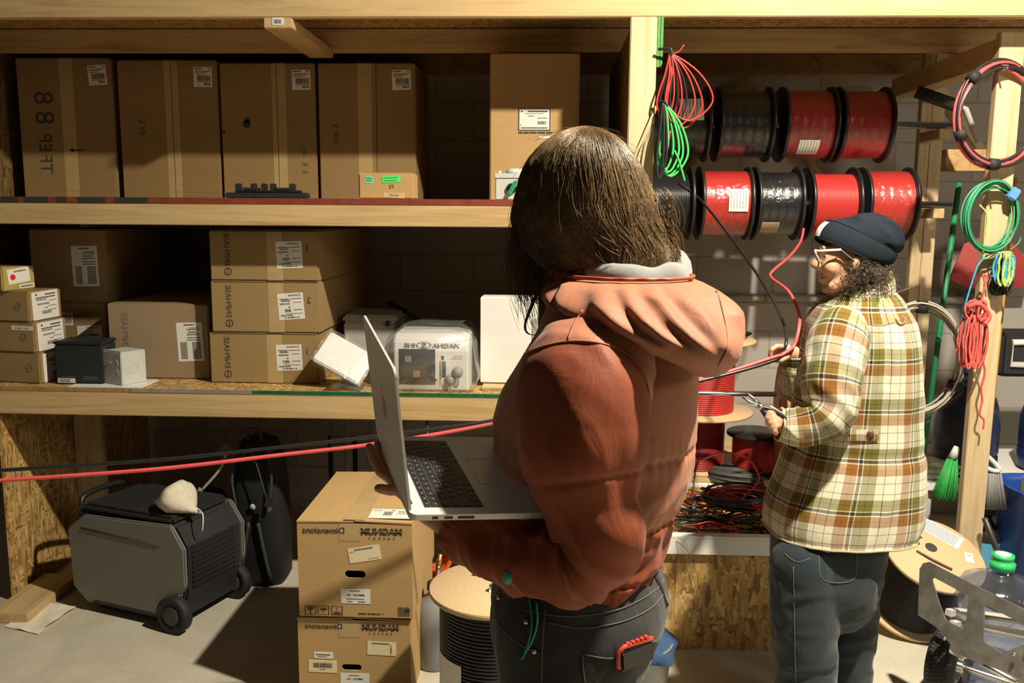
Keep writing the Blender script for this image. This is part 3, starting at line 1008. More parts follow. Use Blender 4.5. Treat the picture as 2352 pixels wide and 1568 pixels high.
xc, w_, z0, z1 = front(790, 908, 742, 850, 3.82)
t = thing('grey_equipment_box', 'grey box with a clear lid behind the laptop screen, at the back of the shelf', 'electrical box', (xc, 3.82, ZL))
h_ = z1 - ZL
obj('case', MB().box2((-w_ / 2, 0, 0), (w_ / 2, 0.28, h_)), plain('case_grey', (0.42, 0.41, 0.4), 0.5), t, bevel=0.006)
lid = obj('lid', MB().box2((-w_ / 2 - 0.004, -0.004, h_), (w_ / 2 + 0.01, 0.29, h_ + 0.035)), film('clear_lid', 0.2, (0.7, 0.7, 0.66), 0.25), t, bevel=0.01, label='clear lid')
obj('lid_clip', MB().box2((w_ * 0.32, -0.008, h_ - 0.012), (w_ * 0.4, 0.0, h_ + 0.012)), BLACK, lid, bevel=0.002)
a, b = A(893, 695, 4.1), A(985, 748, 3.9)
tag(obj('black_rod', MB().tube([a, (a + b) / 2 + V((0, 0, 0.004)), b], 0.011, 10), BLACK), 'black rod leaning behind the bagged inverter', 'rod')

# bagged inverter
xc, w_, z0, z1 = front(903, 1076, 752, 893, 3.45)
t = thing('inverter', 'white power inverter in a clear plastic bag, on the lower shelf', 'inverter', (xc, 3.45, ZL))
h_ = 0.235
prof = [(0, 0.0), (0, 0.16), (0.012, 0.2), (0.045, 0.225), (0.26, 0.225), (0.26, 0.0)]
mb = MB().loft([[V((x_, a_, b_)) for a_, b_ in prof] for x_ in (-w_ / 2, w_ / 2)], 0, False)
obj('case', mb, WHITE, t, bevel=0.006)
f = Face((0, 0.0, 0.09), (1, 0, 0), (0, 0, 1))
mb = MB()
f.rect(mb, -w_ * 0.425, w_ * 0.06, -0.065, 0.078, 0.001)
obj('control_panel', mb, plain('panel_black', (0.03, 0.03, 0.038), 0.3), t, label='black square panel')
mb = MB()
for k, c_ in enumerate((0, 1, 2, 3)):
    f.rect(mb, w_ * 0.115, w_ * 0.14, 0.03 - 0.024 * k, 0.03 - 0.024 * (k + 1), 0.001, c_)
obj('colour_strip', mb, [plain('s_red', (0.5, 0.1, 0.08)), plain('s_green', (0.03, 0.25, 0.14)), plain('s_blue', (0.05, 0.12, 0.35)), plain('s_yellow', (0.6, 0.5, 0.08))], t, label='red, green, blue and yellow strip')
mb = MB()
f.rect(mb, w_ * 0.148, w_ * 0.2, -0.035, 0.03, 0.001)
f.rect(mb, w_ * 0.14, w_ * 0.175, 0.035, 0.052, 0.001)
obj('terminal_cover', mb, INK, t)
for cu, cv in ((0.26, -0.045), (0.36, -0.012)):
    q = f.p(cu * w_, cv, 0)
    g = obj('cable_gland', MB().lathe([(0, 0), (0.022, 0), (0.022, 0.006), (0.016, 0.008), (0.015, 0.02), (0, 0.02)], 20, tf=Matrix.Translation(q) @ Matrix.Rotation(math.pi / 2, 4, 'X')), GREYP, t)
    obj('gland_stem', MB().box2((q.x - 0.009, -0.012, q.z - 0.05), (q.x + 0.006, 0, q.z - 0.02)), GREYP, g)
for cu in (-0.435, 0.075):
    q = f.p(cu * w_, -0.045, 0)
    obj('screw', MB().ball(q, (0.005, 0.004, 0.005)), STEEL, t)
mb = MB()
for (cu, cv) in ((-0.3, 0.038), (-0.19, -0.022)):
    f.rect(mb, cu * w_ - 0.013, cu * w_ + 0.013, cv - 0.013, cv + 0.013, 0.0018)
obj('square_tag', mb, plain('tag_brown', (0.3, 0.24, 0.18), 0.4), t)
n_ = V((0, -0.033, 0.04)).normalized()
up_ = V((0, n_.z, -n_.y))
mb = MB()
o_ = V((0.0, 0.0, 0.165))
g = Face(V((0, 0.003, 0.182)), (1, 0, 0), V((0, 0.29, 0.957)))
mb.text('MAGNA', 0.024, g.p(w_ * 0.2, -0.008, 0.0012), g.u, g.v, 0, 'C', 0.02, wide=1.25)
mb.text('INE', 0.024, g.p(-w_ * 0.28, -0.008, 0.0012), g.u, g.v, 0, 'C', 0.02, wide=1.25)
mb.text('S', 0.03, g.p(-w_ * 0.09, -0.01, 0.0012), g.u, g.v, 0, 'C', 0.03, wide=1.5)
n = 24
mb.add([g.p(-w_ * 0.09 + 0.03 * q * math.cos(i * 6.2832 / n), 0.002 + 0.014 * q * math.sin(i * 6.2832 / n), 0.0011) for q in (1, 0.86) for i in range(n)], [(i, (i + 1) % n, n + (i + 1) % n, n + i) for i in range(n)])
marks(mb, f, w_, 0.18, [('l', 0.3, 0.42, 0.28, 0.01), ('l', 0.26, 0.42, 0.23, 0.01), ('b', -0.3, -0.05, -0.37, -0.35)], 0.0012, 0)
merge(t, mb, INKG)
# bag: a loose shell round the case
rings = []
for i in range(26):
    u = i / 25
    y_ = -0.016 + 0.34 * u
    ring = []
    for j in range(44):
        a_ = 2 * math.pi * j / 44
        c_, s_ = math.cos(a_), math.sin(a_)
        e = 0.42
        px_ = math.copysign(abs(c_) ** e, c_) * (w_ / 2 + 0.022)
        pz_ = math.copysign(abs(s_) ** e, s_)
        hz = 0.5 * (pz_ + 1)
        wob = noise.noise(V((px_ * 22, y_ * 22, hz * 5))) * 0.009
        ring.append(V((px_ + (0.03 * (1 - hz) ** 2 if c_ > 0 else -0.006 * hz) + wob, y_ + (wob if i else -0.012 + 0.02 * hz), 0.001 + hz * 0.247 + (wob if hz > .4 else 0))))
    rings.append(ring)
obj('plastic_bag', MB().loft(rings), BAG, t, label='clear plastic bag over the case')

xc, w_, z0, z1 = front(1103, 1232, 682, 884, 3.56)
t = thing('white_cabinet', 'tall white metal cabinet beside the bagged inverter', 'electrical box', (xc, 3.56, ZL + 0.012), -0.05)
obj('case', MB().box2((-w_ / 2, 0.004, 0), (w_ / 2, 0.12, z1 - ZL - 0.012)), WHITE, t, bevel=0.004)
obj('front_cover', MB().box2((-w_ / 2, -0.004, 0.004), (w_ / 2 - 0.02, 0.003, z1 - ZL - 0.016)), WHITE, t, bevel=0.002)
obj('side_flange', MB().box2((w_ / 2 - 0.018, -0.004, 0.06), (w_ / 2 + 0.004, 0.002, z1 - ZL - 0.1)), GREYP, t, bevel=0.001)
p = A(1130, 886, 3.5)
tag(obj('wood_offcut', MB().box2((p.x - 0.04, 3.47, ZL + 0.0005), (p.x + 0.16, 3.7, ZL + 0.011)), WX, bevel=0.001), 'thin wood offcut under the white cabinet', 'wood offcut')

# ================================================================== on the floor, under the shelves
# two stacked handle cartons
TXT = [('t', 'MAGNUM', 0.235, 0.385, 0.095, 'C', 0, 0.045), ('t', 'E   N   E   R   G   Y', 0.235, 0.335, 0.034, 'C', 0, 0.02), ('t', 'Dimensions', -0.27, 0.39, 0.092, 'C', 0, 0.012)]


def handle_carton(label, xc, Y, z0, w_, h_, depth, rz, upper):
    t = thing('handle_carton', label, 'box', (xc, Y, z0 + 0.0005), rz)
    hx, hz, hw, hh = (0.0, 0.46 * h_, 0.034, 0.0125)
    if not upper:
        hx, hz, hw, hh = -0.01, 0.425 * h_, 0.033, 0.0105
    n = 10
    hole = []
    for side, a0 in ((1, -math.pi / 2), (-1, math.pi / 2)):
        for i in range(n + 1):
            a_ = a0 + math.pi * i / n
            hole.append((hx + side * (hw - hh) + hh * math.cos(a_), hz + hh * math.sin(a_)))
    tf = Matrix.Translation((0, 0.004, 0)) @ Matrix.Rotation(math.pi / 2, 4, 'X')
    mb = MB().plate([(-w_ / 2, 0), (w_ / 2, 0), (w_ / 2, h_), (-w_ / 2, h_)], 0.004, 0, [hole], tf)
    mb.box2((-w_ / 2, 0.004, 0), (-w_ / 2 + 0.004, depth, h_)).box2((w_ / 2 - 0.004, 0.004, 0), (w_ / 2, depth, h_))
    mb.box2((-w_ / 2, depth - 0.004, 0), (w_ / 2, depth, h_)).box2((-w_ / 2 + 0.004, 0.004, 0), (w_ / 2 - 0.004, depth - 0.004, 0.004))
    c = obj('carton', mb, CARD2, t)
    for s in (-1, 1):
        tilt = Matrix.Rotation(math.radians(1.2) * s, 4, 'Y')
        mb = MB().box2((min(s * 0.0015, s * (w_ / 2 + 0.001)), -0.002, 0), (max(s * 0.0015, s * (w_ / 2 + 0.001)), depth + 0.001, 0.0045))
        mb.v = [V((p.x, p.y, h_ + 0.0005 + p.z + (0.006 - abs(p.x) * 0.006 / (w_ / 2)) * (1 if s > 0 else 0.5))) for p in mb.v]
        obj('top_flap', mb, CARD2, t)
    f = Face((0, -0.0003, h_ / 2), (1, 0, 0), (0, 0, 1))
    mb = MB()
    marks(mb, f, w_, h_, TXT, 0.001, 0)
    f.rect(mb, 0.04 * w_, 0.43 * w_, 0.4175 * h_, 0.4235 * h_, 0.0016, 1)
    if upper:
        for k, cu in enumerate((-0.4, -0.285, -0.165)):
            a0, a1, b0, b1 = cu - 0.05, cu + 0.05, -0.485, -0.385
            for q in ((a0, a1, b0, b0 + 0.005), (a0, a1, b1 - 0.005, b1), (a0, a0 + 0.006, b0, b1), (a1 - 0.006, a1, b0, b1)):
                marks(mb, f, w_, h_, [('r', *q, 0)], 0.001, 0)
        # goblet, umbrella, stacking limit
        mb.add([f.p((-0.4 + q * 0.034) * w_, z * h_, 0.001) for q, z in ((-1, -0.4), (1, -0.4), (0.6, -0.43), (0.15, -0.44), (0.1, -0.472), (0.5, -0.478), (-0.5, -0.478), (-0.1, -0.472), (-0.15, -0.44), (-0.6, -0.43))], [tuple(range(10))], 0)
        mb.add([f.p((-0.285 + 0.034 * math.cos(a_)) * w_, (-0.43 + 0.022 * math.sin(a_)) * h_, 0.001) for a_ in [math.pi * i / 10 for i in range(11)]], [tuple(range(11))], 0)
        marks(mb, f, w_, h_, [('r', -0.287, -0.283, -0.475, -0.43, 0), ('t', '5', -0.165, -0.43, 0.04, 'C', 0), ('r', -0.195, -0.135, -0.452, -0.445, 0), ('r', -0.2, -0.13, -0.472, -0.46, 0), ('l', 0.02, 0.22, -0.46, 0.012, 0), ('t', 'A', 0.24, -0.468, 0.03, 'C', 0)], 0.001, 0)
        for k in range(7):                   # flag block
            marks(mb, f, w_, h_, [('r', 0.37, 0.475 if k < 4 else 0.475, -0.475 + k * 0.0115, -0.468 + k * 0.0115, 0)], 0.001, 0)
        marks(mb, f, w_, h_, [('r', 0.43, 0.475, -0.43, -0.394, 0), ('l', 0.37, 0.47, -0.385, 0.008, 0)], 0.0012, 0)
    merge(c, mb, INK, CARD2)
    if upper:
        sticker(t, f, 0.085 * w_, 0.18 * h_, 0.105, 0.05, [('l', -0.3, 0.3, 0.36, 0.1), ('l', -0.46, -0.3, 0.25, 0.03), ('l', 0.1, 0.42, -0.36, 0.03)], 10, [PAPERY, INKG], label='yellowed label set askew')
        sticker(t, f, 0.0, -0.275 * h_, 0.097, 0.05, [('t', 'MMP250 - 300', 0.0, 0.02, 0.2, 'C', 1, 0.01), ('l', -0.2, 0.15, 0.38, 0.05), ('l', -0.3, 0.3, -0.18, 0.05), ('l', -0.28, -0.1, -0.36, 0.06), ('l', 0.1, 0.32, -0.36, 0.06)], 0)
        g = Face((0.115, 0.105, h_ + 0.0115), (1, 0, 0), (0, 1, 0))
        sticker(t, g, 0.0, -0.04, 0.15, 0.09, [('b', -0.2, 0.0, -0.2, 0.2), ('l', -0.45, -0.25, 0.3, 0.04), ('l', 0.1, 0.45, 0.2, 0.06), ('l', 0.1, 0.45, 0.0, 0.04), ('r', -0.05, 0.02, 0.3, 0.36, 1)], 0, label='white shipping label')
    else:
        sticker(t, f, 0.245 * w_, 0.165 * h_, 0.096, 0.047, [('l', -0.35, 0.25, 0.38, 0.1)], -2, [PAPERY, INKG], label='yellowed label with a peeling corner')
        mb = MB()
        mb.add([f.p(0.245 * w_ + 0.03, 0.165 * h_ + 0.022, 0.002), f.p(0.245 * w_ + 0.047, 0.165 * h_ + 0.018, 0.004), f.p(0.245 * w_ + 0.036, 0.165 * h_ - 0.01, 0.006)], [(0, 1, 2)])
        obj('peeled_corner', mb, PAPERY, t)
        sticker(t, f, -0.275 * w_, 0.065 * h_, 0.064, 0.023, [('l', -0.4, 0.35, 0.1, 0.14), ('l', -0.3, 0.2, -0.2, 0.08)], -1)
        sticker(t, f, -0.285 * w_, -0.07 * h_, 0.095, 0.043, [('b', -0.33, 0.33, -0.12, 0.28), ('l', -0.1, 0.1, -0.25, 0.05)], -1, [PAPERY, plain('barcode_brown', (0.12, 0.05, 0.05))])
        sticker(t, f, 0.0, -0.225 * h_, 0.097, 0.045, [('l', -0.2, 0.15, 0.34, 0.05), ('t', 'MMP250 - 300', 0.0, 0.0, 0.2, 'C', 1, 0.01)], 0)
    mb = MB()
    f.rect(mb, -0.05, 0.02, h_ / 2 - 0.06, h_ / 2, 0.0005)
    mb.box2((-0.035, 0.0, h_ + 0.0118), (0.035, depth, h_ + 0.0122))
    obj('tape_strip', mb, TAPE, t)
    return t


a, b = A(667, 1192, 2.72), A(955, 1200, 2.72)
hz0 = A(810, 1418, 2.72).z
handle_carton('lower handle carton standing on the floor, barcode sticker beside its hand hole', (a.x + b.x) / 2 - 0.006, 2.73, 0.0, 0.375, hz0 - 0.014, 0.56, 0.0, False)
handle_carton('upper handle carton, shipping label on its top beside the laptop', (a.x + b.x) / 2 + 0.004, 2.72, hz0 + 0.002, 0.375, A(810, 1195, 2.72).z - hz0 - 0.012, 0.55, 0.0, True)

# power station
g0, g1 = AZ(185, 1400, 0.0), AZ(410, 1452, 0.0)
ang = math.atan2(g1.y - g0.y, g1.x - g0.x)
gx = (g1 - g0).normalized()
L_ = 0.60
base = g1 + gx * 0.045 - gx * L_ / 2
t = thing('power_station', 'grey wheeled portable power station on the floor at the rack side', 'power station', (base.x, base.y, 0.0), ang)
GREYB = plain('case_grey_dark', (0.17, 0.165, 0.15), 0.42, bmp=0.05, bs=500)
H_ = 0.44
side = [(-L_ / 2 + 0.012, 0.10), (-L_ / 2 + 0.09, 0.035), (-L_ / 2 + 0.13, 0.055), (L_ / 2 - 0.15, 0.055), (L_ / 2 - 0.1, 0.02), (L_ / 2 - 0.03, 0.02), (L_ / 2 - 0.03, 0.15), (L_ / 2, 0.19), (L_ / 2, H_ - 0.10), (L_ / 2 - 0.06, H_ - 0.012), (-L_ / 2 + 0.09, H_ - 0.03), (-L_ / 2, H_ - 0.10)]
tfp = Matrix.Rotation(math.pi / 2, 4, 'X')
obj('shell_panel', MB().plate(side, 0.02, 0, (), Matrix.Translation((0, 0.02, 0)) @ tfp), GREYB, t, bevel=0.006, label='grey moulded side')
obj('shell_panel', MB().plate(side, 0.02, 0, (), Matrix.Translation((0, 0.36, 0)) @ tfp), GREYB, t, bevel=0.006, label='grey moulded side')
body = [(-L_ / 2 + 0.005, 0.06), (L_ / 2 - 0.04, 0.04), (L_ / 2 - 0.012, 0.16), (L_ / 2 - 0.008, H_ - 0.1), (L_ / 2 - 0.06, H_ - 0.02), (-L_ / 2 + 0.06, H_ - 0.02), (-L_ / 2 + 0.005, H_ - 0.09)]
obj('core', MB().plate(body, 0.32, 0, (), Matrix.Translation((0, 0.34, 0)) @ tfp), BLACKM, t, bevel=0.01)
obj('top_cover', MB().box2((-L_ / 2 + 0.07, 0.02, H_ - 0.022), (L_ / 2 - 0.07, 0.34, H_ + 0.012)), BLACKM, t, bevel=0.012)
obj('handle_bar', MB().tube(smooth_path([(-L_ / 2 + 0.03, 0.05, H_ - 0.04), (-L_ / 2 + 0.02, 0.08, H_ + 0.02), (-L_ / 2 + 0.02, 0.28, H_ + 0.02), (-L_ / 2 + 0.03, 0.31, H_ - 0.04)], 6), 0.012), BLACK, t)
obj('groove', MB().tube([(-L_ / 2 + 0.08, -0.0005, H_ - 0.085), (L_ / 2 - 0.12, -0.0005, H_ - 0.1)], 0.0035, 6), INK, t)
obj('foot_bar', MB().box2((-L_ / 2 + 0.1, 0.03, 0.02), (L_ / 2 - 0.13, 0.33, 0.056)), BLACK, t, bevel=0.006)
obj('rubber_foot', MB().box2((-L_ / 2 + 0.09, 0.05, 0.0), (-L_ / 2 + 0.13, 0.3, 0.05)), BLACK, t, bevel=0.004)
for y_ in (-0.028, 0.325):
    wm = Matrix.Translation((L_ / 2 - 0.055, y_ + 0.045, 0.0745)) @ Matrix.Rotation(math.pi / 2, 4, 'X')
    wh = obj('wheel', MB().lathe([(0.0, 0), (0.068, 0), (0.074, 0.006), (0.074, 0.04), (0.068, 0.045), (0.055, 0.045), (0.05, 0.04), (0, 0.04)], 40, tf=wm), BLACKM, t)
    obj('hub_cap', MB().lathe([(0, 0.04), (0.04, 0.04), (0.036, 0.046), (0, 0.047)], 32, tf=wm), plain('hub', (0.03, 0.03, 0.03), 0.5), wh)
# vents on the short end
mb = MB()
for k in range(9):
    mb.box2((L_ / 2 - 0.014, 0.05, 0.17 + k * 0.02), (L_ / 2 - 0.004, 0.3, 0.178 + k * 0.02))
obj('vent_slats', mb, BLACK, t)
tw = Matrix.Translation(base) @ Matrix.Rotation(ang, 4, 'Z')

# calico bag on it
mb = MB()
rings = []
c0 = tw @ V((L_ / 2 - 0.11, 0.1, H_ + 0.012))
for i in range(15):
    u = i / 14
    rr = [0.003, 0.011, 0.022, 0.035, 0.048, 0.06, 0.07, 0.077, 0.079, 0.074, 0.06, 0.04, 0.016, 0.014, 0.003][i]
    cc = c0 + gx * (-0.125 + 0.235 * u) + V((0, 0, max(rr * 0.75, 0.02 - 0.05 * max(0, u - 0.7))))
    ring = []
    for j in range(28):
        a_ = 2 * math.pi * j / 28
        k = 1 + 0.13 * noise.noise(V((math.cos(a_) * 2, math.sin(a_) * 2, u * 5))) + 0.07 * math.sin(a_ * 11) * max(0, u - 0.45)
        ring.append(cc + V((-gx.y, gx.x, 0)) * rr * k * math.cos(a_) + UP * rr * 0.78 * k * math.sin(a_))
    rings.append(ring)
t = thing('calico_bag', 'small white cloth bag lying on the power station', 'bag', c0)
obj('sack', MB().loft(rings), CLOTHW, t, True)
e = c0 + gx * 0.1 + V((0, 0, 0.02))
obj('drawstring', MB().tube(smooth_path([e, e + gx * 0.03 + V((0, -.02, -0.01)), e + gx * 0.035 + V((0, -0.03, -0.04)), e + gx * 0.03 + V((0, -0.03, -0.075))], 6), 0.003, 6), CLOTHW, t, True)
# paper on the floor
mb = MB()
P = [AZ(10, 1440, 0), AZ(95, 1388, 0), AZ(175, 1398, 0), AZ(88, 1458, 0)]
nn = 10
pts = []
for i in range(nn + 1):
    for j in range(nn + 1):
        u, v_ = i / nn, j / nn
        q = P[0] * (1 - u) * (1 - v_) + P[1] * u * (1 - v_) + P[2] * u * v_ + P[3] * (1 - u) * v_
        pts.append(q + V((0, 0, 0.003 + 0.01 * abs(noise.noise(V((u * 3, v_ * 3, 0.3)))) + (0.007 if u + v_ > 1.1 else 0))))
mb.add(pts, [(i * 11 + j, i * 11 + j + 1, i * 11 + j + 12, i * 11 + j + 11) for i in range(nn) for j in range(nn)], 0, True)
tag(obj('paper_sheet', mb, plain('crumpled_paper', (0.78, 0.72, 0.56), 0.8)), 'crumpled cream paper on the concrete in front of the power station', 'paper')

# black pack standing behind
p = A(594, 1398, 3.62)
t = thing('black_pack', 'tall black soft pack with straps standing between power station and cartons', 'bag', (p.x, 3.60, 0.0))
rings = []
for z_, hw, hd in ((0.0, 0.1, 0.09), (0.03, 0.115, 0.1), (0.2, 0.12, 0.105), (0.42, 0.115, 0.1), (0.56, 0.1, 0.09), (0.64, 0.07, 0.07), (0.66, 0.03, 0.03)):
    rings.append([V((math.copysign(abs(math.cos(a_)) ** 0.6, math.cos(a_)) * hw, 0.11 + math.copysign(abs(math.sin(a_)) ** 0.6, math.sin(a_)) * hd + 0.004 * math.sin(a_ * 5 + z_ * 20), z_)) for a_ in [2 * math.pi * j / 32 for j in range(32)]])
obj('body', MB().loft(rings), plain('black_nylon', (0.007, 0.0075, 0.007), 0.7), t)
STRAP = plain('strap', (0.03, 0.034, 0.03), 0.7)
for s in (-1, 1):
    obj('shoulder_strap', MB().tube(smooth_path([(s * 0.06, 0.02, 0.62), (s * 0.085, -0.008, 0.5), (s * 0.07, -0.012, 0.36)], 6), 0.007, 6), STRAP, t)
    obj('lower_strap', MB().tube(smooth_path([(s * 0.02, -0.008, 0.3), (s * 0.045, -0.012, 0.16), (s * 0.07, -0.005, 0.02)], 6), 0.009, 6), STRAP, t)
obj('badge', MB().lathe([(0, 0), (0.014, 0), (0.012, 0.004), (0, 0.005)], 20, tf=Matrix.Translation((0.0, -0.006, 0.37)) @ Matrix.Rotation(math.pi / 2, 4, 'X')), LGREY, t, label='pale round badge')
obj('haul_loop', MB().tube(smooth_path([(-0.03, 0.05, 0.65), (-0.02, 0.03, 0.7), (0.02, 0.03, 0.7), (0.03, 0.05, 0.65)], 6), 0.005, 6), STRAP, t)
q = V((p.x, 3.385, 0))
t = thing('plugged_cable', 'black power cord with a three-prong plug hanging in front of the black pack', 'cord', (p.x + 0.01, 3.58, 0.58))
obj('cord', MB().tube(smooth_path([(-0.12, 0.005, 0.0), (-0.05, -0.02, 0.02), (0.0, -0.02, 0.04), (0.03, -0.03, -0.02), (0.05, -0.03, -0.1), (0.065, -0.03, -0.155)], 8), 0.0035, 6), plain('cord_grey', (0.05, 0.055, 0.05), 0.5), t)
pl = obj('plug', MB().box((0.07, -0.03, -0.175), (0.022, 0.016, 0.04), 0, Matrix.Rotation(0.3, 3, 'Y')), BLACK, t, bevel=0.003)
for s in (-1, 0, 1):
    obj('prong', MB().box((0.077 + s * 0.006, -0.03, -0.203), (0.002, 0.005, 0.02), 0, Matrix.Rotation(0.3, 3, 'Y')), STEEL, pl)
# hanging cords and tag behind
a, b = A(520, 1040, 3.6), A(455, 1135, 3.55)
t = thing('webbing_strap', 'grey webbing strap with a buckle reaching down to the calico bag', 'strap', b)
obj('webbing', MB().tube(smooth_path([a, a * 0.6 + b * 0.4 + V((0.02, 0, 0)), b], 6), 0.007, 6, flat=0.3), GREYP, t, True)
obj('buckle', MB().box(b, (0.028, 0.008, 0.07), 0, Matrix.Rotation(0.5, 3, 'Y')), GREYW, t, True, bevel=0.004)
tg = A(515, 1040, 3.62)
obj('card_tag', MB().box(tg, (0.07, 0.003, 0.05), 0, Matrix.Rotation(-0.7, 3, 'Y')), plain('dark_tag', (0.09, 0.085, 0.08), 0.6), t, True)
p = A(470, 1160, 3.75)
t = thing('yellow_case', 'dark yellow tool case half hidden behind the power station', 'case', (p.x, 3.75, 0.0))
obj('shell', MB().box2((-0.16, 0, 0), (0.13, 0.18, p.z)), plain('yellow_plastic', (0.35, 0.24, 0.02), 0.5), t, bevel=0.02)
obj('handle', MB().tube(smooth_path([(-0.08, 0.09, p.z - 0.01), (-0.06, 0.09, p.z + 0.04), (0.04, 0.09, p.z + 0.04), (0.06, 0.09, p.z - 0.01)], 5), 0.012), BLACK, t)
# things in the dark under the lower shelf
for px, lab in ((797, 'thin grey pipe standing behind the upper handle carton, further from the post'), (855, 'thin grey pipe standing behind the laptop screen, under the shelf')):
    p = A(px, 1020, 3.95)
    tag(obj('grey_pipe', MB().tube([V((p.x, 3.95, 0)), V((p.x, 3.95, 0.8))], 0.013, 12), plain('pipe_grey', (0.25, 0.25, 0.24), 0.5)), lab, 'pipe')
p = A(820, 1000, 4.2)
t = thing('wire_crate', 'black steel crate in the dark under the lower shelf', 'crate', (p.x, 4.15, 0.0))
for z_ in (0.1, 0.3, 0.5, p.z):
    obj('rail', MB().tube([V((-0.12, 0, z_)), V((0.32, 0, z_))], 0.012, 8), GREYP, t)
for x_ in (-0.12, 0.0, 0.12, 0.32):
    obj('upright', MB().tube([V((x_, 0.0, 0)), V((x_, 0.0, p.z + 0.01))], 0.012, 8), BLACK, t)
# orange hose coil
c = A(982, 1250, 3.40)
t = thing('orange_air_hose', 'bright orange air hose coil with brass fitting behind the cartons', 'hose', c)
for k in range(4):
    pts = [(0.105 * math.cos(a_) * (1 - 0.06 * k), -0.02 + 0.025 * k + 0.006 * math.sin(a_ * 3 + k), 0.135 * math.sin(a_) * (1 - 0.05 * k)) for a_ in [2 * math.pi * i / 30 for i in range(30)]]
    obj('hose_loop', MB().tube(pts, 0.0095, 8, closed=True), plain('orange_hose', (0.75, 0.13, 0.02), 0.4) if k == 0 else bpy.data.materials['orange_hose'], t)
e = A(1012, 1272, 3.36)
fi = obj('brass_fitting', MB().tube([e, e + V((-0.004, 0, -0.018)), e + V((-0.004, 0, -0.02)), e + V((-0.008, 0, -0.045))], [0.009, 0.009, 0.012, 0.012], 12), plain('brass', (0.6, 0.45, 0.12), 0.35, 0.9), t, True, label='brass fitting')
obj('steel_coupling', MB().tube([e + V((-0.008, 0, -0.045)), e + V((-0.014, 0, -0.085))], 0.011, 12), STEEL, fi, True)
# hook that carries the hose
obj('hanger', MB().tube([V((0, 0.02, 0.125)), V((0.0, 0.02, 0.2)), V((0.0, 0.02, 0.806 - c.z))], 0.004, 6), BLACK, t)
c = A(1000, 1365, 3.0)
t = thing('grey_jug', 'grey plastic jug on the floor between cartons and cable drum', 'jug', (c.x, 3.0, 0))
obj('body', MB().lathe([(0.0, 0), (0.065, 0), (0.07, 0.01), (0.07, 0.2), (0.05, 0.25), (0.025, 0.27), (0.025, 0.29), (0, 0.29)], 28), plain('jug_grey', (0.22, 0.23, 0.24), 0.35), t)
obj('cap', MB().lathe([(0, 0.29), (0.03, 0.285), (0.03, 0.31), (0, 0.312)], 24), BLACK, t)
xc, w_, z0, z1 = front(1066, 1180, 1215, 1340, 3.5)
carton('plain brown carton in the gap behind the wooden cable drum', xc, w_, 0.0, z1, 3.5, 0.3, CARD, tape=0.1)


# ---------------------------------------------------------------- cable drums and reels
def coil_profile(r, h0, h1, d, base):
    prof = [(base, h0)]
    n = max(3, int((h1 - h0) / d))
    for k in range(n):
        for s in range(5):
            a_ = math.pi * s / 4
            prof.append((r + d * 0.5 * math.sin(a_), h0 + (k + 0.5 - 0.5 * math.cos(a_)) * (h1 - h0) / n))
    prof.append((base, h1))
    return prof


def disc(r, z0, z1, hole=0.0, bev=0.002):
    if hole:
        return [(hole, z0), (r - bev, z0), (r, z0 + bev), (r, z1 - bev), (r - bev, z1), (hole, z1), (hole, z0)]
    return [(0, z0), (r - bev, z0), (r, z0 + bev), (r, z1 - bev), (r - bev, z1), (0, z1)]


def drum(label, mat, r, h, rc, wire, d, flange, th=0.012, name='cable_drum', hole=0.012, holes=(), core=None, stuff=()):
    t = thing(name, label, 'cable drum', mat=mat)
    obj('bottom_flange', MB().lathe(disc(r, 0, th), 56), flange, t)
    top = obj('top_flange', MB().lathe(disc(r, h - th, h), 56), flange, t)
    obj('wound_cable', MB().lathe(coil_profile(rc, th + 0.001, h - th - 0.001, d, rc * 0.5), 56), wire, t)
    for (x_, y_, rr, kind) in holes:
        if kind == 'bolt':
            b_ = obj('bolt', MB().lathe([(0, h), (rr * 1.9, h), (rr * 1.9, h + 0.0015), (rr, h + 0.002), (rr, h + 0.005), (0, h + 0.005)], 20, tf=Matrix.Translation((x_, y_, 0))), STEEL, top)
        else:
            mb = MB().lathe([(rr * 0.96, h + 0.0006), (rr * 1.06, h + 0.0006), (rr * 1.06, h + 0.0012), (rr * 0.96, h + 0.0012), (rr * 0.96, h + 0.0006)], 24, tf=Matrix.Translation((x_, y_, 0)))
            mb.add([V((x_ + rr * math.cos(i * 0.3), y_ + rr * math.sin(i * 0.3), h + 0.0007)) for i in range(21)], [tuple(range(21))], 0)
            obj('hole', mb, INK, top)
    return t, top


dc = AZ(1140, 1345, 0.53)
t, top = drum('wooden cable drum of thick black cable standing in front of the handle cartons', Matrix.Translation((dc.x, dc.y, 0)), 0.198, 0.53, 0.163, BWIRE, 0.011, PART, 0.016, holes=[(AZ(1092, 1320, 0.53).x - dc.x, AZ(1092, 1320, 0.53).y - dc.y, 0.006, 'bolt'), (AZ(1124, 1356, 0.53).x - dc.x, AZ(1124, 1356, 0.53).y - dc.y, 0.006, 'bolt'), (0.06, 0.02, 0.006, 'bolt'), (0.0, 0.0, 0.02, 'hole')])
# paper label wrapped round the cable
mb = MB()
a0, a1 = math.radians(198), math.radians(238)
n = 12
rows_ = [[V((0.1705 * math.cos(a0 + (a1 - a0) * i / n), 0.1705 * math.sin(a0 + (a1 - a0) * i / n), z_)) for i in range(n + 1)] for z_ in (0.17, 0.35)]
mb.loft(rows_, closed=False, cap=(False, False))
for k in range(3):
    aa = a0 + (a1 - a0) * (0.55 + 0.13 * k)
    for z_ in (0.2, 0.23, 0.26):
        q = V((0.1712 * math.cos(aa), 0.1712 * math.sin(aa), z_))
        mb.tube([q, q + V((0, 0, 0.02))], 0.0009, 4, 1)
obj('paper_label', mb, [PAPER, INKG], t, label='white label with handwriting')

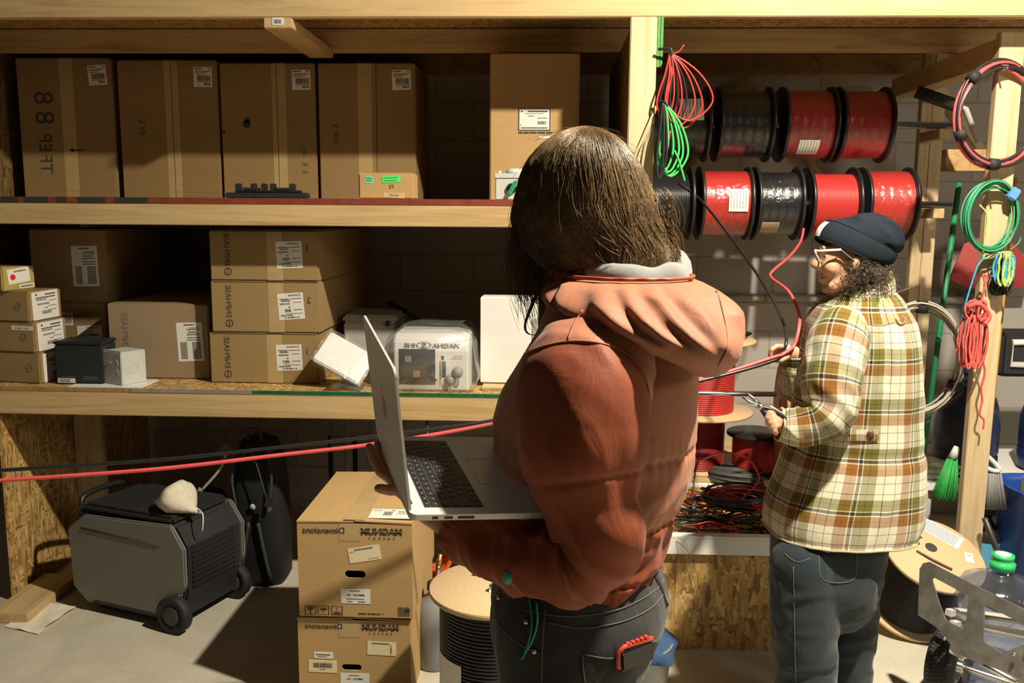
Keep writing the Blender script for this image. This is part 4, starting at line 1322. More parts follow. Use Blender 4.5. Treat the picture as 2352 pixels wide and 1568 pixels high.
# tilted drum by the far pine post
tc = A(2112, 1300, 3.28)
tm = Matrix.Translation((A(2100, 1440, 3.36).x - 0.01, 3.41, 0.0)) @ Matrix.Rotation(math.radians(6), 4, 'Y') @ Matrix.Rotation(math.radians(27), 4, 'X')
# stand it so that its lower rim touches the floor
R0 = 0.185
low = min((tm @ V((R0 * math.cos(a_), R0 * math.sin(a_), 0))).z for a_ in [i * 0.05 for i in range(126)])
tm = Matrix.Translation((0, 0, -low)) @ tm
TH = 0.30
t, top = drum('wooden drum of dark cable tipped forward against the end post', tm, R0, TH, 0.15, BWIRE, 0.01, PART, 0.014, holes=[(-0.005, 0.03, 0.021, 'hole'), (-0.055, 0.045, 0.01, 'hole'), (-0.03, 0.075, 0.004, 'hole')])
f = Face((0.06, 0.11, TH + 0.0003), (0.8, -0.6, 0), (0.6, 0.8, 0))
sticker(t, f, 0, 0, 0.15, 0.075, [('l', -0.45, 0.4, 0.35 - 0.14 * k, 0.03) for k in range(6)], 0, label='big white label')
sticker(t, Face((0.13, 0.0, TH + 0.0003), (1, 0, 0), (0, 1, 0)), 0, 0, 0.03, 0.05, [('l', -0.3, 0.3, 0.2, 0.05)], -8)
obj('cable_end', MB().tube(smooth_path([(-0.055, 0.045, TH + 0.002), (-0.09, 0.05, TH + 0.008), (-0.15, 0.04, TH + 0.01), (-0.187, 0.03, TH - 0.02)], 6), 0.005, 8), plain('brown_cable', (0.16, 0.07, 0.035), 0.5), t)
obj('cable_end', MB().tube(smooth_path([(-0.07, 0.0, TH + 0.004), (-0.02, -0.04, TH + 0.008), (0.04, -0.075, TH + 0.006)], 6), 0.004, 8), bpy.data.materials['brown_cable'], t)

# reels on the two rods
YR = 4.12
zu, zl_ = A(1800, 287, YR).z, A(1800, 468, YR).z
REELG = 'wire reels on the rods'
for z_, lab in ((zu, 'upper steel rod carrying four wire reels'), (zl_, 'lower steel rod carrying five wire reels')):
    tag(obj('reel_rod', MB().tube([V((0.32, YR, z_)), V((XP0 + 0.09, YR, z_))], 0.016, 14), STEEL), lab, 'rod')
    obj('rod_block', MB().box2((XP0 + 0.002, YR - 0.03, z_ - 0.06), (XP0 + 0.05, 4.2995, z_ - 0.0165)), WY, rack, True, bevel=0.002)
    obj('rod_block', MB().box2((0.319, YR - 0.05, z_ - 0.06), (0.35, YR + 0.05, z_ - 0.0165)), WY, rack, True, bevel=0.002)


def xr(px, py):
    return A(px, py, YR - 0.15).x


def reel(label, pa, pb, py, z_, wire, rc, wrapped, rf=0.166, d=0.0067, note=None, ft=0.0165):
    """pa, pb: pixels of the winding's two ends"""
    rc *= 1.09
    x0, x1 = xr(pa, py), xr(pb, py)
    m = Matrix.Translation((x0, YR, z_ - (0.0 if not 0 else 0))) @ Matrix.Rotation(math.pi / 2, 4, 'Y')
    t = thing('wire_reel', label, 'wire reel', mat=m, group=None)
    W_ = x1 - x0
    for h0 in (-ft, W_):
        fl = obj('flange', MB().lathe([(0.018, h0), (0.147, h0), (0.152, h0 + 0.003), (rf - 0.003, h0 + 0.001), (rf, h0 + 0.004), (rf, h0 + ft - 0.004), (rf - 0.003, h0 + ft - 0.001), (0.152, h0 + ft - 0.003), (0.018, h0 + ft), (0.018, h0)], 64), BLACK, t)
    obj('wound_wire', MB().lathe(coil_profile(rc, 0.0005, W_ - 0.0005, d, 0.05), 64), wire, t)
    if wrapped:
        prof = [(rc + d * 0.5 + 0.002 + 0.0025 * math.sin(k * 2.1), 0.0005 + (W_ - 0.001) * k / 14) for k in range(15)]
        mb = MB()
        n = 64
        mb.loft([[V((r_ * math.cos(2 * math.pi * i / n), r_ * math.sin(2 * math.pi * i / n), h_)) for i in range(n)] for r_, h_ in prof], cap=(False, False))
        obj('stretch_wrap', mb, FILM, t, label='clear stretch film')
    if note:
        u0, u1, ang0, ang1, col = note
        # angle 0 points at the camera, + is up; wrapped round the winding
        rr = rc + d * 0.5 + 0.0055
        mb = MB()
        g = [[V((rr * math.sin(-math.radians(-a_)) , -rr * math.cos(math.radians(a_)), u * W_)) for a_ in [ang0 + (ang1 - ang0) * i / 8 for i in range(9)]] for u in (u0, u1)]
        g = [[V((-q.x, q.y, q.z)) for q in row] for row in g]
        mb.loft(g, closed=False, cap=(False, False))
        rr += 0.0008
        for k in range(6):
            u = u0 + (u1 - u0) * (0.1 + 0.15 * k)
            a_ = ang0 + (ang1 - ang0) * 0.15
            while a_ < ang0 + (ang1 - ang0) * 0.85:
                e_ = a_ + R.uniform(1, 4)
                q = [V((-rr * math.sin(math.radians(s)), -rr * math.cos(math.radians(s)), uu * W_)) for uu in (u, u + 0.012) for s in (a_, e_)]
                mb.add(q, [(0, 1, 3, 2)], 1)
                a_ = e_ + 1.2
        obj('paper_label', mb, [col, INKG], t)
    return t


PAPERD = plain('brown_label', (0.5, 0.36, 0.22), 0.7)
reel('black wire reel half hidden behind the red hanging coil, white label on its film', 1480, 1628, 285, zu, BWIRE, 0.125, True, note=(0.55, 0.93, 2, 44, PAPER))
reel('film-wrapped black wire reel on the upper rod, next to the red reels', 1664, 1775, 285, zu, BWIRE, 0.128, True)
reel('red wire reel on the upper rod with a paper label near its underside', 1816, 1922, 288, zu, RED, 0.13, True, note=(0.25, 0.7, -62, -30, PAPER))
reel('red wire reel at the far end of the upper rod', 1948, 2050, 290, zu, RED, 0.13, True)
zr = zl_
reel('bare black wire reel on the lower rod, below the green coil', 1470, 1590, 468, zr, BWIRE, 0.118, False, d=0.0075)
reel('red wire reel on the lower rod with a white label stuck to its film', 1622, 1727, 468, zr, RED, 0.13, True, note=(0.5, 0.93, -14, 24, PAPER))
reel('film-wrapped black wire reel between two red ones on the lower rod, brown label below', 1752, 1843, 470, zr, BWIRE, 0.125, True, note=(0.05, 0.5, -62, -34, PAPERD))
reel('unwrapped bright red wire reel on the lower rod, above the knitted hat', 1876, 1976, 472, zr, RED, 0.12, False)
reel('film-wrapped red wire reel at the end of the lower rod, beside the stud', 2006, 2106, 474, zr, RED, 0.132, True)

# ---------------------------------------------------------------- coils hanging from the post
def loops(t, part, mat, c, rx, rz_, n, wr, ax, spread, jit=0.006, arc=None, squash=0.6, label=None):
    """n loops of wire round c; ax = unit vector of the loop's sideways axis"""
    ax = V(ax).normalized()
    nrm = ax.cross(UP)
    for k in range(n):
        pts = []
        N_ = 36
        ph = R.uniform(0, 6.28)
        sx = rx * (1 + R.uniform(-0.06, 0.06))
        sz = rz_ * (1 + R.uniform(-0.05, 0.05))
        off = (k / max(1, n - 1) - 0.5) * spread
        o_ = V(c) + nrm * off + ax * R.uniform(-jit, jit) + UP * R.uniform(-jit, jit)
        for i in range(N_):
            a_ = 2 * math.pi * i / N_
            pts.append(o_ + ax * sx * math.cos(a_) + UP * sz * math.sin(a_) + nrm * 0.004 * math.sin(2 * a_ + ph))
        obj(part, MB().tube(pts, wr, 7, closed=True), mat, t, True, label=label)


def teardrops(t, part, mat, top, lows, wr, k=10):
    """loops that hang from one point: each low is (sideways, down, depth, belly)"""
    top = V(top)
    for (dx, dz, dy, bel) in lows:
        m_ = top + CX * dx + UP * -dz + CY * dy
        pts = [top, top + CX * (dx * 0.5 - bel * 0.35) + UP * -dz * 0.3 + CY * dy * 0.4, top + CX * (dx - bel) + UP * -dz * 0.72 + CY * dy * 0.8, m_, top + CX * (dx + bel) + UP * -dz * 0.7 + CY * dy * 0.8, top + CX * (dx * 0.6 + bel * 0.75) + UP * -dz * 0.28 + CY * dy * 0.5]
        obj(part, MB().tube(smooth_path(pts, k, True), wr, 7, closed=True), mat, t, True)


hp = A(1540, 125, 3.36)
t = thing('red_wire_coil', 'limp coil of red wire hanging from the post top', 'wire coil', hp)
teardrops(t, 'wire_loop', RED, hp, [(-0.015, 0.24, 0.0, 0.03), (0.0, 0.25, 0.02, 0.035), (0.015, 0.24, -0.01, 0.03), (0.03, 0.26, 0.01, 0.035), (0.045, 0.25, 0.0, 0.05), (0.06, 0.26, 0.02, 0.065), (0.075, 0.235, 0.0, 0.085)], 0.0035)
teardrops(t, 'black_loop', BWIRE, hp, [(0.0, 0.235, 0.01, 0.03), (0.035, 0.24, 0.0, 0.03)], 0.0035)
obj('hook', MB().tube(smooth_path([V((0.392, 3.37, hp.z + 0.02)), hp + V((0, 0, 0.02)), hp + V((0.0, 0, -0.006)), hp + V((0.01, 0, 0.012))], 5), 0.005, 8), BLACK, t, True)
obj('loose_end', MB().tube(smooth_path([hp, hp + V((0.03, 0, 0.01)), A(1571, 103, 3.36)], 5), 0.003, 6), RED, t, True)
gp = A(1527, 242, 3.35)
t = thing('green_wire_coil', 'bright green wire coil hanging on the post with two black loops', 'wire coil', gp)
teardrops(t, 'wire_loop', GREEN, gp, [(-0.005, 0.21, 0.0, 0.02), (0.012, 0.23, 0.01, 0.025), (0.02, 0.24, -0.01, 0.035), (0.028, 0.25, 0.01, 0.045), (0.03, 0.255, 0.0, 0.06)], 0.0042)
teardrops(t, 'black_loop', BWIRE, gp + V((-0.01, -0.02, 0.004)), [(-0.005, 0.27, 0.0, 0.012), (0.0, 0.265, 0.01, 0.02)], 0.005)
obj('wire_end', MB().tube(smooth_path([A(1549, 345, 3.34), A(1560, 370, 3.34), A(1573, 416, 3.34)], 6), 0.004, 7), GREEN, t, True)
obj('red_tail', MB().tube(smooth_path([A(1540, 300, 3.36), A(1530, 340, 3.36), A(1506, 368, 3.36)], 6), 0.0035, 7), RED, t, True)
obj('hook', MB().tube(smooth_path([V((0.392, 3.37, gp.z + 0.015)), gp + V((0, 0, 0.012)), gp + V((0.01, 0, -0.006))], 5), 0.005, 8), BLACK, t, True)
# thin strings beside the post
mb = MB()
t = thing('string_bundle', 'pale strings draped down the face of the pine post', 'string', A(1500, 250, 3.38))
for k in range(6):
    obj('strand', MB().tube(smooth_path([A(1512 - k, 232 + 2 * k, 3.375), A(1494 - 5 * k, 300 + 6 * k, 3.38), A(1478 - 7 * k + R.uniform(-3, 3), 380, 3.385), A(1470 - 7 * k, 520, 3.39)], 6), 0.0022, 5), plain('string_pale', (0.55, 0.45, 0.27), 0.8) if k == 0 else bpy.data.materials['string_pale'], t, True)

# coils on the end post
YP = 3.50
t = thing('red_black_cable_coil', 'thick coil of red and black cable taped in three places high on the end post', 'cable coil', A(2297, 263, YP))
c = A(2297, 263, YP - 0.02)
tilt = V((0.97, 0.24, 0))
for k, m_ in enumerate((PINK, BWIRE, PINK, BWIRE, PINK, BWIRE)):
    ax = tilt.normalized()
    nrm = ax.cross(UP)
    pts = []
    for i in range(48):
        a_ = 2 * math.pi * i / 48
        rr = 0.186 - 0.009 * (k % 3) + 0.006 * math.sin(a_ * 2 + k * 1.3) + 0.004 * math.sin(a_ * 3 + k)
        pts.append(c + ax * rr * math.cos(a_) + UP * (rr + 0.006) * math.sin(a_) + nrm * (-0.012 + 0.012 * (k // 3) + 0.004 * math.sin(a_ + k)))
    obj('cable_loop', MB().tube(pts, 0.0062, 8, closed=True), m_, t, True)
for a_ in (math.radians(135), math.radians(205), math.radians(266)):
    q = c + tilt.normalized() * 0.178 * math.cos(a_) + UP * 0.184 * math.sin(a_)
    tn = (-tilt.normalized() * math.sin(a_) + UP * math.cos(a_))
    obj('tape_band', MB().tube([q - tn * 0.018, q + tn * 0.018], 0.022, 12), BLACKM, t, True)
q = c + UP * 0.165
obj('nail', MB().tube([q + V((0, -0.03, 0)), q + V((0, 0.07, 0))], 0.004, 8), STEEL, t, True)
t = thing('dark_green_wire_coil', 'dark green wire coil with a blue tape tab on the end post', 'wire coil', A(2278, 500, YP))
c = A(2278, 498, YP - 0.02)
loops(t, 'wire_loop', GREEND, c, 0.105, 0.125, 9, 0.0034, (0.97, 0.2, 0), 0.03, 0.012)
loops(t, 'pale_loop', plain('green_mid', (0.06, 0.33, 0.17), 0.4), c + V((0, 0, -0.006)), 0.1, 0.128, 3, 0.0034, (0.97, 0.2, 0), 0.035, 0.012)
q = A(2327, 445, YP - 0.02)
obj('tape_tab', MB().box(q, (0.035, 0.03, 0.045), 0, Matrix.Rotation(0.5, 3, 'Y')), plain('blue_tape', (0.1, 0.28, 0.6), 0.5), t, True, bevel=0.004, label='blue tape tab')
obj('nail', MB().tube([c + V((0, -0.03, 0.112)), c + V((0, 0.08, 0.112))], 0.004, 8), STEEL, t, True)
obj('wire_end', MB().tube(smooth_path([A(2345, 545, YP - .03), A(2338, 560, YP - .04), A(2318, 575, YP - .04)], 5), 0.003, 6), GREEND, t, True)


def hank(t, part, mats, c, w_, h_, n, wr, yspread=0.03, label=None):
    for k in range(n):
        o_ = V(c) + CX * R.uniform(-w_ * 0.35, w_ * 0.35) + CY * R.uniform(-yspread, yspread)
        hh, ww = h_ * R.uniform(0.86, 1.05), w_ * R.uniform(0.22, 0.5)
        pts = [o_ + UP * hh * 0.5 * math.sin(a_) + CX * ww * 0.5 * math.cos(a_) + V((R.uniform(-1, 1), R.uniform(-1, 1), 0)) * 0.003 for a_ in [2 * math.pi * i / 16 for i in range(16)]]
        obj(part, MB().tube(smooth_path(pts, 2, True), wr, 6, closed=True), mats[k % len(mats)], t, True)


CORDB = plain('cord_blue', (0.04, 0.33, 0.5), 0.7, var=0.4, vs=160)
CORDY = plain('cord_lime', (0.4, 0.52, 0.12), 0.7, var=0.3, vs=160)
c = A(2303, 617, YP - 0.03)
t = thing('paracord_hank', 'blue and lime cord hank tied beside the end post', 'cord', c)
hank(t, 'cord_turn', [CORDB, CORDB, CORDY], c, 0.08, 0.125, 16, 0.0045)
q = A(2268, 545, YP - 0.03)
obj('tie_cord', MB().tube(smooth_path([c + V((-0.01, 0, 0.06)), A(2285, 580, YP - .03), A(2258, 590, YP - .03), A(2268, 500, YP - .04), A(2250, 470, YP - .03)], 6), 0.0035, 6), CORDY, t, True)
obj('hanging_tail', MB().tube(smooth_path([A(2262, 590, YP - .03), A(2245, 612, YP - .035), A(2232, 650, YP - .035), A(2220, 690, YP - .035), A(2210, 730, YP - .035)], 6), 0.0035, 6), CORDB, t, True)
c2 = A(2300, 655, YP - 0.0)
t = thing('black_cord_hank', 'small black cord hank under the blue one', 'cord', c2)
hank(t, 'cord_turn', [BLACKM], c2, 0.075, 0.075, 10, 0.004)
obj('tie', MB().tube([c2 + V((0, 0, 0.03)), c2 + V((-0.01, -0.005, 0.09))], 0.003, 6), BLACKM, t, True)
ROPE = plain('red_rope', (0.62, 0.1, 0.085), 0.85, var=0.2, vs=90, bmp=0.5, bs=300)
c3 = A(2242, 765, YP - 0.03)
t = thing('red_rope_hank', 'coral red rope hank hanging on the end post, tail trailing below', 'rope', c3)
hank(t, 'rope_turn', [ROPE], c3 + UP * -0.03, 0.105, 0.2, 18, 0.0042)
hank(t, 'rope_turn', [ROPE], A(2245, 712, YP - 0.04), 0.09, 0.075, 7, 0.0045)
obj('rope_wrap', MB().tube(smooth_path([A(2222, 705, YP - .05), A(2250, 698, YP - .07), A(2272, 725, YP - .06), A(2262, 745, YP - .07)], 5), 0.009, 8), ROPE, t, True)
obj('rope_tie', MB().tube(smooth_path([A(2252, 700, YP - .03), A(2262, 655, YP - .03), A(2258, 630, YP - .03), A(2268, 640, YP - .03), A(2260, 655, YP - .03)], 6), 0.0042, 6), ROPE, t, True)
obj('rope_tail', MB().tube(smooth_path([A(2248, 800, YP - .04), A(2262, 850, YP - .03), A(2254, 890, YP - .025), A(2256, 920, YP - .02), A(2250, 950, YP - .025), A(2260, 965, YP - .022), A(2258, 985, YP - .022)], 6), 0.004, 6), ROPE, t, True)
for q in (A(2268, 585, YP + 0.02), A(2262, 632, YP + 0.02)):
    obj('nail', MB().tube([q + V((0, -0.06, 0)), q + V((0, 0.03, 0))], 0.003, 6), STEEL, t, True)

# grey cable coil behind the plaid jacket
c = A(2105, 825, 3.62)
t = thing('grey_cable_coil', 'big grey cable coil tied with black tape, partly behind the plaid jacket', 'cable coil', c)
loops(t, 'cable_loop', GREYW, c, 0.165, 0.215, 13, 0.0042, (0.96, -0.2, 0), 0.05, 0.012)
for a_ in (math.radians(-28), math.radians(88)):
    q = c + V((0.165 * math.cos(a_), -0.03 * math.cos(a_), 0.215 * math.sin(a_)))
    tn = V((-0.165 * math.sin(a_), 0, 0.215 * math.cos(a_))).normalized()
    obj('tape_band', MB().tube([q - tn * 0.018, q + tn * 0.018], 0.027, 14), BLACKM, t, True)
obj('hanger', MB().tube([c + V((0.0, 0, 0.19)), c + V((0.0, 0.3, 0.24)), V((XP0 + 0.05, 4.3, c.z + 0.25))], 0.005, 8), STEEL, t, True)

# brooms and sticks round the end post
a, b = A(2203, 420, 3.78), A(2128, 985, 3.70)
e = b + (b - a) * 0.25
t = thing('green_broom', 'green-handled broom leaning by the end post, green bristles down', 'broom', (e.x, e.y, 0))
obj('handle', MB().tube([a, e], 0.0115, 12), plain('broom_green', (0.01, 0.17, 0.07), 0.45), t, True)
h0, h1 = A(2188, 1052, 3.64), A(2168, 1140, 3.60)
t = thing('whisk_brush', 'small hand brush with bright green bristles behind the end post', 'brush', h1)
obj('brush_head', MB().tube([h0 + V((0.015, 0, 0.05)), h0], [0.012, 0.02], 10), plain('brush_white', (0.6, 0.6, 0.55), 0.5), t, True)
GBR = plain('bristle_green', (0.03, 0.36, 0.07), 0.6)
mb = MB()
for k in range(160):
    o_ = V((R.uniform(-1, 1), R.uniform(-1, 1), 0))
    mb.tube([h0 + o_ * 0.016, h0.lerp(h1, 0.5) + o_ * 0.026, h1 + o_ * 0.036 + UP * R.uniform(-0.012, 0.012)], 0.0013, 4)
obj('bristles', mb, GBR, t, True)
a, b = A(2299, 700, 3.62), A(2252, 1165, 3.60)
e = a + (b - a) * ((a.z - 0.02) / (a.z - b.z))
tag(obj('wooden_stick', MB().tube([V((e.x, e.y, 0)), a + (a - b) * 0.6], 0.0135, 12), wood('stick_wood', 2, (0.38, 0.17, 0.04), (0.5, 0.26, 0.07))), 'orange-brown wooden broomstick standing against the end post', 'stick')
h0, h1 = A(2277, 1085, 3.66), A(2276, 1165, 3.64)
t = thing('grey_brush', 'white-handled brush with long grey bristles hanging behind the end post', 'brush', h1)
ring_pts = [A(2262, 1045, 3.65), A(2280, 1058, 3.65), A(2296, 1078, 3.65), A(2280, 1080, 3.65), A(2258, 1066, 3.65)]
obj('handle', MB().tube(smooth_path(ring_pts, 6, True), 0.009, 10, closed=True), WHITE, t, True)
mb = MB()
for k in range(260):
    u, d_ = R.uniform(-1, 1), R.uniform(-0.014, 0.014)
    mb.tube([h0 + CX * u * 0.036 + CY * d_, (h0 + h1) / 2 + CX * u * 0.048 + CY * d_, h1 + CX * u * 0.06 + CY * d_ + UP * R.uniform(-0.01, 0.004)], 0.0014, 4)
obj('bristles', mb, plain('bristle_grey', (0.25, 0.25, 0.25), 0.6), t, True)
obj('hook', MB().tube([ring_pts[0], ring_pts[0] + V((-0.03, -0.03, 0.02)), V((1.78, 3.571, ring_pts[0].z + 0.02))], 0.003, 6), STEEL, t, True)
# hanging black handle up on the stud
a, b = A(2105, 210, 3.85), A(2195, 242, 3.8)
t = thing('grip_tool', 'black rubber grip of a tool poking out by the studs above the coils', 'tool', a)
obj('grip', MB().tube([a, b], 0.026, 14), BLACKM, t, True)
obj('shaft', MB().tube([b, b + (b - a) * 0.25, b + (b - a) * 0.5 + V((0.02, 0, -0.12))], 0.012, 10), GREYP, t, True)
obj('holding_strap', MB().tube([a + (b - a) * 0.3, V((XP0 + 0.05, 4.3, a.z + 0.02))], 0.006, 6), BLACK, t, True)
# red fuel can behind the post
p = A(2262, 600, 4.62)
t = thing('red_shovel', 'red metal shovel blade behind the end post, handle down', 'shovel', (p.x, 4.62, 0))
pts = [A(x_, y_, 4.62) for x_, y_ in ((2180, 640), (2215, 560), (2262, 540), (2330, 560), (2370, 615), (2360, 660), (2225, 662))]
mb = MB()
n = len(pts)
cen = sum(pts, V((0, 0, 0))) / n
mb.add(pts + [cen + V((0, -0.05, 0))] + [q + V((0, 0.006, 0)) for q in pts] + [cen + V((0, -0.044, 0))], [(i, (i + 1) % n, n) for i in range(n)] + [(n + 1 + i, 2 * n + 1, n + 1 + (i + 1) % n) for i in range(n)] + [(i, n + 1 + i, n + 1 + (i + 1) % n, (i + 1) % n) for i in range(n)])
obj('blade', mb, plain('shovel_red', (0.42, 0.05, 0.05), 0.45), t, True)
obj('shaft', MB().tube([cen + V((0, 0.01, 0)), V((cen.x + 0.05, 4.66, 0))], 0.016, 10), BLACKM, t, True)

# far corner behind the post
p = A(2350, 1100, 4.25)
t = thing('white_folding_table', 'white folding table in the far corner behind the end post', 'table', (p.x, 4.2, 0))
tz = A(2300, 1090, 4.0).z
obj('table_top', MB().box2((-0.65, -0.35, tz - 0.04), (0.6, 0.35, tz)), WHITE, t, bevel=0.008)
for x_ in (-0.6, 0.5):
    for y_ in (-0.3, 0.3):
        obj('leg', MB().tube([V((x_, y_, 0)), V((x_, y_, tz - 0.03))], 0.014, 10), GREYP, t)
p = A(2348, 1250, 3.75)
t = thing('blue_tote', 'blue plastic tote with a rolled rim at the floor of the far corner', 'tote', (p.x + 0.06, 3.63, 0))
zt_ = A(2330, 1120, 3.6).z
mb = MB()
o_, i_ = [], []
mb.loft([[V((math.copysign(abs(math.cos(a_)) ** 0.5, math.cos(a_)) * w1, 0.02 + math.copysign(abs(math.sin(a_)) ** 0.5, math.sin(a_)) * w1 * 0.8, z_)) for a_ in [2 * math.pi * j / 40 for j in range(40)]] for z_, w1 in ((0, 0.17), (zt_ - 0.02, 0.2), (zt_, 0.215), (zt_, 0.2), (zt_ - 0.03, 0.192), (0.01, 0.16))])
obj('tub', mb, BLUE, t)
t2 = thing('tan_box', 'tan cardboard box sitting in the blue tote', 'box', (p.x + 0.06, 3.63, 0.02))
obj('carton', MB().box2((-0.1, -0.08, 0), (0.13, 0.1, zt_ - 0.005)), CARD2, t2, bevel=0.004)
for i, (px, lab, zz) in enumerate(((2165, 'dark blue water jug on the table, partly behind the broom', 1085), (2225, 'dark blue water jug on the table behind the end post', 1085), (2330, 'navy water jug on the table below the black case', 1085))):
    p = A(px, 1080, 4.2)
    t = thing('water_jug', lab, 'water jug', (p.x + (0, 0.03, 0.1)[i], (4.0, 4.32, 4.1)[i], tz), 0)
    obj('bottle', MB().lathe([(0, 0), (0.12, 0), (0.135, 0.02), (0.135, 0.1), (0.128, 0.11), (0.135, 0.12), (0.135, 0.25), (0.12, 0.3), (0.05, 0.36), (0.03, 0.38), (0.03, 0.42), (0, 0.42)], 36), BLUED if i != 2 else plain('navy', (0.01, 0.02, 0.11), 0.4), t)
    obj('cap', MB().lathe([(0, 0.42), (0.034, 0.41), (0.034, 0.44), (0, 0.442)], 20), BLUE, t)
    if i:
        f = Face((0.0, -0.1365, 0.1), (1, 0, 0), (0, 0, 1))
        mb = MB()
        n = 8
        mb.loft([[V((0.1365 * math.sin(s_), -0.1365 * math.cos(s_), z_)) for s_ in [(-0.28 + 0.56 * i2 / n) for i2 in range(n + 1)]] for z_ in (0.04, 0.1)], closed=False, cap=(False, False))
        obj('label', mb, plain('aqua_label', (0.1, 0.38, 0.42), 0.6), t, label='aqua label')
p = A(2335, 860, 4.1)
t = thing('cordless_tool_case', 'black case with white trim on the jugs in the far corner', 'case', (p.x + 0.1, 4.05, tz + 0.445))
obj('shell', MB().box2((-0.2, 0, 0), (0.25, 0.2, 0.2)), BLACKM, t, bevel=0.015)
obj('trim_band', MB().tube([V((-0.16, -0.004, 0.16)), V((-0.16, -0.004, 0.06)), V((0.2, -0.004, 0.05)), V((0.2, -0.004, 0.17))], 0.014, 8, closed=True), OFFW, t)
p = A(2150, 1060, 3.95)
t = thing('green_white_towel', 'folded green and white towel on the table beside the plaid jacket', 'towel', (p.x, 3.93, tz + 0.001), -0.3)
for k in range(3):
    obj('fold', MB().box2((-0.12, -0.06, 0.028 * k), (0.09, 0.12, 0.028 * k + 0.026)), plain('towel', (0.5, 0.58, 0.45), 0.9, var=0.5, vs=25, bmp=0.5, bs=150) if k == 0 else bpy.data.materials['towel'], t, bevel=0.011, seg=3)
p = A(2262, 1230, 3.75)
t = thing('spray_bottle', 'blue-labelled bottle on the floor under the grey brush', 'bottle', (p.x, 3.75, 0))
hh = A(2262, 1165, 3.75).z
obj('bottle', MB().lathe([(0, 0), (0.06, 0), (0.065, 0.01), (0.065, hh - 0.12), (0.03, hh - 0.06), (0.02, hh - 0.05), (0.02, hh - 0.03), (0, hh - 0.03)], 28), BLACK, t)
mb = MB()
mb.loft([[V((0.066 * math.sin(s_), -0.066 * math.cos(s_), z_)) for s_ in [(-0.9 + 1.8 * i2 / 10) for i2 in range(11)]] for z_ in (hh - 0.27, hh - 0.14)], closed=False, cap=(False, False))
obj('label', mb, plain('blue_label', (0.1, 0.35, 0.6), 0.5), t, label='light blue label')
obj('trigger', MB().box2((-0.035, -0.02, hh - 0.035), (0.03, 0.02, hh)), BLACK, t, bevel=0.006)
a, b = A(2262, 1190, 3.47), A(2300, 1290, 3.45)
tag(obj('black_strut', MB().tube([V((a.x, 3.47, a.z)), b, b + (b - V((a.x, 3.47, a.z))) * (b.z / (a.z - b.z))], 0.012, 10), plain('strut_dark', (0.03, 0.03, 0.028), 0.4)), 'dark metal strut slanting down behind the water bottle', 'strut')

# blue-capped water bottle
p = A(2302, 1300, 2.99)
t = thing('water_bottle', 'clear blue five-gallon water bottle with a green cap, in front of the tilted drum', 'water bottle', (p.x, 2.99, 0))
hz_ = A(2302, 1272, 2.99).z
JUG = film('blue_jug', 0.1, (0.55, 0.62, 0.82), 0.03, 0.08, 20)
obj('bottle', MB().lathe([(0, 0), (0.12, 0), (0.137, 0.02), (0.137, 0.1), (0.13, 0.112), (0.137, 0.125), (0.137, 0.22), (0.13, 0.232), (0.137, 0.245), (0.137, hz_ - 0.13), (0.12, hz_ - 0.1), (0.05, hz_ - 0.075), (0.032, hz_ - 0.065), (0.03, hz_ - 0.015), (0, hz_ - 0.015)], 44), JUG, t)
cp = obj('cap', MB().lathe([(0.031, hz_ - 0.05), (0.04, hz_ - 0.052), (0.042, hz_ - 0.03), (0.036, hz_ - 0.026), (0.033, hz_ - 0.014), (0.036, hz_ - 0.012), (0.036, hz_), (0, hz_)], 32), plain('cap_green', (0.03, 0.5, 0.14), 0.4), t, label='green cap')
obj('cap_seal', MB().lathe([(0, hz_), (0.026, hz_), (0.025, hz_ + 0.0015), (0, hz_ + 0.0015)], 28), WHITE, cp)

# ---------------------------------------------------------------- wire bin and reels under the rods
b0, b1 = A(1440, 1380, 3.155), A(1790, 1380, 3.155)
zb = A(1655, 1252, 3.155).z
zr_ = A(1655, 1228, 3.155).z
t = thing('scrap_wire_bin', 'open bin of particle board with a white rim, full of wire offcuts', 'bin', ((b0.x + b1.x) / 2, 3.155, 0))
W2 = (b1.x - b0.x) / 2 + 0.02
D2 = 0.62
for nm, a, b in (('front_board', (-W2, 0, 0), (W2, 0.015, zr_ - 0.01)), ('rear_board', (-W2, D2 - 0.015, 0), (W2, D2, zr_ - 0.01)), ('side_board', (-W2, 0.0155, 0), (-W2 + 0.015, D2 - 0.0155, zr_ - 0.01)), ('side_board', (W2 - 0.015, 0.0155, 0), (W2, D2 - 0.0155, zr_ - 0.01))):
    obj(nm, MB().box2(a, b), OSB, t)
obj('bottom_board', MB().box2((-W2 + 0.016, 0.016, zr_ - 0.11), (W2 - 0.016, D2 - 0.016, zr_ - 0.095)), OSB, t)
obj('white_rim', MB().box2((-W2 - 0.004, -0.02, zb - 0.03), (W2 + 0.004, -0.0005, zr_ - 0.0096)).box2((-W2 - 0.004, -0.02, zr_ - 0.0095), (W2 + 0.004, 0.018, zr_)), WHITE, t, bevel=0.001, label='white painted front rim')
obj('rear_rim', MB().box2((-W2, D2 - 0.016, zr_ - 0.0095), (W2, D2 + 0.02, zr_)), WHITE, t)
zc = zr_ - 0.03
BX, BY = (b0.x + b1.x) / 2, 3.155


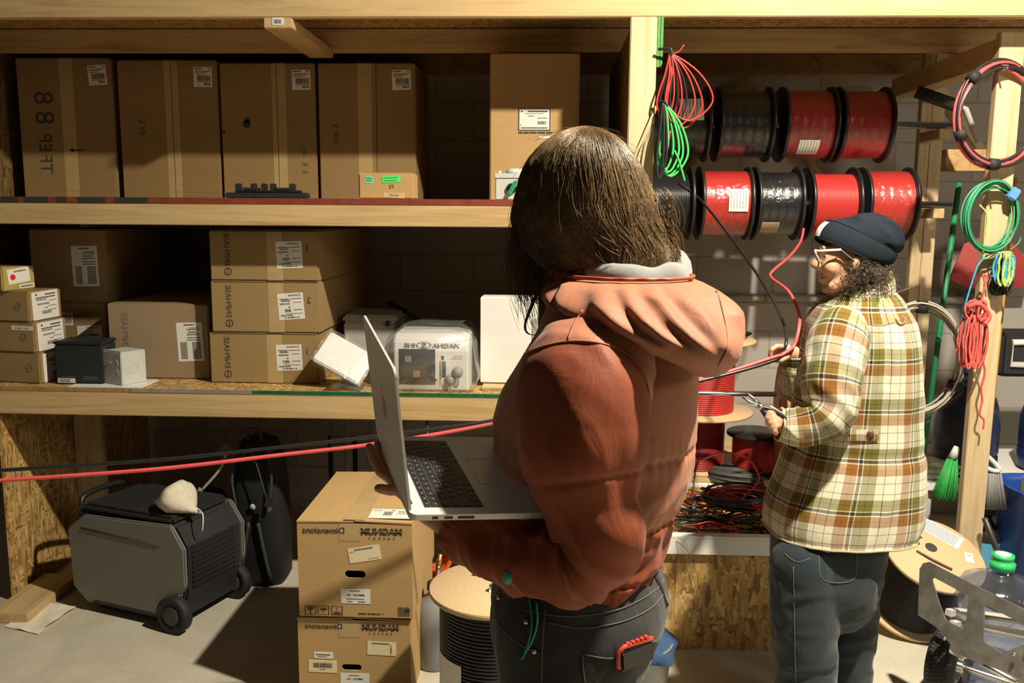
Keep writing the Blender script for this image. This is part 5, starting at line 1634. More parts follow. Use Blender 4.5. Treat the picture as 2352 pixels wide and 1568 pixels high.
def ringcoil(label, c, rx, ry, n, wr, mats, h=0.05, name='cable_coil'):
    t = thing(name, label, 'cable coil', c)
    for k in range(n):
        ph = R.uniform(0, 6.28)
        s1 = 1 + R.uniform(-0.09, 0.05)
        pts = []
        for i in range(34):
            a_ = 2 * math.pi * i / 34
            pts.append(V(c) + V((rx * s1 * math.cos(a_) + 0.004 * math.sin(2 * a_ + ph), ry * s1 * math.sin(a_), h * (k / n) + 0.012 * math.sin(a_ + ph) + wr)))
        obj('cable_loop', MB().tube(pts, wr, 7, closed=True), mats[k % len(mats)], t, True)
    return t


c = AZ(1690, 1172, zc + 0.05)
ringcoil('black cable ring lying on top of the wire offcuts', (c.x, c.y, zc + 0.075), 0.125, 0.1, 9, 0.0055, [BWIRE, BWIRE, BWIRE, RED], 0.045)
c = AZ(1692, 1090, zc + 0.06)
t = ringcoil('dark grey rubber cable wound in a flat spiral at the back of the bin', (c.x, c.y, zc + 0.03), 0.115, 0.085, 4, 0.007, [plain('rubber', (0.055, 0.06, 0.055), 0.6)], 0.04, 'rubber_cable_coil')
for k in range(6):
    rr = 0.105 - k * 0.014
    pts = [V((c.x + rr * math.cos(a_), c.y + rr * 0.75 * math.sin(a_), zc + 0.08 - 0.002 * k)) for a_ in [2 * math.pi * i / 28 for i in range(28)]]
    obj('spiral_turn', MB().tube(pts, 0.0065, 7, closed=True), bpy.data.materials['rubber'], t, True)
c = AZ(1620, 1180, zc + 0.03)
ringcoil('loose ring of white wire half under the black cable ring', (c.x + 0.01, c.y, zc + 0.05), 0.06, 0.05, 2, 0.0035, [WHITEW], 0.01, 'white_wire_ring')
t = thing('red_wire_bundle', 'straight bundle of red wires inside the black cable ring', 'wire bundle', AZ(1660, 1165, zc + 0.02))
a, b = AZ(1610, 1150, zc + 0.05), AZ(1745, 1195, zc + 0.05)
for k in range(9):
    o_ = V((R.uniform(-0.012, 0.012), R.uniform(-0.022, 0.022), R.uniform(-0.004, 0.016) + 0.045))
    obj('wire', MB().tube(smooth_path([a + o_, (a + b) / 2 + o_ + V((0, R.uniform(-.01, .01), 0.008)), b + o_ + V((R.uniform(-.02, .02), 0, 0))], 6), 0.0036, 6), RED, t, True)
for k in range(85):
    m_, nm = R.choice(((RED, 'red'), (BWIRE, 'black'), (BWIRE, 'black'), (BWIRE, 'black'), (BWIRE, 'black'), (RED, 'red'), (GREEND, 'green'), (BWIRE, 'black'), (RED, 'red')))
    x_, y_ = BX + R.uniform(-W2 * 0.45, W2 * 0.86), BY + R.uniform(0.05, 0.42)
    z_ = zc + R.uniform(-0.02, 0.06)
    a_ = R.uniform(-0.7, 0.7) + (math.pi if R.random() < 0.5 else 0)
    pts = [V((x_, y_, z_))]
    for s in range(4):
        a_ += R.uniform(-0.8, 0.8)
        pts.append(pts[-1] + V((math.cos(a_) * 0.055, math.sin(a_) * 0.05, R.uniform(-0.012, 0.014))))
    ok = [V((max(BX - W2 + 0.03, min(BX + W2 - 0.03, q.x)), max(BY + 0.03, min(BY + D2 - 0.05, q.y)), max(zc - 0.03, q.z))) for q in pts]
    tag(obj('%s_wire_offcut' % nm, MB().tube(smooth_path(ok, 6), R.uniform(0.0026, 0.0042), 6), m_), '%s wire offcut in the tangle filling the white-rimmed bin' % nm, 'wire', '%s wire offcuts in the bin' % nm)
# arching red wire and thin wisps over the rim
tag(obj('red_wire_arch', MB().tube(smooth_path([AZ(1600, 1060, 0.52), A(1660, 1040, 3.4), A(1715, 1052, 3.38), A(1740, 1085, 3.36), A(1738, 1110, 3.34), A(1700, 1150, 3.34)], 8), 0.0042, 7), RED), 'red wire arching above the grey rubber coil', 'wire')
t = thing('fine_wire', 'hair-thin wire trailing down the front of the bin', 'wire', A(1560, 1240, 3.13))
obj('strand', MB().tube(smooth_path([A(1557, 1232, 3.125), A(1559, 1280, 3.132), A(1560, 1340, 3.135), A(1557, 1400, 3.135)], 5), 0.0008, 4), GREYP, t, True)
obj('strand', MB().tube(smooth_path([A(1557, 1232, 3.125), A(1580, 1258, 3.13), A(1596, 1330, 3.14), A(1600, 1380, 3.14), A(1596, 1412, 3.14)], 5), 0.0008, 4), GREYP, t, True)

# platform that carries the standing reels
pz = 0.47
t = thing('plank_stand', 'low plank stand behind the bin carrying the floor reels', 'stand', (0.82, 3.80, 0))
obj('plank', MB().box2((-0.4, 0, pz - 0.03), (0.62, 0.75, pz)), PLY, t, bevel=0.002)
for x_ in (-0.36, 0.56):
    for y_ in (0.05, 0.68):
        obj('leg', MB().box2((x_ - 0.03, y_ - 0.03, 0), (x_ + 0.03, y_ + 0.03, pz - 0.031)), WZ, t)
# big red reel on wood flanges
rc_ = A(1612, 900, 3.95)
zA, zB = A(1612, 948, 3.95).z, A(1612, 785, 3.95).z
drum('red wire on a wood-flanged reel beside the plaid jacket, above another red reel', Matrix.Translation((rc_.x, 3.98, zA)), 0.235, zB - zA + 0.012, 0.145, RED, 0.009, PART, 0.012, name='wood_flanged_reel', holes=[(0.08, -0.05, 0.02, 'hole')])
drum('dark red reel with wooden flanges under the bright red one', Matrix.Translation((rc_.x - 0.01, 3.98, pz)), 0.16, zA - pz - 0.001, 0.12, plain('deep_red', (0.3, 0.02, 0.02), 0.4), 0.008, PART, 0.012, name='wood_flanged_reel')
rc_ = A(1738, 1050, 3.9)
zt_ = A(1738, 995, 3.9).z
drum('red wire reel with black plastic flanges standing low by the plaid jacket', Matrix.Translation((rc_.x + 0.0, 3.93, pz)), 0.13, zt_ - pz, 0.1, RED, 0.0085, BLACK, 0.014, name='plastic_flanged_reel')
zq = A(1715, 705, 4.0).z
tag(obj('black_saucer', MB().lathe([(0, 0), (0.05, 0), (0.06, 0.008), (0.06, 0.012), (0, 0.012)], 28, tf=Matrix.Translation((A(1705, 702, 4.05).x, 4.1, zB + 0.013))), BLACKM), 'black lid lying on the top flange of the red wood-flanged reel', 'lid')
# steel rod and the upright plywood disc on it
a, b = A(1560, 902, 3.62), A(1783, 905, 3.60)
tag(obj('steel_rod', MB().tube([a + (a - b) * 0.6, b], 0.0105, 14), STEEL), 'bare steel rod pointing at the plaid jacket in front of the red reel', 'rod')
m_ = Matrix.Translation(A(1790, 965, 3.66)) @ Matrix.Rotation(math.radians(-8), 4, 'Z') @ Matrix.Rotation(math.pi / 2, 4, 'Y')
t = thing('plywood_reel', 'reddish plywood reel disc standing on edge beside the plaid jacket', 'reel', mat=m_)
DISC = plain('red_ply', (0.3, 0.13, 0.06), 0.6, var=0.2, vs=30)
for h_ in (0.0, 0.2):
    obj('flange', MB().lathe(disc(0.25, h_, h_ + 0.014), 56), DISC, t)
obj('core', MB().lathe([(0, 0.0145), (0.07, 0.0145), (0.07, 0.1995), (0, 0.1995)], 32), DISC, t)
obj('hub_hole', MB().lathe([(0, -0.0006), (0.028, -0.0006), (0.028, -0.0002), (0, -0.0002)], 24, tf=Matrix.Translation((-0.06, 0.0, 0))), INK, t)
# conduit along the block wall
z_ = A(1800, 685, 4.74).z
t = thing('wall_conduit', 'grey conduit pipe with a coupling along the block wall', 'conduit', (1.3, 4.75, z_))
obj('pipe', MB().tube([V((-0.9, 0, 0)), V((1.0, 0, 0))], 0.02, 14), plain('conduit_grey', (0.36, 0.34, 0.27), 0.5), t)
x_ = A(1768, 685, 4.74).x - 1.3
obj('coupling', MB().tube([V((x_ - 0.03, 0, 0)), V((x_ + 0.03, 0, 0))], 0.023, 14), bpy.data.materials['conduit_grey'], t)
obj('strap', MB().box2((x_ + 0.3, -0.026, -0.03), (x_ + 0.33, 0.03, 0.05)), STEEL, t)

# ---------------------------------------------------------------- hand truck
HP = lambda x_, y_: A(x_, y_, 2.80 - (x_ - 2105) / 247 * 0.28 - (y_ - 1420) / 280 * 0.10)
outer = [(2112, 1306), (2120, 1293), (2134, 1290), (2250, 1350), (2380, 1412), (2400, 1590), (2318, 1557), (2200, 1500), (2150, 1440), (2108, 1412)]
h1 = [(2140, 1330), (2146, 1326), (2225, 1369), (2216, 1446), (2172, 1424), (2156, 1384)]
h2 = [(2260, 1387), (2375, 1446), (2375, 1470), (2300, 1499), (2258, 1473)]
t = thing('hand_truck', 'scuffed aluminium hand truck with a black pneumatic tyre beside the water bottle', 'hand truck', (1.45, 2.75, 0))
o3 = [HP(*q) for q in outer]
# local frame of the plate
px_, py_ = (o3[3] - o3[1]).normalized(), None
nrm = (o3[3] - o3[1]).cross(o3[9] - o3[1]).normalized()
if nrm.y > 0:
    nrm = -nrm
py_ = nrm.cross(px_)
O = o3[1]
M3 = Matrix((( px_.x, py_.x, nrm.x, O.x), (px_.y, py_.y, nrm.y, O.y), (px_.z, py_.z, nrm.z, O.z), (0, 0, 0, 1)))


def onplate(x_, y_):
    d = ray(x_, y_)
    k = (O - CAM).dot(nrm) / d.dot(nrm)
    q = CAM + d * k
    return ((q - O).dot(px_), (q - O).dot(py_))


mb = MB().plate([onplate(*q) for q in outer], -0.006, 0, [[onplate(*q) for q in h1], [onplate(*q) for q in h2]], M3)
obj('nose_plate', mb, DIRTYALU, t, True)
for (a, b) in (((2165, 1405), (2420, 1440)), ((2175, 1432), (2420, 1478))):
    q0, q1 = HP(*a), HP(*b)
    off = -nrm * 0.06
    mb = MB()
    d = (q1 - q0)
    q_ = d.to_track_quat('Y', 'Z').to_matrix()
    mb.box((q0 + q1) / 2 + off, (0.05, d.length, 0.012), 0, q_)
    obj('frame_rail', mb, ALU, t, True, bevel=0.003)
    for w_ in (0.05, 0.8):
        c_ = q0.lerp(q1, w_)
        obj('cross_bracket', MB().box(c_ - nrm * 0.03, (0.02, 0.055, 0.02), 0, nrm.to_track_quat('Y', 'Z').to_matrix()), ALU, t, True)
wc = A(2182, 1500, 2.86)
axd = (CX * 0.72 - CY * 0.69).normalized()
wr = 0.128
wc = V((wc.x, wc.y, wr))
wm = Matrix.Translation(wc) @ axd.to_track_quat('Z', 'Y').to_matrix().to_4x4()
prof = [(0.06, -0.03), (0.075, -0.042), (0.11, -0.045), (0.124, -0.03), (0.128, -0.012), (0.128, 0.012), (0.124, 0.03), (0.11, 0.045), (0.075, 0.042), (0.06, 0.03), (0.06, -0.03)]
TYRE = plain('tyre', (0.02, 0.02, 0.02), 0.75, bmp=0.6, bs=120)
ty = obj('tyre', MB().lathe(prof, 56, tf=wm), TYRE, t, True)
mb = MB()
for i in range(60):
    a_ = 2 * math.pi * i / 60
    for k, h_ in enumerate((-0.026, -0.009, 0.009, 0.026)):
        rr = 0.1285 if abs(h_) < 0.02 else 0.1255
        aa = a_ + (0.05 if k % 2 else 0)
        rot = Matrix.Rotation(aa, 3, 'Z') @ Matrix.Rotation(0.6 if k % 2 else -0.6, 3, 'X')
        p_ = V((rr * math.cos(aa), rr * math.sin(aa), h_))
        mb.box(p_, (0.005, 0.008, 0.012), 0, rot, wm)
obj('tread', mb, TYRE, ty, True)
hub = obj('wheel_hub', MB().lathe([(0.0, -0.028), (0.06, -0.028), (0.06, 0.03), (0.052, 0.03), (0.045, 0.012), (0.02, 0.02), (0.02, 0.045), (0, 0.045)], 36, tf=wm), STEEL, t, True)
a, b = wc + axd * 0.04, HP(2330, 1580) - nrm * 0.03
obj('axle', MB().tube([wc - axd * 0.05, wc + axd * 0.06, wc + axd * 0.42], 0.011, 14), STEEL, t, True)
a, b = HP(2200, 1498) - nrm * 0.02, HP(2330, 1568) - nrm * 0.012
obj('tie_bar', MB().tube([a, b], 0.009, 12), STEEL, t, True)
obj('axle_bracket', MB().box(HP(2195, 1490) - nrm * 0.03, (0.05, 0.05, 0.05), 0, M3.to_3x3()), ALU, t, True, bevel=0.004)
for q in ((2330, 1502), (2170, 1466)):
    obj('bolt', MB().ball(HP(*q) + nrm * 0.001, 0.006), STEEL, t, True)

# bucket behind the standing person in the puffer jacket
p = A(1500, 1500, 2.75)
t = thing('grey_bucket', 'grey bucket with a blue cloth over its rim, beside the dark jeans', 'bucket', (p.x - 0.065, 2.75, 0))
hb = A(1520, 1468, 2.75).z
obj('pail', MB().lathe([(0, 0), (0.1, 0), (0.105, 0.005), (0.125, hb - 0.01), (0.13, hb), (0.122, hb), (0.118, hb - 0.02), (0, hb - 0.04)], 40), plain('bucket_grey', (0.2, 0.21, 0.22), 0.4, var=0.1), t)
rings = []
for z_, r_ in ((hb - 0.035, 0.134), (hb - 0.0, 0.135), (hb + 0.012, 0.115), (hb + 0.02, 0.06), (hb + 0.022, 0.01)):
    rings.append([V((r_ * (1 + 0.08 * math.sin(7 * a_ + z_ * 60)) * math.cos(a_), r_ * (1 + 0.08 * math.sin(7 * a_ + z_ * 60)) * math.sin(a_), z_ + 0.012 * math.sin(3 * a_))) for a_ in [2 * math.pi * j / 48 for j in range(48)]])
tag(obj('blue_cloth', MB().loft(rings, cap=(False, True)), plain('cloth_blue', (0.03, 0.07, 0.16), 0.85)), 'blue cloth draped over the grey bucket', 'cloth')
bpy.data.objects['blue_cloth'].location = (p.x - 0.065, 2.75, 0.0)

# ================================================================== laptop
def camvec(x, y, z):
    return CR @ V((x, y, z))


def AC(px, py, D):
    return CAM + CR @ V(((px - 1176) / F * D, (784 - py) / F * D, -D))


LN = AC(943, 1182, 1.32)
ly = camvec(-0.091, 0.088, -0.28).normalized()
lx = camvec(0.215, -0.012, -0.07)
lx = (lx - ly * lx.dot(ly)).normalized()
lz = lx.cross(ly)
lm = Matrix(((lx.x, ly.x, lz.x, LN.x), (lx.y, ly.y, lz.y, LN.y), (lx.z, ly.z, lz.z, LN.z), (0, 0, 0, 1)))
lap = thing('laptop', 'open silver laptop held by the person in the rust puffer jacket', 'laptop', mat=lm)
LW, LD = 0.308, 0.2265


def rrect(x0, x1, y0, y1, r, n=6):
    out = []
    for cx_, cy_, a0 in ((x1 - r, y1 - r, 0), (x0 + r, y1 - r, 90), (x0 + r, y0 + r, 180), (x1 - r, y0 + r, 270)):
        out += [(cx_ + r * math.cos(math.radians(a0 + 90 * i / n)), cy_ + r * math.sin(math.radians(a0 + 90 * i / n))) for i in range(n + 1)]
    return out


base_o = obj('base', MB().plate(rrect(0.0, LD, 0.0, LW, 0.012), 0.010, 0, (), Matrix.Translation((0, 0, -0.010))), ALU, lap, bevel=0.0012)
mb = MB()
for x0, x1 in ((0.034, 0.043), (0.053, 0.066), (0.074, 0.1)):
    mb.box2((x0, -0.0006, -0.0075), (x1, 0.001, -0.0035))
obj('port', mb, INK, base_o)
obj('hinge_bar', MB().tube([(0.004, 0.03, -0.002), (0.004, LW - 0.03, -0.002)], 0.0032, 10), BLACK, lap)
obj('hinge_slot', MB().box2((0.004, 0.035, 0.0), (0.010, LW - 0.035, 0.0006)), BLACK, lap)
kw = obj('keyboard', MB().plate(rrect(0.026, 0.122, 0.022, LW - 0.022, 0.003), 0.0004, 0), plain('key_bed', (0.42, 0.41, 0.4), 0.4, 0.9), lap)
mb = MB()
KY = plain('keys', (0.012, 0.012, 0.013), 0.45)
for r_ in range(6):
    x0 = 0.0275 + (0.0 if r_ == 0 else 0.0105 + (r_ - 1) * 0.0168)
    x1 = x0 + (0.0085 if r_ == 0 else 0.0148)
    y_ = 0.0235
    n = 14 if r_ < 2 else (14, 13, 12, 9)[r_ - 2]
    ws = [0.0166] * n
    if r_ in (1, 2):
        ws[-1 if r_ == 1 else 0] *= 1.5
    if r_ == 3:
        ws[0] *= 1.75
        ws[-1] *= 1.75
    if r_ == 4:
        ws[0] *= 2.2
        ws[-1] *= 2.2
    if r_ == 5:
        ws = [0.0166, 0.0166, 0.0166, 0.021, 0.088, 0.021, 0.0166, 0.0166, 0.0166, 0.0166]
    sc_ = (LW - 0.047) / sum(ws)
    for q in ws:
        q *= sc_
        mb.box2((x0, y_ + 0.001, 0.0004), (x1, y_ + q - 0.001, 0.0016), 0)
        if r_ != 5 or q < 0.06:
            mb.box2(((x0 + x1) / 2 - 0.0006, y_ + q * 0.42, 0.0016), ((x0 + x1) / 2 + 0.0006, y_ + q * 0.58, 0.0017), 1)
        y_ += q
obj('keys', mb, [KY, plain('key_legend', (0.4, 0.4, 0.4), 0.5)], kw, label='black keys with pale legends')
mb = MB().tube([V((x_, y_, 0.0003)) for x_, y_ in rrect(0.138, 0.216, 0.105, 0.205, 0.004, 4)], 0.0005, 4, closed=True)
obj('trackpad', mb.box2((0.139, 0.106, 0.0), (0.215, 0.204, 0.0003)), ALU, lap)
uy = camvec(-0.0147, 0.2276, 0.075)
ul = Matrix(lm.to_3x3().inverted() @ uy.normalized() for _ in [0]) if False else (lm.to_3x3().inverted() @ uy).normalized()
ul = V((ul.x, 0, ul.z)).normalized()
th = V((ul.z, 0, -ul.x))            # from the back of the lid towards the keys
lidm = Matrix(((0, ul.x, th.x, -0.002), (1, ul.y, th.y, 0), (0, ul.z, th.z, 0.001), (0, 0, 0, 1)))
LH = 0.229
ldo = obj('lid', MB().plate(rrect(0.0, LW, 0.0, LH, 0.013), 0.0042, 0, (), Matrix.Translation((0, 0, 0)) @ lidm), ALU, lap, bevel=0.0015)
obj('screen', MB().plate(rrect(0.008, LW - 0.008, 0.012, LH - 0.008, 0.003), 0.0003, 0, (), lidm @ Matrix.Translation((0, 0, 0.0043))), plain('dark_screen', (0.01, 0.01, 0.012), 0.1), ldo)
# fruit emblem on the back of the lid
mb = MB()
cen = (LW / 2, LH * 0.5)
ap = []
for i in range(40):
    a_ = 2 * math.pi * i / 40
    rr = 0.021 * (1 + 0.06 * math.cos(2 * a_))
    x_, y_ = rr * math.cos(a_), rr * 0.98 * math.sin(a_)
    if abs(x_) < 0.008 and y_ > 0:
        y_ -= 0.004 * (1 - abs(x_) / 0.008)
    if abs(x_) < 0.006 and y_ < 0:
        y_ += 0.002
    dx, dy = x_ - 0.024, y_ - 0.002
    dd = math.hypot(dx, dy)
    if dd < 0.0095:
        x_, y_ = 0.024 + dx / dd * 0.0095, 0.002 + dy / dd * 0.0095
    ap.append((cen[0] + x_, cen[1] + y_))
mb.plate(ap, -0.0004, 0, (), lidm @ Matrix.Translation((0, 0, -0.0002)))
mb.plate([(cen[0] + 0.0 + 0.0045 * math.cos(a_) + 0.003, cen[1] + 0.027 + 0.008 * math.sin(a_)) for a_ in [i * 0.5236 for i in range(12)]], -0.0004, 0, (), lidm @ Matrix.Translation((0, 0, -0.0002)))
obj('emblem', mb, plain('emblem_pink', (0.55, 0.36, 0.25), 0.3), ldo, label='pale emblem')


# ================================================================== people: helpers
def limb(mb, pts, rads, n=18):
    """closed tapered limb through the points, round ends"""
    P = [V(p) for p in pts]
    d0 = (P[0] - P[1]).normalized()
    d1 = (P[-1] - P[-2]).normalized()
    r0, r1 = rads[0], rads[-1]
    path = [P[0] + d0 * r0, P[0] + d0 * r0 * 0.8, P[0] + d0 * r0 * 0.45] + P + [P[-1] + d1 * r1 * 0.45, P[-1] + d1 * r1 * 0.8, P[-1] + d1 * r1]
    rr = [r0 * 0.12, r0 * 0.6, r0 * 0.89] + list(rads) + [r1 * 0.89, r1 * 0.6, r1 * 0.12]
    mb.tube(path, rr, n)


def fused(mb, voxel, it=6, fac=0.5, disp=None, soft=None):
    """one continuous skin grown round overlapping shapes"""
    me = bpy.data.meshes.new('f')
    me.from_pydata([tuple(p) for p in mb.v], [], mb.f)
    o = bpy.data.objects.new('f', me)
    COL.objects.link(o)
    m = o.modifiers.new('r', 'REMESH')
    m.mode = 'VOXEL'
    m.voxel_size = voxel
    s = o.modifiers.new('s', 'SMOOTH')
    s.iterations = it
    s.factor = fac
    dg = bpy.context.evaluated_depsgraph_get()
    m2 = bpy.data.meshes.new_from_object(o.evaluated_get(dg))
    out = MB()
    vs = [q.co.copy() for q in m2.vertices]
    if disp:
        vs = [p + q.normal * disp(p, q.normal) for p, q in zip(vs, m2.vertices)]
    if soft:
        import numpy as np
        c_, r_, n_ = soft
        co = np.array([tuple(p) for p in vs])
        sel = np.linalg.norm(co - np.array(tuple(c_)), axis=1) < r_
        ed = np.array([e.vertices[:] for e in m2.edges])
        ed = ed[sel[ed[:, 0]] & sel[ed[:, 1]]]
        for _ in range(n_):
            acc, cnt = np.zeros_like(co), np.zeros(len(co))
            np.add.at(acc, ed[:, 0], co[ed[:, 1]])
            np.add.at(acc, ed[:, 1], co[ed[:, 0]])
            np.add.at(cnt, ed[:, 0], 1)
            np.add.at(cnt, ed[:, 1], 1)
            ok = cnt > 2
            co[ok] += 0.5 * (acc[ok] / cnt[ok][:, None] - co[ok])
        vs = [V(p) for p in co]
    out.add(vs, [tuple(p.vertices) for p in m2.polygons], 0, True)
    bpy.data.objects.remove(o)
    bpy.data.meshes.remove(me)
    bpy.data.meshes.remove(m2)
    return out


def garment(keys, n, m, e=2.3, disp=None, close=(False, False), uvw=1.0):
    """keys: (left px, right px, row px, distance, half depth); rings lie level"""
    rows = interp(keys, n)
    rings, uvs = [], []
    ref = None
    for i, (l, r, y_, D, b) in enumerate(rows):
        c = AD((l + r) / 2, y_, D)
        a = max(0.004, (r - l) / 2 * D / F)
        b = max(0.004, b)
        ring, uv = [], []
        for j in range(m):
            ph = math.pi / 2 + 2 * math.pi * j / m
            co, si = math.cos(ph), math.sin(ph)
            k = 2 / e
            p = c + CX * a * math.copysign(abs(co) ** k, co) + CY * b * math.copysign(abs(si) ** k, si)
            if disp:
                p = p + (CX * co + CY * si) * disp(ph, i / (n - 1), p)
            ring.append(p)
        rings.append(ring)
    per = sum((rings[n // 2][j] - rings[n // 2][j - 1]).length for j in range(m))
    for i in range(n):
        uvs.append([(per * j / m, rings[i][0].z * 0 + sum(p.z for p in rings[i]) / m) for j in range(m + 1)])
    mb = MB().loft(rings, 0, True, close, True, uvs)
    return mb, rings


def sleeve(keys, n, m, disp=None, close=(False, False), v0=0.0):
    """keys: (px, py, distance, radius)"""
    rows = interp([(AD(a, b, c), d) for a, b, c, d in keys], n)
    P = [V(q[:3]) for q in rows]
    rr = [q[3] for q in rows]
    up, rings, uvs, L_ = None, [], [], 0.0
    mean = sum(rr) / n
    for i in range(n):
        t = (P[min(i + 1, n - 1)] - P[max(i - 1, 0)]).normalized()
        if up is None:
            up = (-CY - t * (-CY).dot(t)).normalized()
        up = (up - t * up.dot(t)).normalized()
        b = t.cross(up)
        if i:
            L_ += (P[i] - P[i - 1]).length
        ring = []
        for j in range(m):
            ph = math.pi + 2 * math.pi * j / m
            o_ = up * math.cos(ph) + b * math.sin(ph)
            p = P[i] + o_ * rr[i]
            if disp:
                p = p + o_ * disp(ph, i / (n - 1), p)
            ring.append(p)
        rings.append(ring)
        uvs.append([(mean * 2 * math.pi * j / m, v0 - L_) for j in range(m + 1)])
    return MB().loft(rings, 0, True, close, True, uvs), rings, P


def bvh_of(*mbs):
    vs, fs = [], []
    for mb in mbs:
        b = len(vs)
        vs += mb.v
        fs += [[b + i for i in f] for f in mb.f]
    return BVHTree.FromPolygons(vs, fs)


def on(bvh, px, py, lift=0.0015):
    d = ray(px, py).normalized()
    h = bvh.ray_cast(CAM, d)
    return (h[0] - d * lift) if h[0] is not None else None


def drawn(bvh, pts, r, k=5, lift=0.001, n=6):
    """a thin line laid on a surface"""
    sm = smooth_path([V((x_, y_, 0)) for x_, y_ in pts], k)
    q = [on(bvh, p.x, p.y, lift) for p in sm]
    q = [p for p in q if p is not None]
    return MB().tube(q, r, n) if len(q) > 1 else MB()


def nse(p, s, o=0.0):
    return noise.noise(V((p.x * s + o, p.y * s + o * 1.7, p.z * s - o)))


def ridge(p, ax, s_along, s_across, o=0.0):
    """soft folds that run along ax"""
    ax = V(ax).normalized()
    a = p.dot(ax)
    q = p - ax * a
    return 1 - abs(noise.noise(V((q.x * s_across + o, q.z * s_across + a * s_along, q.y * s_across + a * s_along * 0.6)))) * 2


SKIN = None


def skin(name, col):
    m, N, L, B = nt(name)
    a = nz(N, L, coords(N, L), 40, 4)
    L.new(ramp(N, L, a, [(0.3, sh(col, 0.85)), (0.7, sh(col, 1.1))]), B.inputs['Base Color'])
    B.inputs['Roughness'].default_value = 0.45
    B.inputs['Subsurface Weight'].default_value = 0.12
    B.inputs['Subsurface Radius'].default_value = (0.01, 0.004, 0.002)
    bump(N, L, B, nz(N, L, coords(N, L), 500, 2), 0.12, 0.0006)
    return m


def hairmat(name, dark, light):
    m, N, L, B = nt(name)
    a = nz(N, L, coords(N, L), 18, 4, 0.6)
    b = nz(N, L, coords(N, L), 300, 2)
    c = mix(N, L, ramp(N, L, a, [(0.35, dark), (0.68, light)]), ramp(N, L, b, [(0.35, sh(dark, 0.8)), (0.7, light)]), 0.45)
    L.new(c, B.inputs['Base Color'])
    B.inputs['Roughness'].default_value = 0.34
    B.inputs['Specular IOR Level'].default_value = 0.7
    return m


def fabric(name, col, wr=16, bs=1.0, rough=0.75, sheen=0.1):
    m, N, L, B = nt(name)
    a = nz(N, L, coords(N, L), 9, 4)
    L.new(ramp(N, L, a, [(0.3, sh(col, 0.88)), (0.7, sh(col, 1.1))]), B.inputs['Base Color'])
    B.inputs['Roughness'].default_value = rough
    B.inputs['Specular IOR Level'].default_value = 0.25
    B.inputs['Sheen Weight'].default_value = sheen
    h = nz(N, L, coords(N, L, (1, 1, 0.45)), wr, 4, 0.6, 1.0)
    f = nz(N, L, coords(N, L), 600, 1)
    x = N.new('ShaderNodeMath')
    x.operation = 'MULTIPLY_ADD'
    x.inputs[1].default_value = 0.06
    L.new(f, x.inputs[0])
    L.new(h, x.inputs[2])
    bump(N, L, B, x.outputs[0], 0.5 * bs, 0.012)
    return m


# ================================================================== person in the puffer jacket
D1 = 1.60
PERSON1 = AD(1330, 1400, D1)
one = thing('person', 'person with long brown hair in a rust puffer jacket and dark jeans, holding a laptop', 'person', (PERSON1.x, PERSON1.y, 0))
SK1 = skin('skin_tan', (0.40, 0.19, 0.105))
mb = MB()
hd = AD(1345, 450, D1 - 0.0)
mb.ball(hd, (0.092, 0.078, 0.112), 0, 28, 18)
limb(mb, [AD(1300, 500, D1), AD(1270, 535, D1)], [0.055, 0.035])                 # jaw, turned to the shelf
limb(mb, [AD(1238, 470, D1 + 0.02), AD(1226, 500, D1 + 0.02)], [0.012, 0.013])   # nose
for s in (-1, 1):
    mb.ball(AD(1350, 480, D1 + s * 0.078), (0.018, 0.01, 0.03), 0, 14, 10)       # ears
mb.ball(AD(1252, 530, D1 + 0.02), (0.014, 0.024, 0.009), 0, 14, 10)              # lips
limb(mb, [AD(1375, 520, D1), AD(1400, 640, D1), AD(1410, 720, D1)], [0.056, 0.056, 0.07])
limb(mb, [AD(1400, 760, D1 - 0.13), AD(1400, 760, D1 + 0.13)], [0.07, 0.07])
limb(mb, [AD(1410, 820, D1), AD(1390, 1050, D1), AD(1345, 1290, D1)], [0.11, 0.105, 0.1])
fz = 0.0
hips = []
for s in (-1, 1):
    hip = AD(1330, 1400, D1 + s * 0.09)
    knee = V((hip.x + 0.01, hip.y - s * 0.0, 0.5))
    ank = V((hip.x + 0.02, hip.y, 0.09))
    hips.append((hip, knee, ank))
    limb(mb, [hip, knee, ank], [0.075, 0.056, 0.042])
    limb(mb, [ank + V((0.03, 0, -0.045)), ank + V((-0.14, -0.01, -0.06))], [0.04, 0.03])
# near arm, hand under the laptop
S0, E0, W0 = AD(1385, 830, 1.50), AD(1345, 1262, 1.39), AD(1025, 1196, 1.455)
limb(mb, [S0, AD(1350, 1000, 1.40), E0, AD(1170, 1266, 1.42), AD(1095, 1240, 1.44), W0], [0.052, 0.05, 0.036, 0.026, 0.021, 0.02])
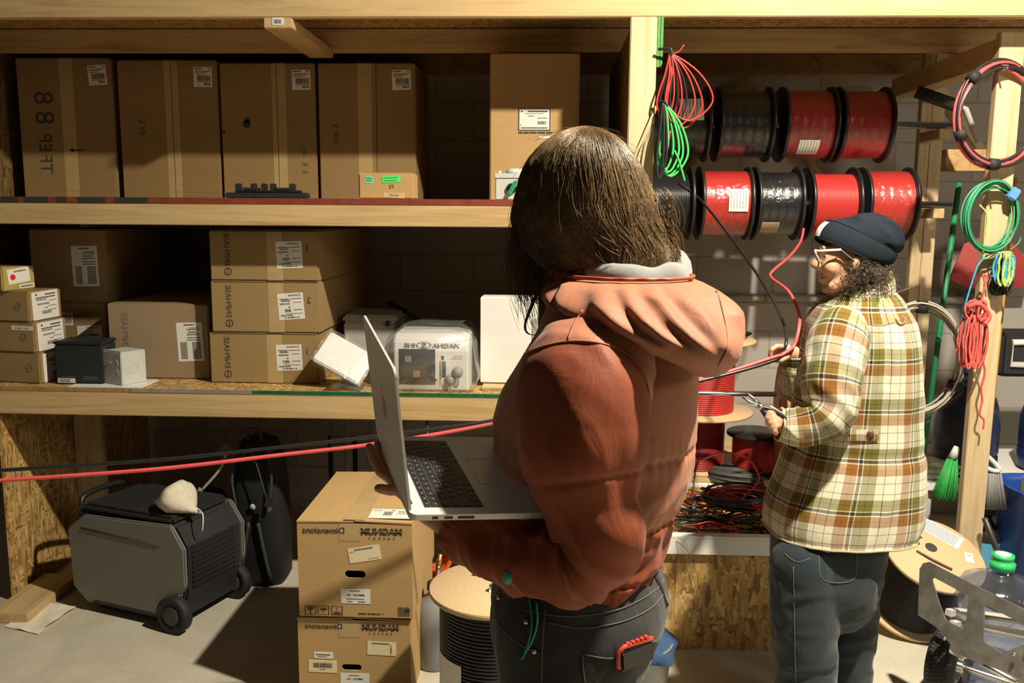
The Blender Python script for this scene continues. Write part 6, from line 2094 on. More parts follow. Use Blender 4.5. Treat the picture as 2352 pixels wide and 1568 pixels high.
# palm: under the hinge side of the base
pal = AC(968, 1143, 1.50)
limb(mb, [W0, (W0 + pal) / 2, pal], [0.025, 0.030, 0.034])
kn = [AC(915, 1120, 1.50), AC(905, 1102, 1.53), AC(900, 1086, 1.56), AC(897, 1072, 1.585)]
for q in kn:
    limb(mb, [pal, q], [0.026, 0.014])
tips = [(AC(893, 1085, 1.485), AC(876, 1098, 1.475), AC(868, 1112, 1.475)), (AC(872, 1082, 1.54), AC(858, 1052, 1.55), AC(850, 1026, 1.555)), (AC(880, 1068, 1.575), AC(872, 1040, 1.59), AC(868, 1018, 1.595)), (AC(884, 1058, 1.60), AC(880, 1030, 1.615), AC(879, 1008, 1.62))]
fing = [[kn[1], AC(873, 1082, 1.53), AC(857, 1052, 1.535), AC(849, 1026, 1.54)],
        [kn[2], AC(880, 1070, 1.56), AC(871, 1042, 1.57), AC(868, 1020, 1.575)],
        [kn[3], AC(888, 1058, 1.59), AC(884, 1034, 1.60), AC(882, 1014, 1.605)],
        [kn[0], AC(897, 1126, 1.49), AC(880, 1123, 1.482), AC(869, 1121, 1.478)]]
for q in fing:
    limb(mb, q, [0.0115, 0.010, 0.0093, 0.0082], 12)
limb(mb, [pal, AC(990, 1150, 1.45), AC(1000, 1165, 1.40), AC(985, 1172, 1.37)], [0.022, 0.014, 0.0115, 0.010], 12)   # thumb along the underside
# far arm, folded in front of the chest
S1, E1, W1 = AD(1385, 800, 1.74), AD(1290, 1040, 1.75), AD(1235, 950, 1.70)
limb(mb, [S1, E1, W1], [0.052, 0.042, 0.028])
limb(mb, [W1, AD(1240, 900, 1.68)], [0.03, 0.034])
for k in range(4):
    limb(mb, [AD(1242 + 7 * k, 890, 1.66 + 0.012 * k), AD(1254 + 7 * k, 862, 1.65 + 0.012 * k), AD(1274 + 7 * k, 850, 1.64 + 0.012 * k)], [0.011, 0.0095, 0.008], 12)
body1 = fused(mb, 0.0036, 5)
obj('body', body1, SK1, one, True)

RUST = fabric('rust_nylon', (0.215, 0.045, 0.014), 18, 0.4, 0.62, 0.08)
SALMON = fabric('salmon_nylon', (0.34, 0.135, 0.075), 18, 0.4, 0.62, 0.1)


def puff(t, rows, w_, amp):
    """quilted rows: the surface is drawn in at each seam"""
    return -amp * sum(math.exp(-((t - q) / w_) ** 2) for q in rows)


def gathers(t, ph, rows, k, amp, w_=0.03):
    return sum(amp * math.exp(-abs(t - q) / w_) * math.sin(ph * k + 2.2 * math.sin(ph * 5 + q * 9)) for q in rows)


def d_torso(ph, t, p):
    f = 0.004 * nse(p, 9) + 0.009 * (ridge(p, CX * 0.8 + UP * 0.35, 3, 18) - 0.5) * min(1, max(0, t - 0.3) * 2.5)
    f += gathers(t, ph, (0.47, 0.66, 0.83), 46, 0.0022) + gathers(t, ph, (1.0,), 60, 0.002, 0.04)
    return f + puff(t, (0.47, 0.66, 0.83), 0.012, 0.005)


tk = [(1300, 1506, 648, 1.62, 0.085), (1262, 1556, 690, 1.62, 0.115), (1245, 1586, 735, 1.62, 0.15), (1222, 1598, 785, 1.62, 0.18), (1186, 1594, 845, 1.62, 0.2), (1152, 1590, 900, 1.62, 0.205), (1136, 1590, 950, 1.62, 0.205), (1135, 1589, 1000, 1.62, 0.205), (1142, 1584, 1050, 1.62, 0.2), (1150, 1568, 1100, 1.62, 0.2), (1152, 1546, 1150, 1.62, 0.195), (1146, 1529, 1200, 1.62, 0.19), (1138, 1514, 1250, 1.61, 0.185), (1130, 1504, 1276, 1.61, 0.18), (1140, 1494, 1304, 1.61, 0.172), (1150, 1486, 1312, 1.61, 0.166)]
tmb, trings = garment(tk, 150, 200, 2.3, d_torso, (False, False))
for i_, f_ in enumerate(tmb.f):
    if i_ // 200 > 98:
        tmb.m[i_] = 1
# inner skirt of the hem
jk = obj('puffer_jacket', tmb, [SALMON, RUST], one, True, label='rust orange quilted jacket')


def d_sleeve(ph, t, p):
    f = 0.0045 * nse(p, 10, 3) + 0.009 * (ridge(p, CX * 0.75 - UP * 0.65, 2.5, 19, 2) - 0.5) * (0.35 + 0.65 * min(1, max(0, (t - 0.3) * 3)))
    f += 0.008 * (ridge(p, CX * 0.5 - UP * 0.86, 2.0, 19, 7.5) - 0.6) * math.exp(-((t - 0.3) / 0.12) ** 2) * max(0, math.sin(ph - math.pi * 1.0) if False else 0.5 - 0.5 * math.cos(2 * ph))
    if t > 0.62:
        f += 0.011 * (ridge(p, CX * 0.35 - UP * 0.93, 3, 24, 5) - 0.5)
    return f + puff(t, (0.4, 0.6), 0.008, 0.0035) + gathers(t, ph, (0.12, 0.4), 30, 0.0006) + gathers(t, ph, (1.0,), 14, 0.003, 0.05)


sk = [(1400, 790, 1.58, 0.07), (1376, 815, 1.50, 0.096), (1352, 860, 1.44, 0.108), (1340, 920, 1.40, 0.11), (1337, 1000, 1.385, 0.105), (1340, 1080, 1.38, 0.095), (1354, 1160, 1.375, 0.078), (1372, 1228, 1.375, 0.076), (1334, 1284, 1.385, 0.07), (1255, 1285, 1.40, 0.06), (1165, 1268, 1.42, 0.054), (1095, 1243, 1.44, 0.043), (1050, 1216, 1.45, 0.033), (1032, 1204, 1.455, 0.03)]
smb, srings, sP = sleeve(sk, 170, 120, d_sleeve, (False, False))
seam_ = [(1150, 860), (1205, 812), (1250, 795), (1320, 783), (1400, 793), (1452, 822), (1480, 862), (1492, 905), (1530, 1000)]


def above(p):
    q = CR.transposed() @ (p - CAM)
    x_, y_ = 1176 + F * q.x / -q.z, 784 - F * q.y / -q.z
    for (xa, ya), (xb, yb) in zip(seam_, seam_[1:]):
        if xa <= x_ < xb:
            return y_ < ya + (yb - ya) * (x_ - xa) / (xb - xa)
    return True


for i_, f_ in enumerate(smb.f):
    if i_ < 120 * 60 and above(sum((smb.v[k_] for k_ in f_), V((0, 0, 0))) / 4):
        smb.m[i_] = 1
obj('near_sleeve', smb, [RUST, SALMON], jk, True)
smb2, _, _ = sleeve([(1392, 772, 1.66, 0.08), (1370, 820, 1.76, 0.1), (1330, 920, 1.79, 0.095), (1292, 1040, 1.77, 0.085), (1262, 1020, 1.74, 0.07), (1238, 955, 1.71, 0.05), (1238, 925, 1.70, 0.042)], 60, 48, lambda ph, t, p: 0.006 * (ridge(p, UP, 3, 22) - 0.5))
obj('far_sleeve', smb2, RUST, jk, True)
# shoulder yoke seam
bj = bvh_of(tmb, smb)


# hood lying on the back
def d_hood(ph, t, p):
    g = 0.010 * (math.sin(ph * 17 + 2 * math.sin(ph * 4)) * math.exp(-((t - 0.36) / 0.2) ** 2))
    return g + 0.006 * (ridge(p, UP * 0.9 + CX * 0.35, 2.0, 17, 1.3) - 0.5) * (1 if t > 0.12 else 0) + 0.005 * nse(p, 8, 4)


hk = [(1318, 1562, 634, 1.58, 0.098), (1286, 1594, 640, 1.57, 0.128), (1262, 1624, 658, 1.55, 0.16), (1258, 1666, 690, 1.53, 0.185), (1300, 1688, 728, 1.52, 0.2), (1392, 1690, 764, 1.515, 0.2), (1478, 1678, 800, 1.515, 0.175), (1548, 1648, 832, 1.52, 0.13), (1585, 1614, 850, 1.53, 0.07)]
hmb, hrings = garment(hk, 90, 180, 2.2, d_hood, (False, True))
hood = obj('hood', hmb, SALMON, jk, True)
obj('rim_piping', MB().tube([p + UP * 0.006 for p in hrings[9]], 0.0034, 8, closed=True), plain('piping_orange', (0.36, 0.07, 0.02), 0.5), hood, True)
bh = bvh_of(hmb, tmb, smb)
for pts in ([(1590, 612), (1640, 655), (1662, 720), (1672, 790), (1650, 840)],):
    obj('hood_seam', drawn(bh, pts, 0.0018), SALMON, hood, True)
for pts in ([(1205, 812), (1250, 795), (1320, 783), (1400, 793), (1452, 822), (1480, 862), (1492, 905)], [(1338, 712), (1318, 745), (1303, 784)]):
    obj('yoke_seam', drawn(bh, pts, 0.0019), plain('seam_rust', (0.3, 0.075, 0.025), 0.6) if 'seam_rust' not in bpy.data.materials else bpy.data.materials['seam_rust'], jk, True)
# fleece lining showing above the rim
mb = MB()
rings = []
for i in range(90):
    a_ = 2 * math.pi * i / 90
    c = AD(1444, 624, 1.585) + CX * 0.086 * math.cos(a_) + CY * 0.086 * math.sin(a_) + UP * (0.012 * math.sin(a_) + 0.004 * math.sin(5 * a_))
    rr = 0.025 + 0.004 * math.sin(3 * a_ + 1) + 0.003 * math.sin(7 * a_)
    out = CX * math.cos(a_) + CY * math.sin(a_)
    rings.append([c + (out * math.cos(b) + UP * 1.15 * math.sin(b)) * rr for b in [2 * math.pi * k / 14 for k in range(14)]])
mb.loft(rings + [rings[0]], cap=(False, False))
obj('fleece_lining', mb, plain('grey_fleece', (0.21, 0.208, 0.2), 0.95, var=0.08, vs=60, bmp=0.4, bs=260, sheen=0.3), hood, True, label='light grey fleece lining')
m_, N, L, B = nt('sherpa_red_black')
L.new(ramp(N, L, nz(N, L, coords(N, L), 95, 3), [(0.46, (0.03, 0.022, 0.02)), (0.53, (0.34, 0.05, 0.035))]), B.inputs['Base Color'])
B.inputs['Roughness'].default_value = 0.95
bump(N, L, B, nz(N, L, coords(N, L), 240, 3), 0.9, 0.004)
rings = []
for i in range(80):
    a_ = 2 * math.pi * i / 80
    c = AD(1384, 618, 1.60) + CX * 0.088 * math.cos(a_) + CY * 0.084 * math.sin(a_) + UP * (0.016 * math.sin(a_) - 0.012 * (math.cos(a_) < 0) * abs(math.cos(a_)))
    out = CX * math.cos(a_) + CY * math.sin(a_)
    rr = 0.022
    rings.append([c + (out * math.cos(b) * 0.8 + UP * 1.35 * math.sin(b)) * rr * (1 + 0.1 * noise.noise(V((a_ * 9, b * 3, 0)))) for b in [2 * math.pi * k / 14 for k in range(14)]])
obj('inner_collar', MB().loft(rings + [rings[0]], cap=(False, False)), m_, jk, True, label='red and black fleece collar')
# hem band
hb_ = trings[-9]
obj('hem_band', MB().tube([p * 0.5 + trings[-5][k] * 0.5 for k, p in enumerate(hb_)], 0.004, 8, closed=True), RUST, jk, True)
tog = on(bj, 1166, 1326, 0.004)
if tog:
    obj('toggle', MB().ball(tog, (0.008, 0.008, 0.011)), TEAL, jk, True, label='teal toggle')


# jeans
def d_jeans(p, n_):
    return 0.0035 * nse(p, 12, 7) + 0.003 * (ridge(p, CX * 0.8 + UP * 0.5, 3, 20, 3) - 0.5)


pk = [(1165, 1500, 1250, 1.60, 0.15), (1150, 1512, 1290, 1.60, 0.162), (1131, 1528, 1340, 1.60, 0.172), (1126, 1526, 1390, 1.60, 0.178), (1130, 1498, 1445, 1.60, 0.178), (1138, 1476, 1505, 1.60, 0.178), (1144, 1454, 1568, 1.60, 0.178), (1150, 1438, 1640, 1.60, 0.178)]
pm, _ = garment(pk, 36, 72, 2.3, None, (True, True))
mb = MB()
mb.add(pm.v, pm.f)
for s, (hip, knee, ank) in zip((-1, 1), hips):
    c = AD(1306, 1640, 1.60 + s * 0.092)
    c2 = V((c.x + 0.0, c.y, 0.42))
    c3 = V((c.x + 0.01, c.y, 0.10))
    limb(mb, [c + UP * 0.02, c - UP * 0.1, c2, c3], [0.1, 0.104, 0.085, 0.07], 28)
jeans = fused(mb, 0.008, 5, 0.5, d_jeans)
DEN = fabric('black_denim', (0.034, 0.034, 0.033), 30, 0.45, 0.85, 0.15)
jo = obj('jeans', jeans, DEN, one, True, label='black denim jeans')
bp = bvh_of(jeans)
STI = plain('stitch_grey', (0.11, 0.105, 0.095), 0.8)
for pts in ([(1252, 1428), (1330, 1442), (1420, 1430), (1490, 1400), (1526, 1362)], [(1252, 1400), (1246, 1480), (1244, 1566)], [(1135, 1415), (1160, 1450), (1200, 1482), (1240, 1500)], [(1338, 1502), (1400, 1512), (1450, 1500), (1508, 1470)], [(1338, 1502), (1340, 1540), (1344, 1567)], [(1205, 1400), (1300, 1415), (1420, 1400), (1505, 1355), (1528, 1322)]):
    obj('stitching', drawn(bp, pts, 0.0011, 6, 0.0006, 5), STI, jo, True)
for q in ((1146, 1372), (1209, 1428), (1227, 1496)):
    h = on(bp, q[0], q[1], 0.002)
    if h:
        obj('rivet', MB().ball(h, 0.0045), STEEL, jo, True)
q = [on(bp, x_, y_, 0.004) for x_, y_ in ((1505, 1318), (1520, 1350), (1532, 1392))]
if all(q):
    obj('belt_loop', MB().tube(q, 0.0055, 6, flat=0.4), DEN, jo, True)
bj2 = bvh_of(jeans, tmb)
TCORD = plain('teal_cord', (0.03, 0.33, 0.31), 0.6)
obj('drawcord', drawn(bj2, [(1216, 1372), (1222, 1420), (1218, 1462), (1204, 1505), (1198, 1512)], 0.0019, 6, 0.003), TCORD, jk, True, label='teal drawcord')
obj('drawcord', drawn(bj2, [(1232, 1380), (1234, 1430), (1222, 1472), (1206, 1500)], 0.0019, 6, 0.003), TCORD, jk, True, label='teal drawcord')
for s, (hip, knee, ank) in zip((-1, 1), hips):
    mb = MB()
    c = V((ank.x, ank.y, 0))
    limb(mb, [c + V((0.05, 0, 0.05)), c + V((-0.05, 0, 0.05)), c + V((-0.15, -0.01, 0.035))], [0.05, 0.05, 0.036])
    mb2 = fused(mb, 0.008, 4)
    mb2.v = [V((p.x, p.y, max(p.z, 0.012))) for p in mb2.v]
    sh_ = obj('boot', mb2, plain('boot_brown', (0.09, 0.05, 0.03), 0.6), one, True)
    obj('sole', MB().box2((c.x - 0.17, c.y - 0.045, 0), (c.x + 0.09, c.y + 0.045, 0.013)), BLACKM, sh_, True, bevel=0.004)
# tool in the back pocket
h = on(bp, 1452, 1492, 0.0)
if h:
    t = thing('pocket_tool', 'red and black folding tool sticking out of the back pocket of the black jeans', 'tool', h)
    f1, f2 = on(bp, 1420, 1505, 0.006), on(bp, 1498, 1474, 0.006)
    d = (f2 - f1).normalized()
    upv = (UP - d * d.dot(UP)).normalized()
    nn_ = d.cross(upv)
    rot = Matrix((d, upv, nn_)).transposed()
    cc = (f1 + f2) / 2
    obj('grip', MB().box(cc - upv * 0.012, ((f2 - f1).length, 0.036, 0.016), 0, rot), BLACK, t, True, bevel=0.005)
    rd = plain('tool_red', (0.55, 0.05, 0.025), 0.4)
    obj('red_spine', MB().tube([f1 - upv * 0.022, f1 + upv * 0.004, f1 + d * 0.012 + upv * 0.011, f2 + upv * 0.007], 0.0042, 8), rd, t, True, label='red edge')
    for k in range(5):
        obj('tooth', MB().box(f1.lerp(f2, 0.3 + 0.13 * k) + upv * 0.012, (0.006, 0.007, 0.008), 0, rot), rd, t, True)

# hair
HAIR = hairmat('brown_hair', (0.04, 0.023, 0.01), (0.27, 0.17, 0.072))
capk = [(1330, 1362, 291, 1.60, 0.02), (1288, 1396, 303, 1.60, 0.05), (1248, 1432, 330, 1.60, 0.08), (1210, 1466, 380, 1.60, 0.1), (1192, 1492, 440, 1.60, 0.106), (1182, 1516, 500, 1.60, 0.106), (1196, 1540, 550, 1.60, 0.1), (1226, 1556, 590, 1.60, 0.096), (1262, 1546, 625, 1.60, 0.088), (1300, 1525, 655, 1.60, 0.075)]
crows = interp(capk, 80)


def cap_pt(t, ph, k=1.0):
    t = max(0.0, min(1.0, t))
    i = t * 79
    a = min(int(i), 78)
    f = i - a
    l, r, y_, D, b = [x_ * (1 - f) + z_ * f for x_, z_ in zip(crows[a], crows[a + 1])]
    c = AD((l + r) / 2, y_, D)
    w_ = (r - l) / 2 * D / F
    return c + CX * w_ * k * math.cos(ph) + CY * b * k * math.sin(ph)


cmb, _ = garment(capk, 70, 96, 2.0, lambda ph, t, p: 0.0035 * math.sin(ph * 9 + t * 7) + 0.006 * nse(p, 14, 2) - 0.004, (True, True))
hair = obj('hair', cmb, HAIR, one, True, label='long wavy brown hair')
RH = random.Random(11)
mb = MB()
for cl in range(330):                                     # locks of hair
    ph = RH.uniform(0, 2 * math.pi)
    if math.sin(ph) > 0.35 and RH.random() < 0.7:
        ph = -ph
    t0 = RH.uniform(0.0, 0.6) ** 1.3
    t1 = 1.0 if RH.random() < 0.55 else min(1.0, t0 + RH.uniform(0.28, 0.6))
    wave, fr, p0 = RH.uniform(0.02, 0.11), RH.uniform(4, 9), RH.uniform(0, 6.28)
    sw = RH.uniform(-0.3, 0.1) - 0.25 * (math.cos(ph) > 0.2)
    off = RH.uniform(0.992, 1.03)
    if cl > 215:                                          # loose curls on the outside
        t0, t1, wave, fr, off = RH.uniform(0.2, 0.55), RH.uniform(0.7, 1.0), RH.uniform(0.1, 0.22), RH.uniform(7, 13), RH.uniform(1.015, 1.05)
    for k in range(32):
        dp, dt, do, w0 = RH.gauss(0, 0.055), RH.uniform(-0.03, 0.05), RH.gauss(0, 0.006), RH.uniform(0.0003, 0.00062)
        pinch = RH.uniform(0.3, 0.8)
        pts = []
        for s in range(11):
            u = s / 10
            t = t0 + dt + (t1 - t0) * u
            pts.append(cap_pt(t, ph + dp * (1 - pinch * u) + sw * u * u + wave * math.sin(fr * u + p0) * u, off + do + 0.012 * math.sin(fr * u * 1.3 + p0)))
        mb.tube(pts, [w0 * (1 - 0.6 * abs(2 * s / 10 - 1) ** 3) for s in range(11)], 3, 0, False)
obj('strands', mb, HAIR, hair, True)
mb = MB()
for k in range(380):                                      # flyaways
    ph = RH.uniform(0, 2 * math.pi)
    t = RH.uniform(0, 0.95)
    o_ = cap_pt(t, ph, 1.0)
    c_ = cap_pt(min(1, t + 0.1), ph, 1.0)
    out = (CX * math.cos(ph) + CY * math.sin(ph) + UP * (0.6 - t)).normalized()
    tn = (c_ - o_).normalized()
    L_ = RH.uniform(0.02, 0.075)
    side = tn.cross(out)
    kx = RH.uniform(-0.5, 0.5)
    lift = RH.uniform(0.08, 0.42)
    mb.tube([o_ + tn * L_ * u + out * L_ * lift * u * (1.5 - u) + side * L_ * kx * u * u for u in (0, 0.25, 0.5, 0.75, 1)], 0.0003, 3, 0, False)
obj('flyaway_strands', mb, HAIR, hair, True)
mb = MB()
for k in range(650):                                      # falls in front of the face
    y0 = RH.uniform(430, 520)
    x0 = RH.uniform(1186, 1262)
    D_ = 1.60 + RH.uniform(-0.03, 0.10)
    yl = RH.uniform(590, 700) if RH.random() < 0.85 else RH.uniform(690, 760)
    bend = RH.gauss(-6, 9)
    xe = x0 + RH.uniform(-18, 16) + (yl - 600) * 0.12
    w1 = RH.gauss(0, 5)
    pts = [AD(x0, y0, D_), AD(x0 + bend * 0.5 - 6, y0 + (yl - y0) * 0.3, D_), AD(x0 + bend - 6 + w1, y0 + (yl - y0) * 0.6, D_), AD((x0 + xe) / 2 + bend * 0.6 - w1, y0 + (yl - y0) * 0.82, D_), AD(xe, yl, D_)]
    mb.tube(smooth_path(pts, 4), RH.uniform(0.0002, 0.0005), 3, 0, False)
for k in range(26):                                       # one long curl
    j = RH.uniform(-4, 4)
    pts = [AD(1250 + j, 560, 1.62), AD(1245 + j, 640, 1.61), AD(1222 + j, 700, 1.60), AD(1206 + j * .6, 745, 1.60), AD(1212 + j * .6, 765, 1.60), AD(1232 + j, 770, 1.60)]
    mb.tube(smooth_path(pts, 4), 0.0005, 3, 0, False)
for k in range(160):                                      # frizz over the hood
    x0, y0 = RH.uniform(1470, 1540), RH.uniform(430, 590)
    j = RH.uniform(8, 34)
    pts = [AD(x0, y0, 1.56), AD(x0 + j * 0.7, y0 + 25 + RH.uniform(-8, 8), 1.55), AD(x0 + j, y0 + 55 + RH.uniform(-10, 10), 1.56), AD(x0 + j * RH.uniform(0.6, 1.5), min(632, y0 + 88), 1.57)]
    mb.tube(smooth_path(pts, 3), 0.00055, 3, 0, False)
obj('hanging_hair', mb, HAIR, hair, True)


# ================================================================== person in the plaid jacket
D2 = 2.75
P2 = AD(1890, 1300, D2)
two = thing('person', 'person in a plaid flannel jacket and dark knitted hat gripping cables and pliers', 'person', (P2.x, P2.y, 0))
SK2 = skin('skin_light', (0.56, 0.31, 0.19))
mb = MB()
B2 = lambda x_, y_, d=0.0: AD(x_, y_, D2 + d)
mb.ball(B2(1970, 582), (0.092, 0.074, 0.082), 0, 28, 18)                     # skull
mb.ball(B2(1926, 604), (0.064, 0.063, 0.088), 0, 24, 16)                   # face
mb.ball(B2(1932, 640), (0.052, 0.054, 0.05), 0, 20, 14)
mb.ball(B2(1934, 650), (0.046, 0.05, 0.036), 0, 20, 14)
limb(mb, [B2(1955, 640, -0.045), B2(1915, 660, -0.028)], [0.024, 0.02])    # jaw, near side
limb(mb, [B2(1955, 640, 0.045), B2(1915, 660, 0.028)], [0.024, 0.02])
limb(mb, [B2(1925, 650, -0.02), B2(1903, 662, 0), B2(1925, 650, 0.02)], [0.026, 0.022, 0.026])   # chin
mb.ball(B2(1898, 664), (0.0155, 0.018, 0.014), 0, 16, 10)
limb(mb, [B2(1893, 569, -0.036), B2(1888, 567, 0), B2(1893, 569, 0.036)], [0.010, 0.0125, 0.010])  # brow
limb(mb, [B2(1889, 576), B2(1877, 598), B2(1871, 608)], [0.009, 0.0125, 0.0145])                 # nose
for s in (-1, 1):
    mb.ball(B2(1880, 613, s * 0.010), (0.012, 0.009, 0.008), 0, 14, 8)
    mb.ball(B2(1908, 614, s * 0.034), (0.026, 0.024, 0.028), 0, 16, 10)    # cheeks
    mb.ball(B2(1965, 604, s * 0.074), (0.016, 0.009, 0.028), 0, 14, 10)    # ears
    mb.ball(B2(1900, 590, s * 0.03), (0.012, 0.016, 0.012), 0, 14, 10)     # lids
limb(mb, [B2(1889, 634, -0.019), B2(1882.5, 632, 0), B2(1889, 634, 0.019)], [0.0068, 0.0092, 0.0068])
limb(mb, [B2(1890, 643, -0.017), B2(1885, 643.5, 0), B2(1890, 643, 0.017)], [0.007, 0.0096, 0.007])
mb.ball(B2(1893, 625), (0.016, 0.026, 0.014), 0, 16, 10)                   # upper lip
limb(mb, [B2(1960, 625), B2(1968, 665), B2(1975, 710)], [0.056, 0.056, 0.062])
limb(mb, [B2(1970, 770, -0.1), B2(1985, 770, 0.1)], [0.05, 0.05])
limb(mb, [B2(1985, 790), B2(1985, 1000), B2(1935, 1200)], [0.11, 0.115, 0.125])
legs2 = []
for (hx, hy, hd_, kx, ax_) in ((1868, 1240, -0.07, 1855, 1850), (1955, 1240, 0.06, 1950, 1928)):
    hip = B2(hx, hy, hd_)
    ank = B2(ax_, 1568, hd_ + 0.02)
    ank = V((ank.x, ank.y, 0.09))
    knee = hip.lerp(ank, 0.52) + CX * -0.01
    legs2.append((hip, knee, ank))
    limb(mb, [hip, knee, ank], [0.085, 0.056, 0.042])
    limb(mb, [ank + V((0.03, 0.01, -0.045)), ank + V((-0.13, 0.0, -0.06))], [0.038, 0.03])
# near arm with the pliers
N0, N1, N2 = B2(1925, 775, -0.17), B2(1910, 948, -0.21), B2(1802, 976, -0.19)
limb(mb, [N0, N1, N2], [0.048, 0.04, 0.026])
np_ = B2(1783, 966, -0.185)
limb(mb, [N2, np_], [0.026, 0.032])
for k in range(4):
    a_ = k * 0.011
    limb(mb, [B2(1776 + 4 * k, 950 + 9 * k, -0.205), B2(1766 + 4 * k, 948 + 10 * k, -0.225), B2(1762 + 5 * k, 958 + 10 * k, -0.225), B2(1768 + 5 * k, 968 + 9 * k, -0.205)], [0.010, 0.0092, 0.0085, 0.0075], 12)
limb(mb, [B2(1788, 955, -0.17), B2(1779, 944, -0.185), B2(1771, 938, -0.195)], [0.012, 0.0105, 0.009], 12)
# far arm holding up the two cables
F0, F1, F2 = B2(1920, 770, 0.16), B2(1842, 885, 0.13), B2(1822, 812, 0.07)
limb(mb, [F0, F1, F2], [0.048, 0.04, 0.026])
fp = B2(1803, 808, 0.055)
limb(mb, [F2, fp], [0.024, 0.027])
for k in range(4):
    limb(mb, [B2(1797, 796 + 5.5 * k, 0.03 + 0.013 * k), B2(1783 - 1.5 * k, 795 + 6.5 * k, 0.018 + 0.012 * k), B2(1772 - k, 803 + 6 * k, 0.015 + 0.011 * k), B2(1769, 814 + 4.5 * k, 0.02 + 0.011 * k)], [0.0098, 0.009, 0.0082, 0.0072], 12)
limb(mb, [B2(1806, 818, 0.03), B2(1793, 827, 0.018), B2(1775, 826, 0.012)], [0.0125, 0.0105, 0.0085], 12)
body2 = fused(mb, 0.0034, 4, 0.5, None, (B2(1925, 615), 0.125, 16))
obj('body', body2, SK2, two, True)
EYE = plain('eye_white', (0.4, 0.37, 0.33), 0.25)
for s in (-1, 1):
    e = obj('eye', MB().ball(B2(1901, 589, s * 0.032), 0.0102), EYE, two, True)
    obj('iris', MB().ball(B2(1898, 589, s * 0.032) - CX * 0.005, (0.0035, 0.0055, 0.0055)), plain('iris', (0.05, 0.03, 0.02), 0.15), e, True)
LIP = skin('lip', (0.30, 0.11, 0.08))
bb_ = bvh_of(body2)
obj('eyebrow', drawn(bb_, [(1887, 567), (1893, 563), (1903, 562), (1912, 566)], 0.002, 5, 0.0005), plain('brow_brown', (0.05, 0.03, 0.02), 0.8), two, True)
obj('mouth_line', drawn(bb_, [(1883, 638.5), (1888, 638), (1895, 637), (1901, 634.5)], 0.0013, 5, 0.0002), LIP, two, True)

# safety glasses
GF = plain('cream_frame', (0.72, 0.66, 0.5), 0.3)
gl = obj('safety_glasses', MB().tube(smooth_path([B2(1880, 577, -0.062), B2(1876, 575, -0.05), B2(1872, 575, -0.025), B2(1874, 579, 0), B2(1872, 575, 0.025), B2(1876, 575, 0.05), B2(1880, 577, 0.062)], 5), 0.0032, 8), GF, two, True, label='cream-rimmed safety glasses')
for s in (-1, 1):
    obj('temple', MB().tube([B2(1878, 576, s * 0.064), B2(1932, 573, s * 0.078)], 0.0045, 8, flat=0.45), GF, gl, True)
    obj('ear_piece', MB().tube(smooth_path([B2(1930, 573, s * 0.078), B2(1948, 588, s * 0.08), B2(1962, 599, s * 0.08)], 5), 0.0028, 8), plain('temple_dark', (0.1, 0.09, 0.07), 0.4), gl, True)
    lens = [B2(1874, 577, s * 0.012), B2(1872, 577, s * 0.055), B2(1881, 597, s * 0.055), B2(1885, 603, s * 0.034), B2(1880, 594, s * 0.012)]
    obj('rim', MB().tube(smooth_path(lens, 4, True), 0.0024, 6, closed=True), GF, gl, True)
    mb = MB()
    mb.add(lens, [tuple(range(5))], 0, True)
    obj('lens', mb, film('lens_clear', 0.08, (0.93, 0.93, 0.9)) if 'lens_clear' not in bpy.data.materials else bpy.data.materials['lens_clear'], gl, True)

# knitted hat
NAVY = knit('navy_knit', (0.02, 0.026, 0.036))
hatk = [((1877, 548), (2018, 617), .086, 0), ((1879, 537), (2032, 612), .092, 0), ((1887, 522), (2045, 603), .094, 0), ((1903, 508), (2053, 590), .092, 0), ((1912, 506), (2052, 584), .087, 1), ((1932, 502), (2062, 580), .088, 1), ((1958, 495), (2071, 565), .084, 1), ((1985, 490), (2072, 545), .074, 1), ((2010, 489), (2064, 526), .055, 1), ((2030, 495), (2050, 510), .022, 1)]
rows = interp([(q[0][0], q[0][1], q[1][0], q[1][1], q[2]) for q in hatk], 60)


def hat_rings(rows, disp):
    rings, uvs, v_ = [], [], 0
    for i, (x0, y0, x1, y1, b) in enumerate(rows):
        p, q = B2(x0, y0), B2(x1, y1)
        c, a = (p + q) / 2, (q - p) / 2
        ring = []
        for j in range(72):
            ph = math.pi / 2 + 2 * math.pi * j / 72
            pt = c + a * math.cos(ph) + CY * b * math.sin(ph)
            o_ = (a.normalized() * math.cos(ph) + CY * math.sin(ph))
            ring.append(pt + o_ * disp(ph, i / (len(rows) - 1), pt))
        if i:
            v_ += (ring[0] - rings[-1][0]).length
        rings.append(ring)
        uvs.append([(0.55 * j / 72, v_) for j in range(73)])
    return rings, uvs


rings, uvs = hat_rings(rows[:23], lambda ph, t, p: 0.0035 + 0.002 * nse(p, 20))
inner = [[p - (p - sum(r_, V((0, 0, 0))) / 72).normalized() * 0.007 for p in r_] for r_ in rings]
hat = obj('knitted_hat', MB().loft(rings, 0, True, (False, False), True, uvs), NAVY, two, True, label='dark navy knitted hat')
rings2, uvs2 = hat_rings(rows[18:], lambda ph, t, p: -0.002 + 0.016 * (ridge(p, CX * 0.8 - UP * 0.5, 2.0, 13, 6) - 0.6) * min(1, max(0, t - 0.1) * 3) + 0.004 * nse(p, 16))
obj('crown', MB().loft(rings2, 0, True, (False, True), True, uvs2), NAVY, hat, True)
obj('cuff_edge', MB().tube(rings[0], 0.0022, 8, closed=True), NAVY, hat, True)
obj('cuff_edge', MB().tube(rings[-1], 0.0022, 8, closed=True), NAVY, hat, True)
mb = MB()
tab = []
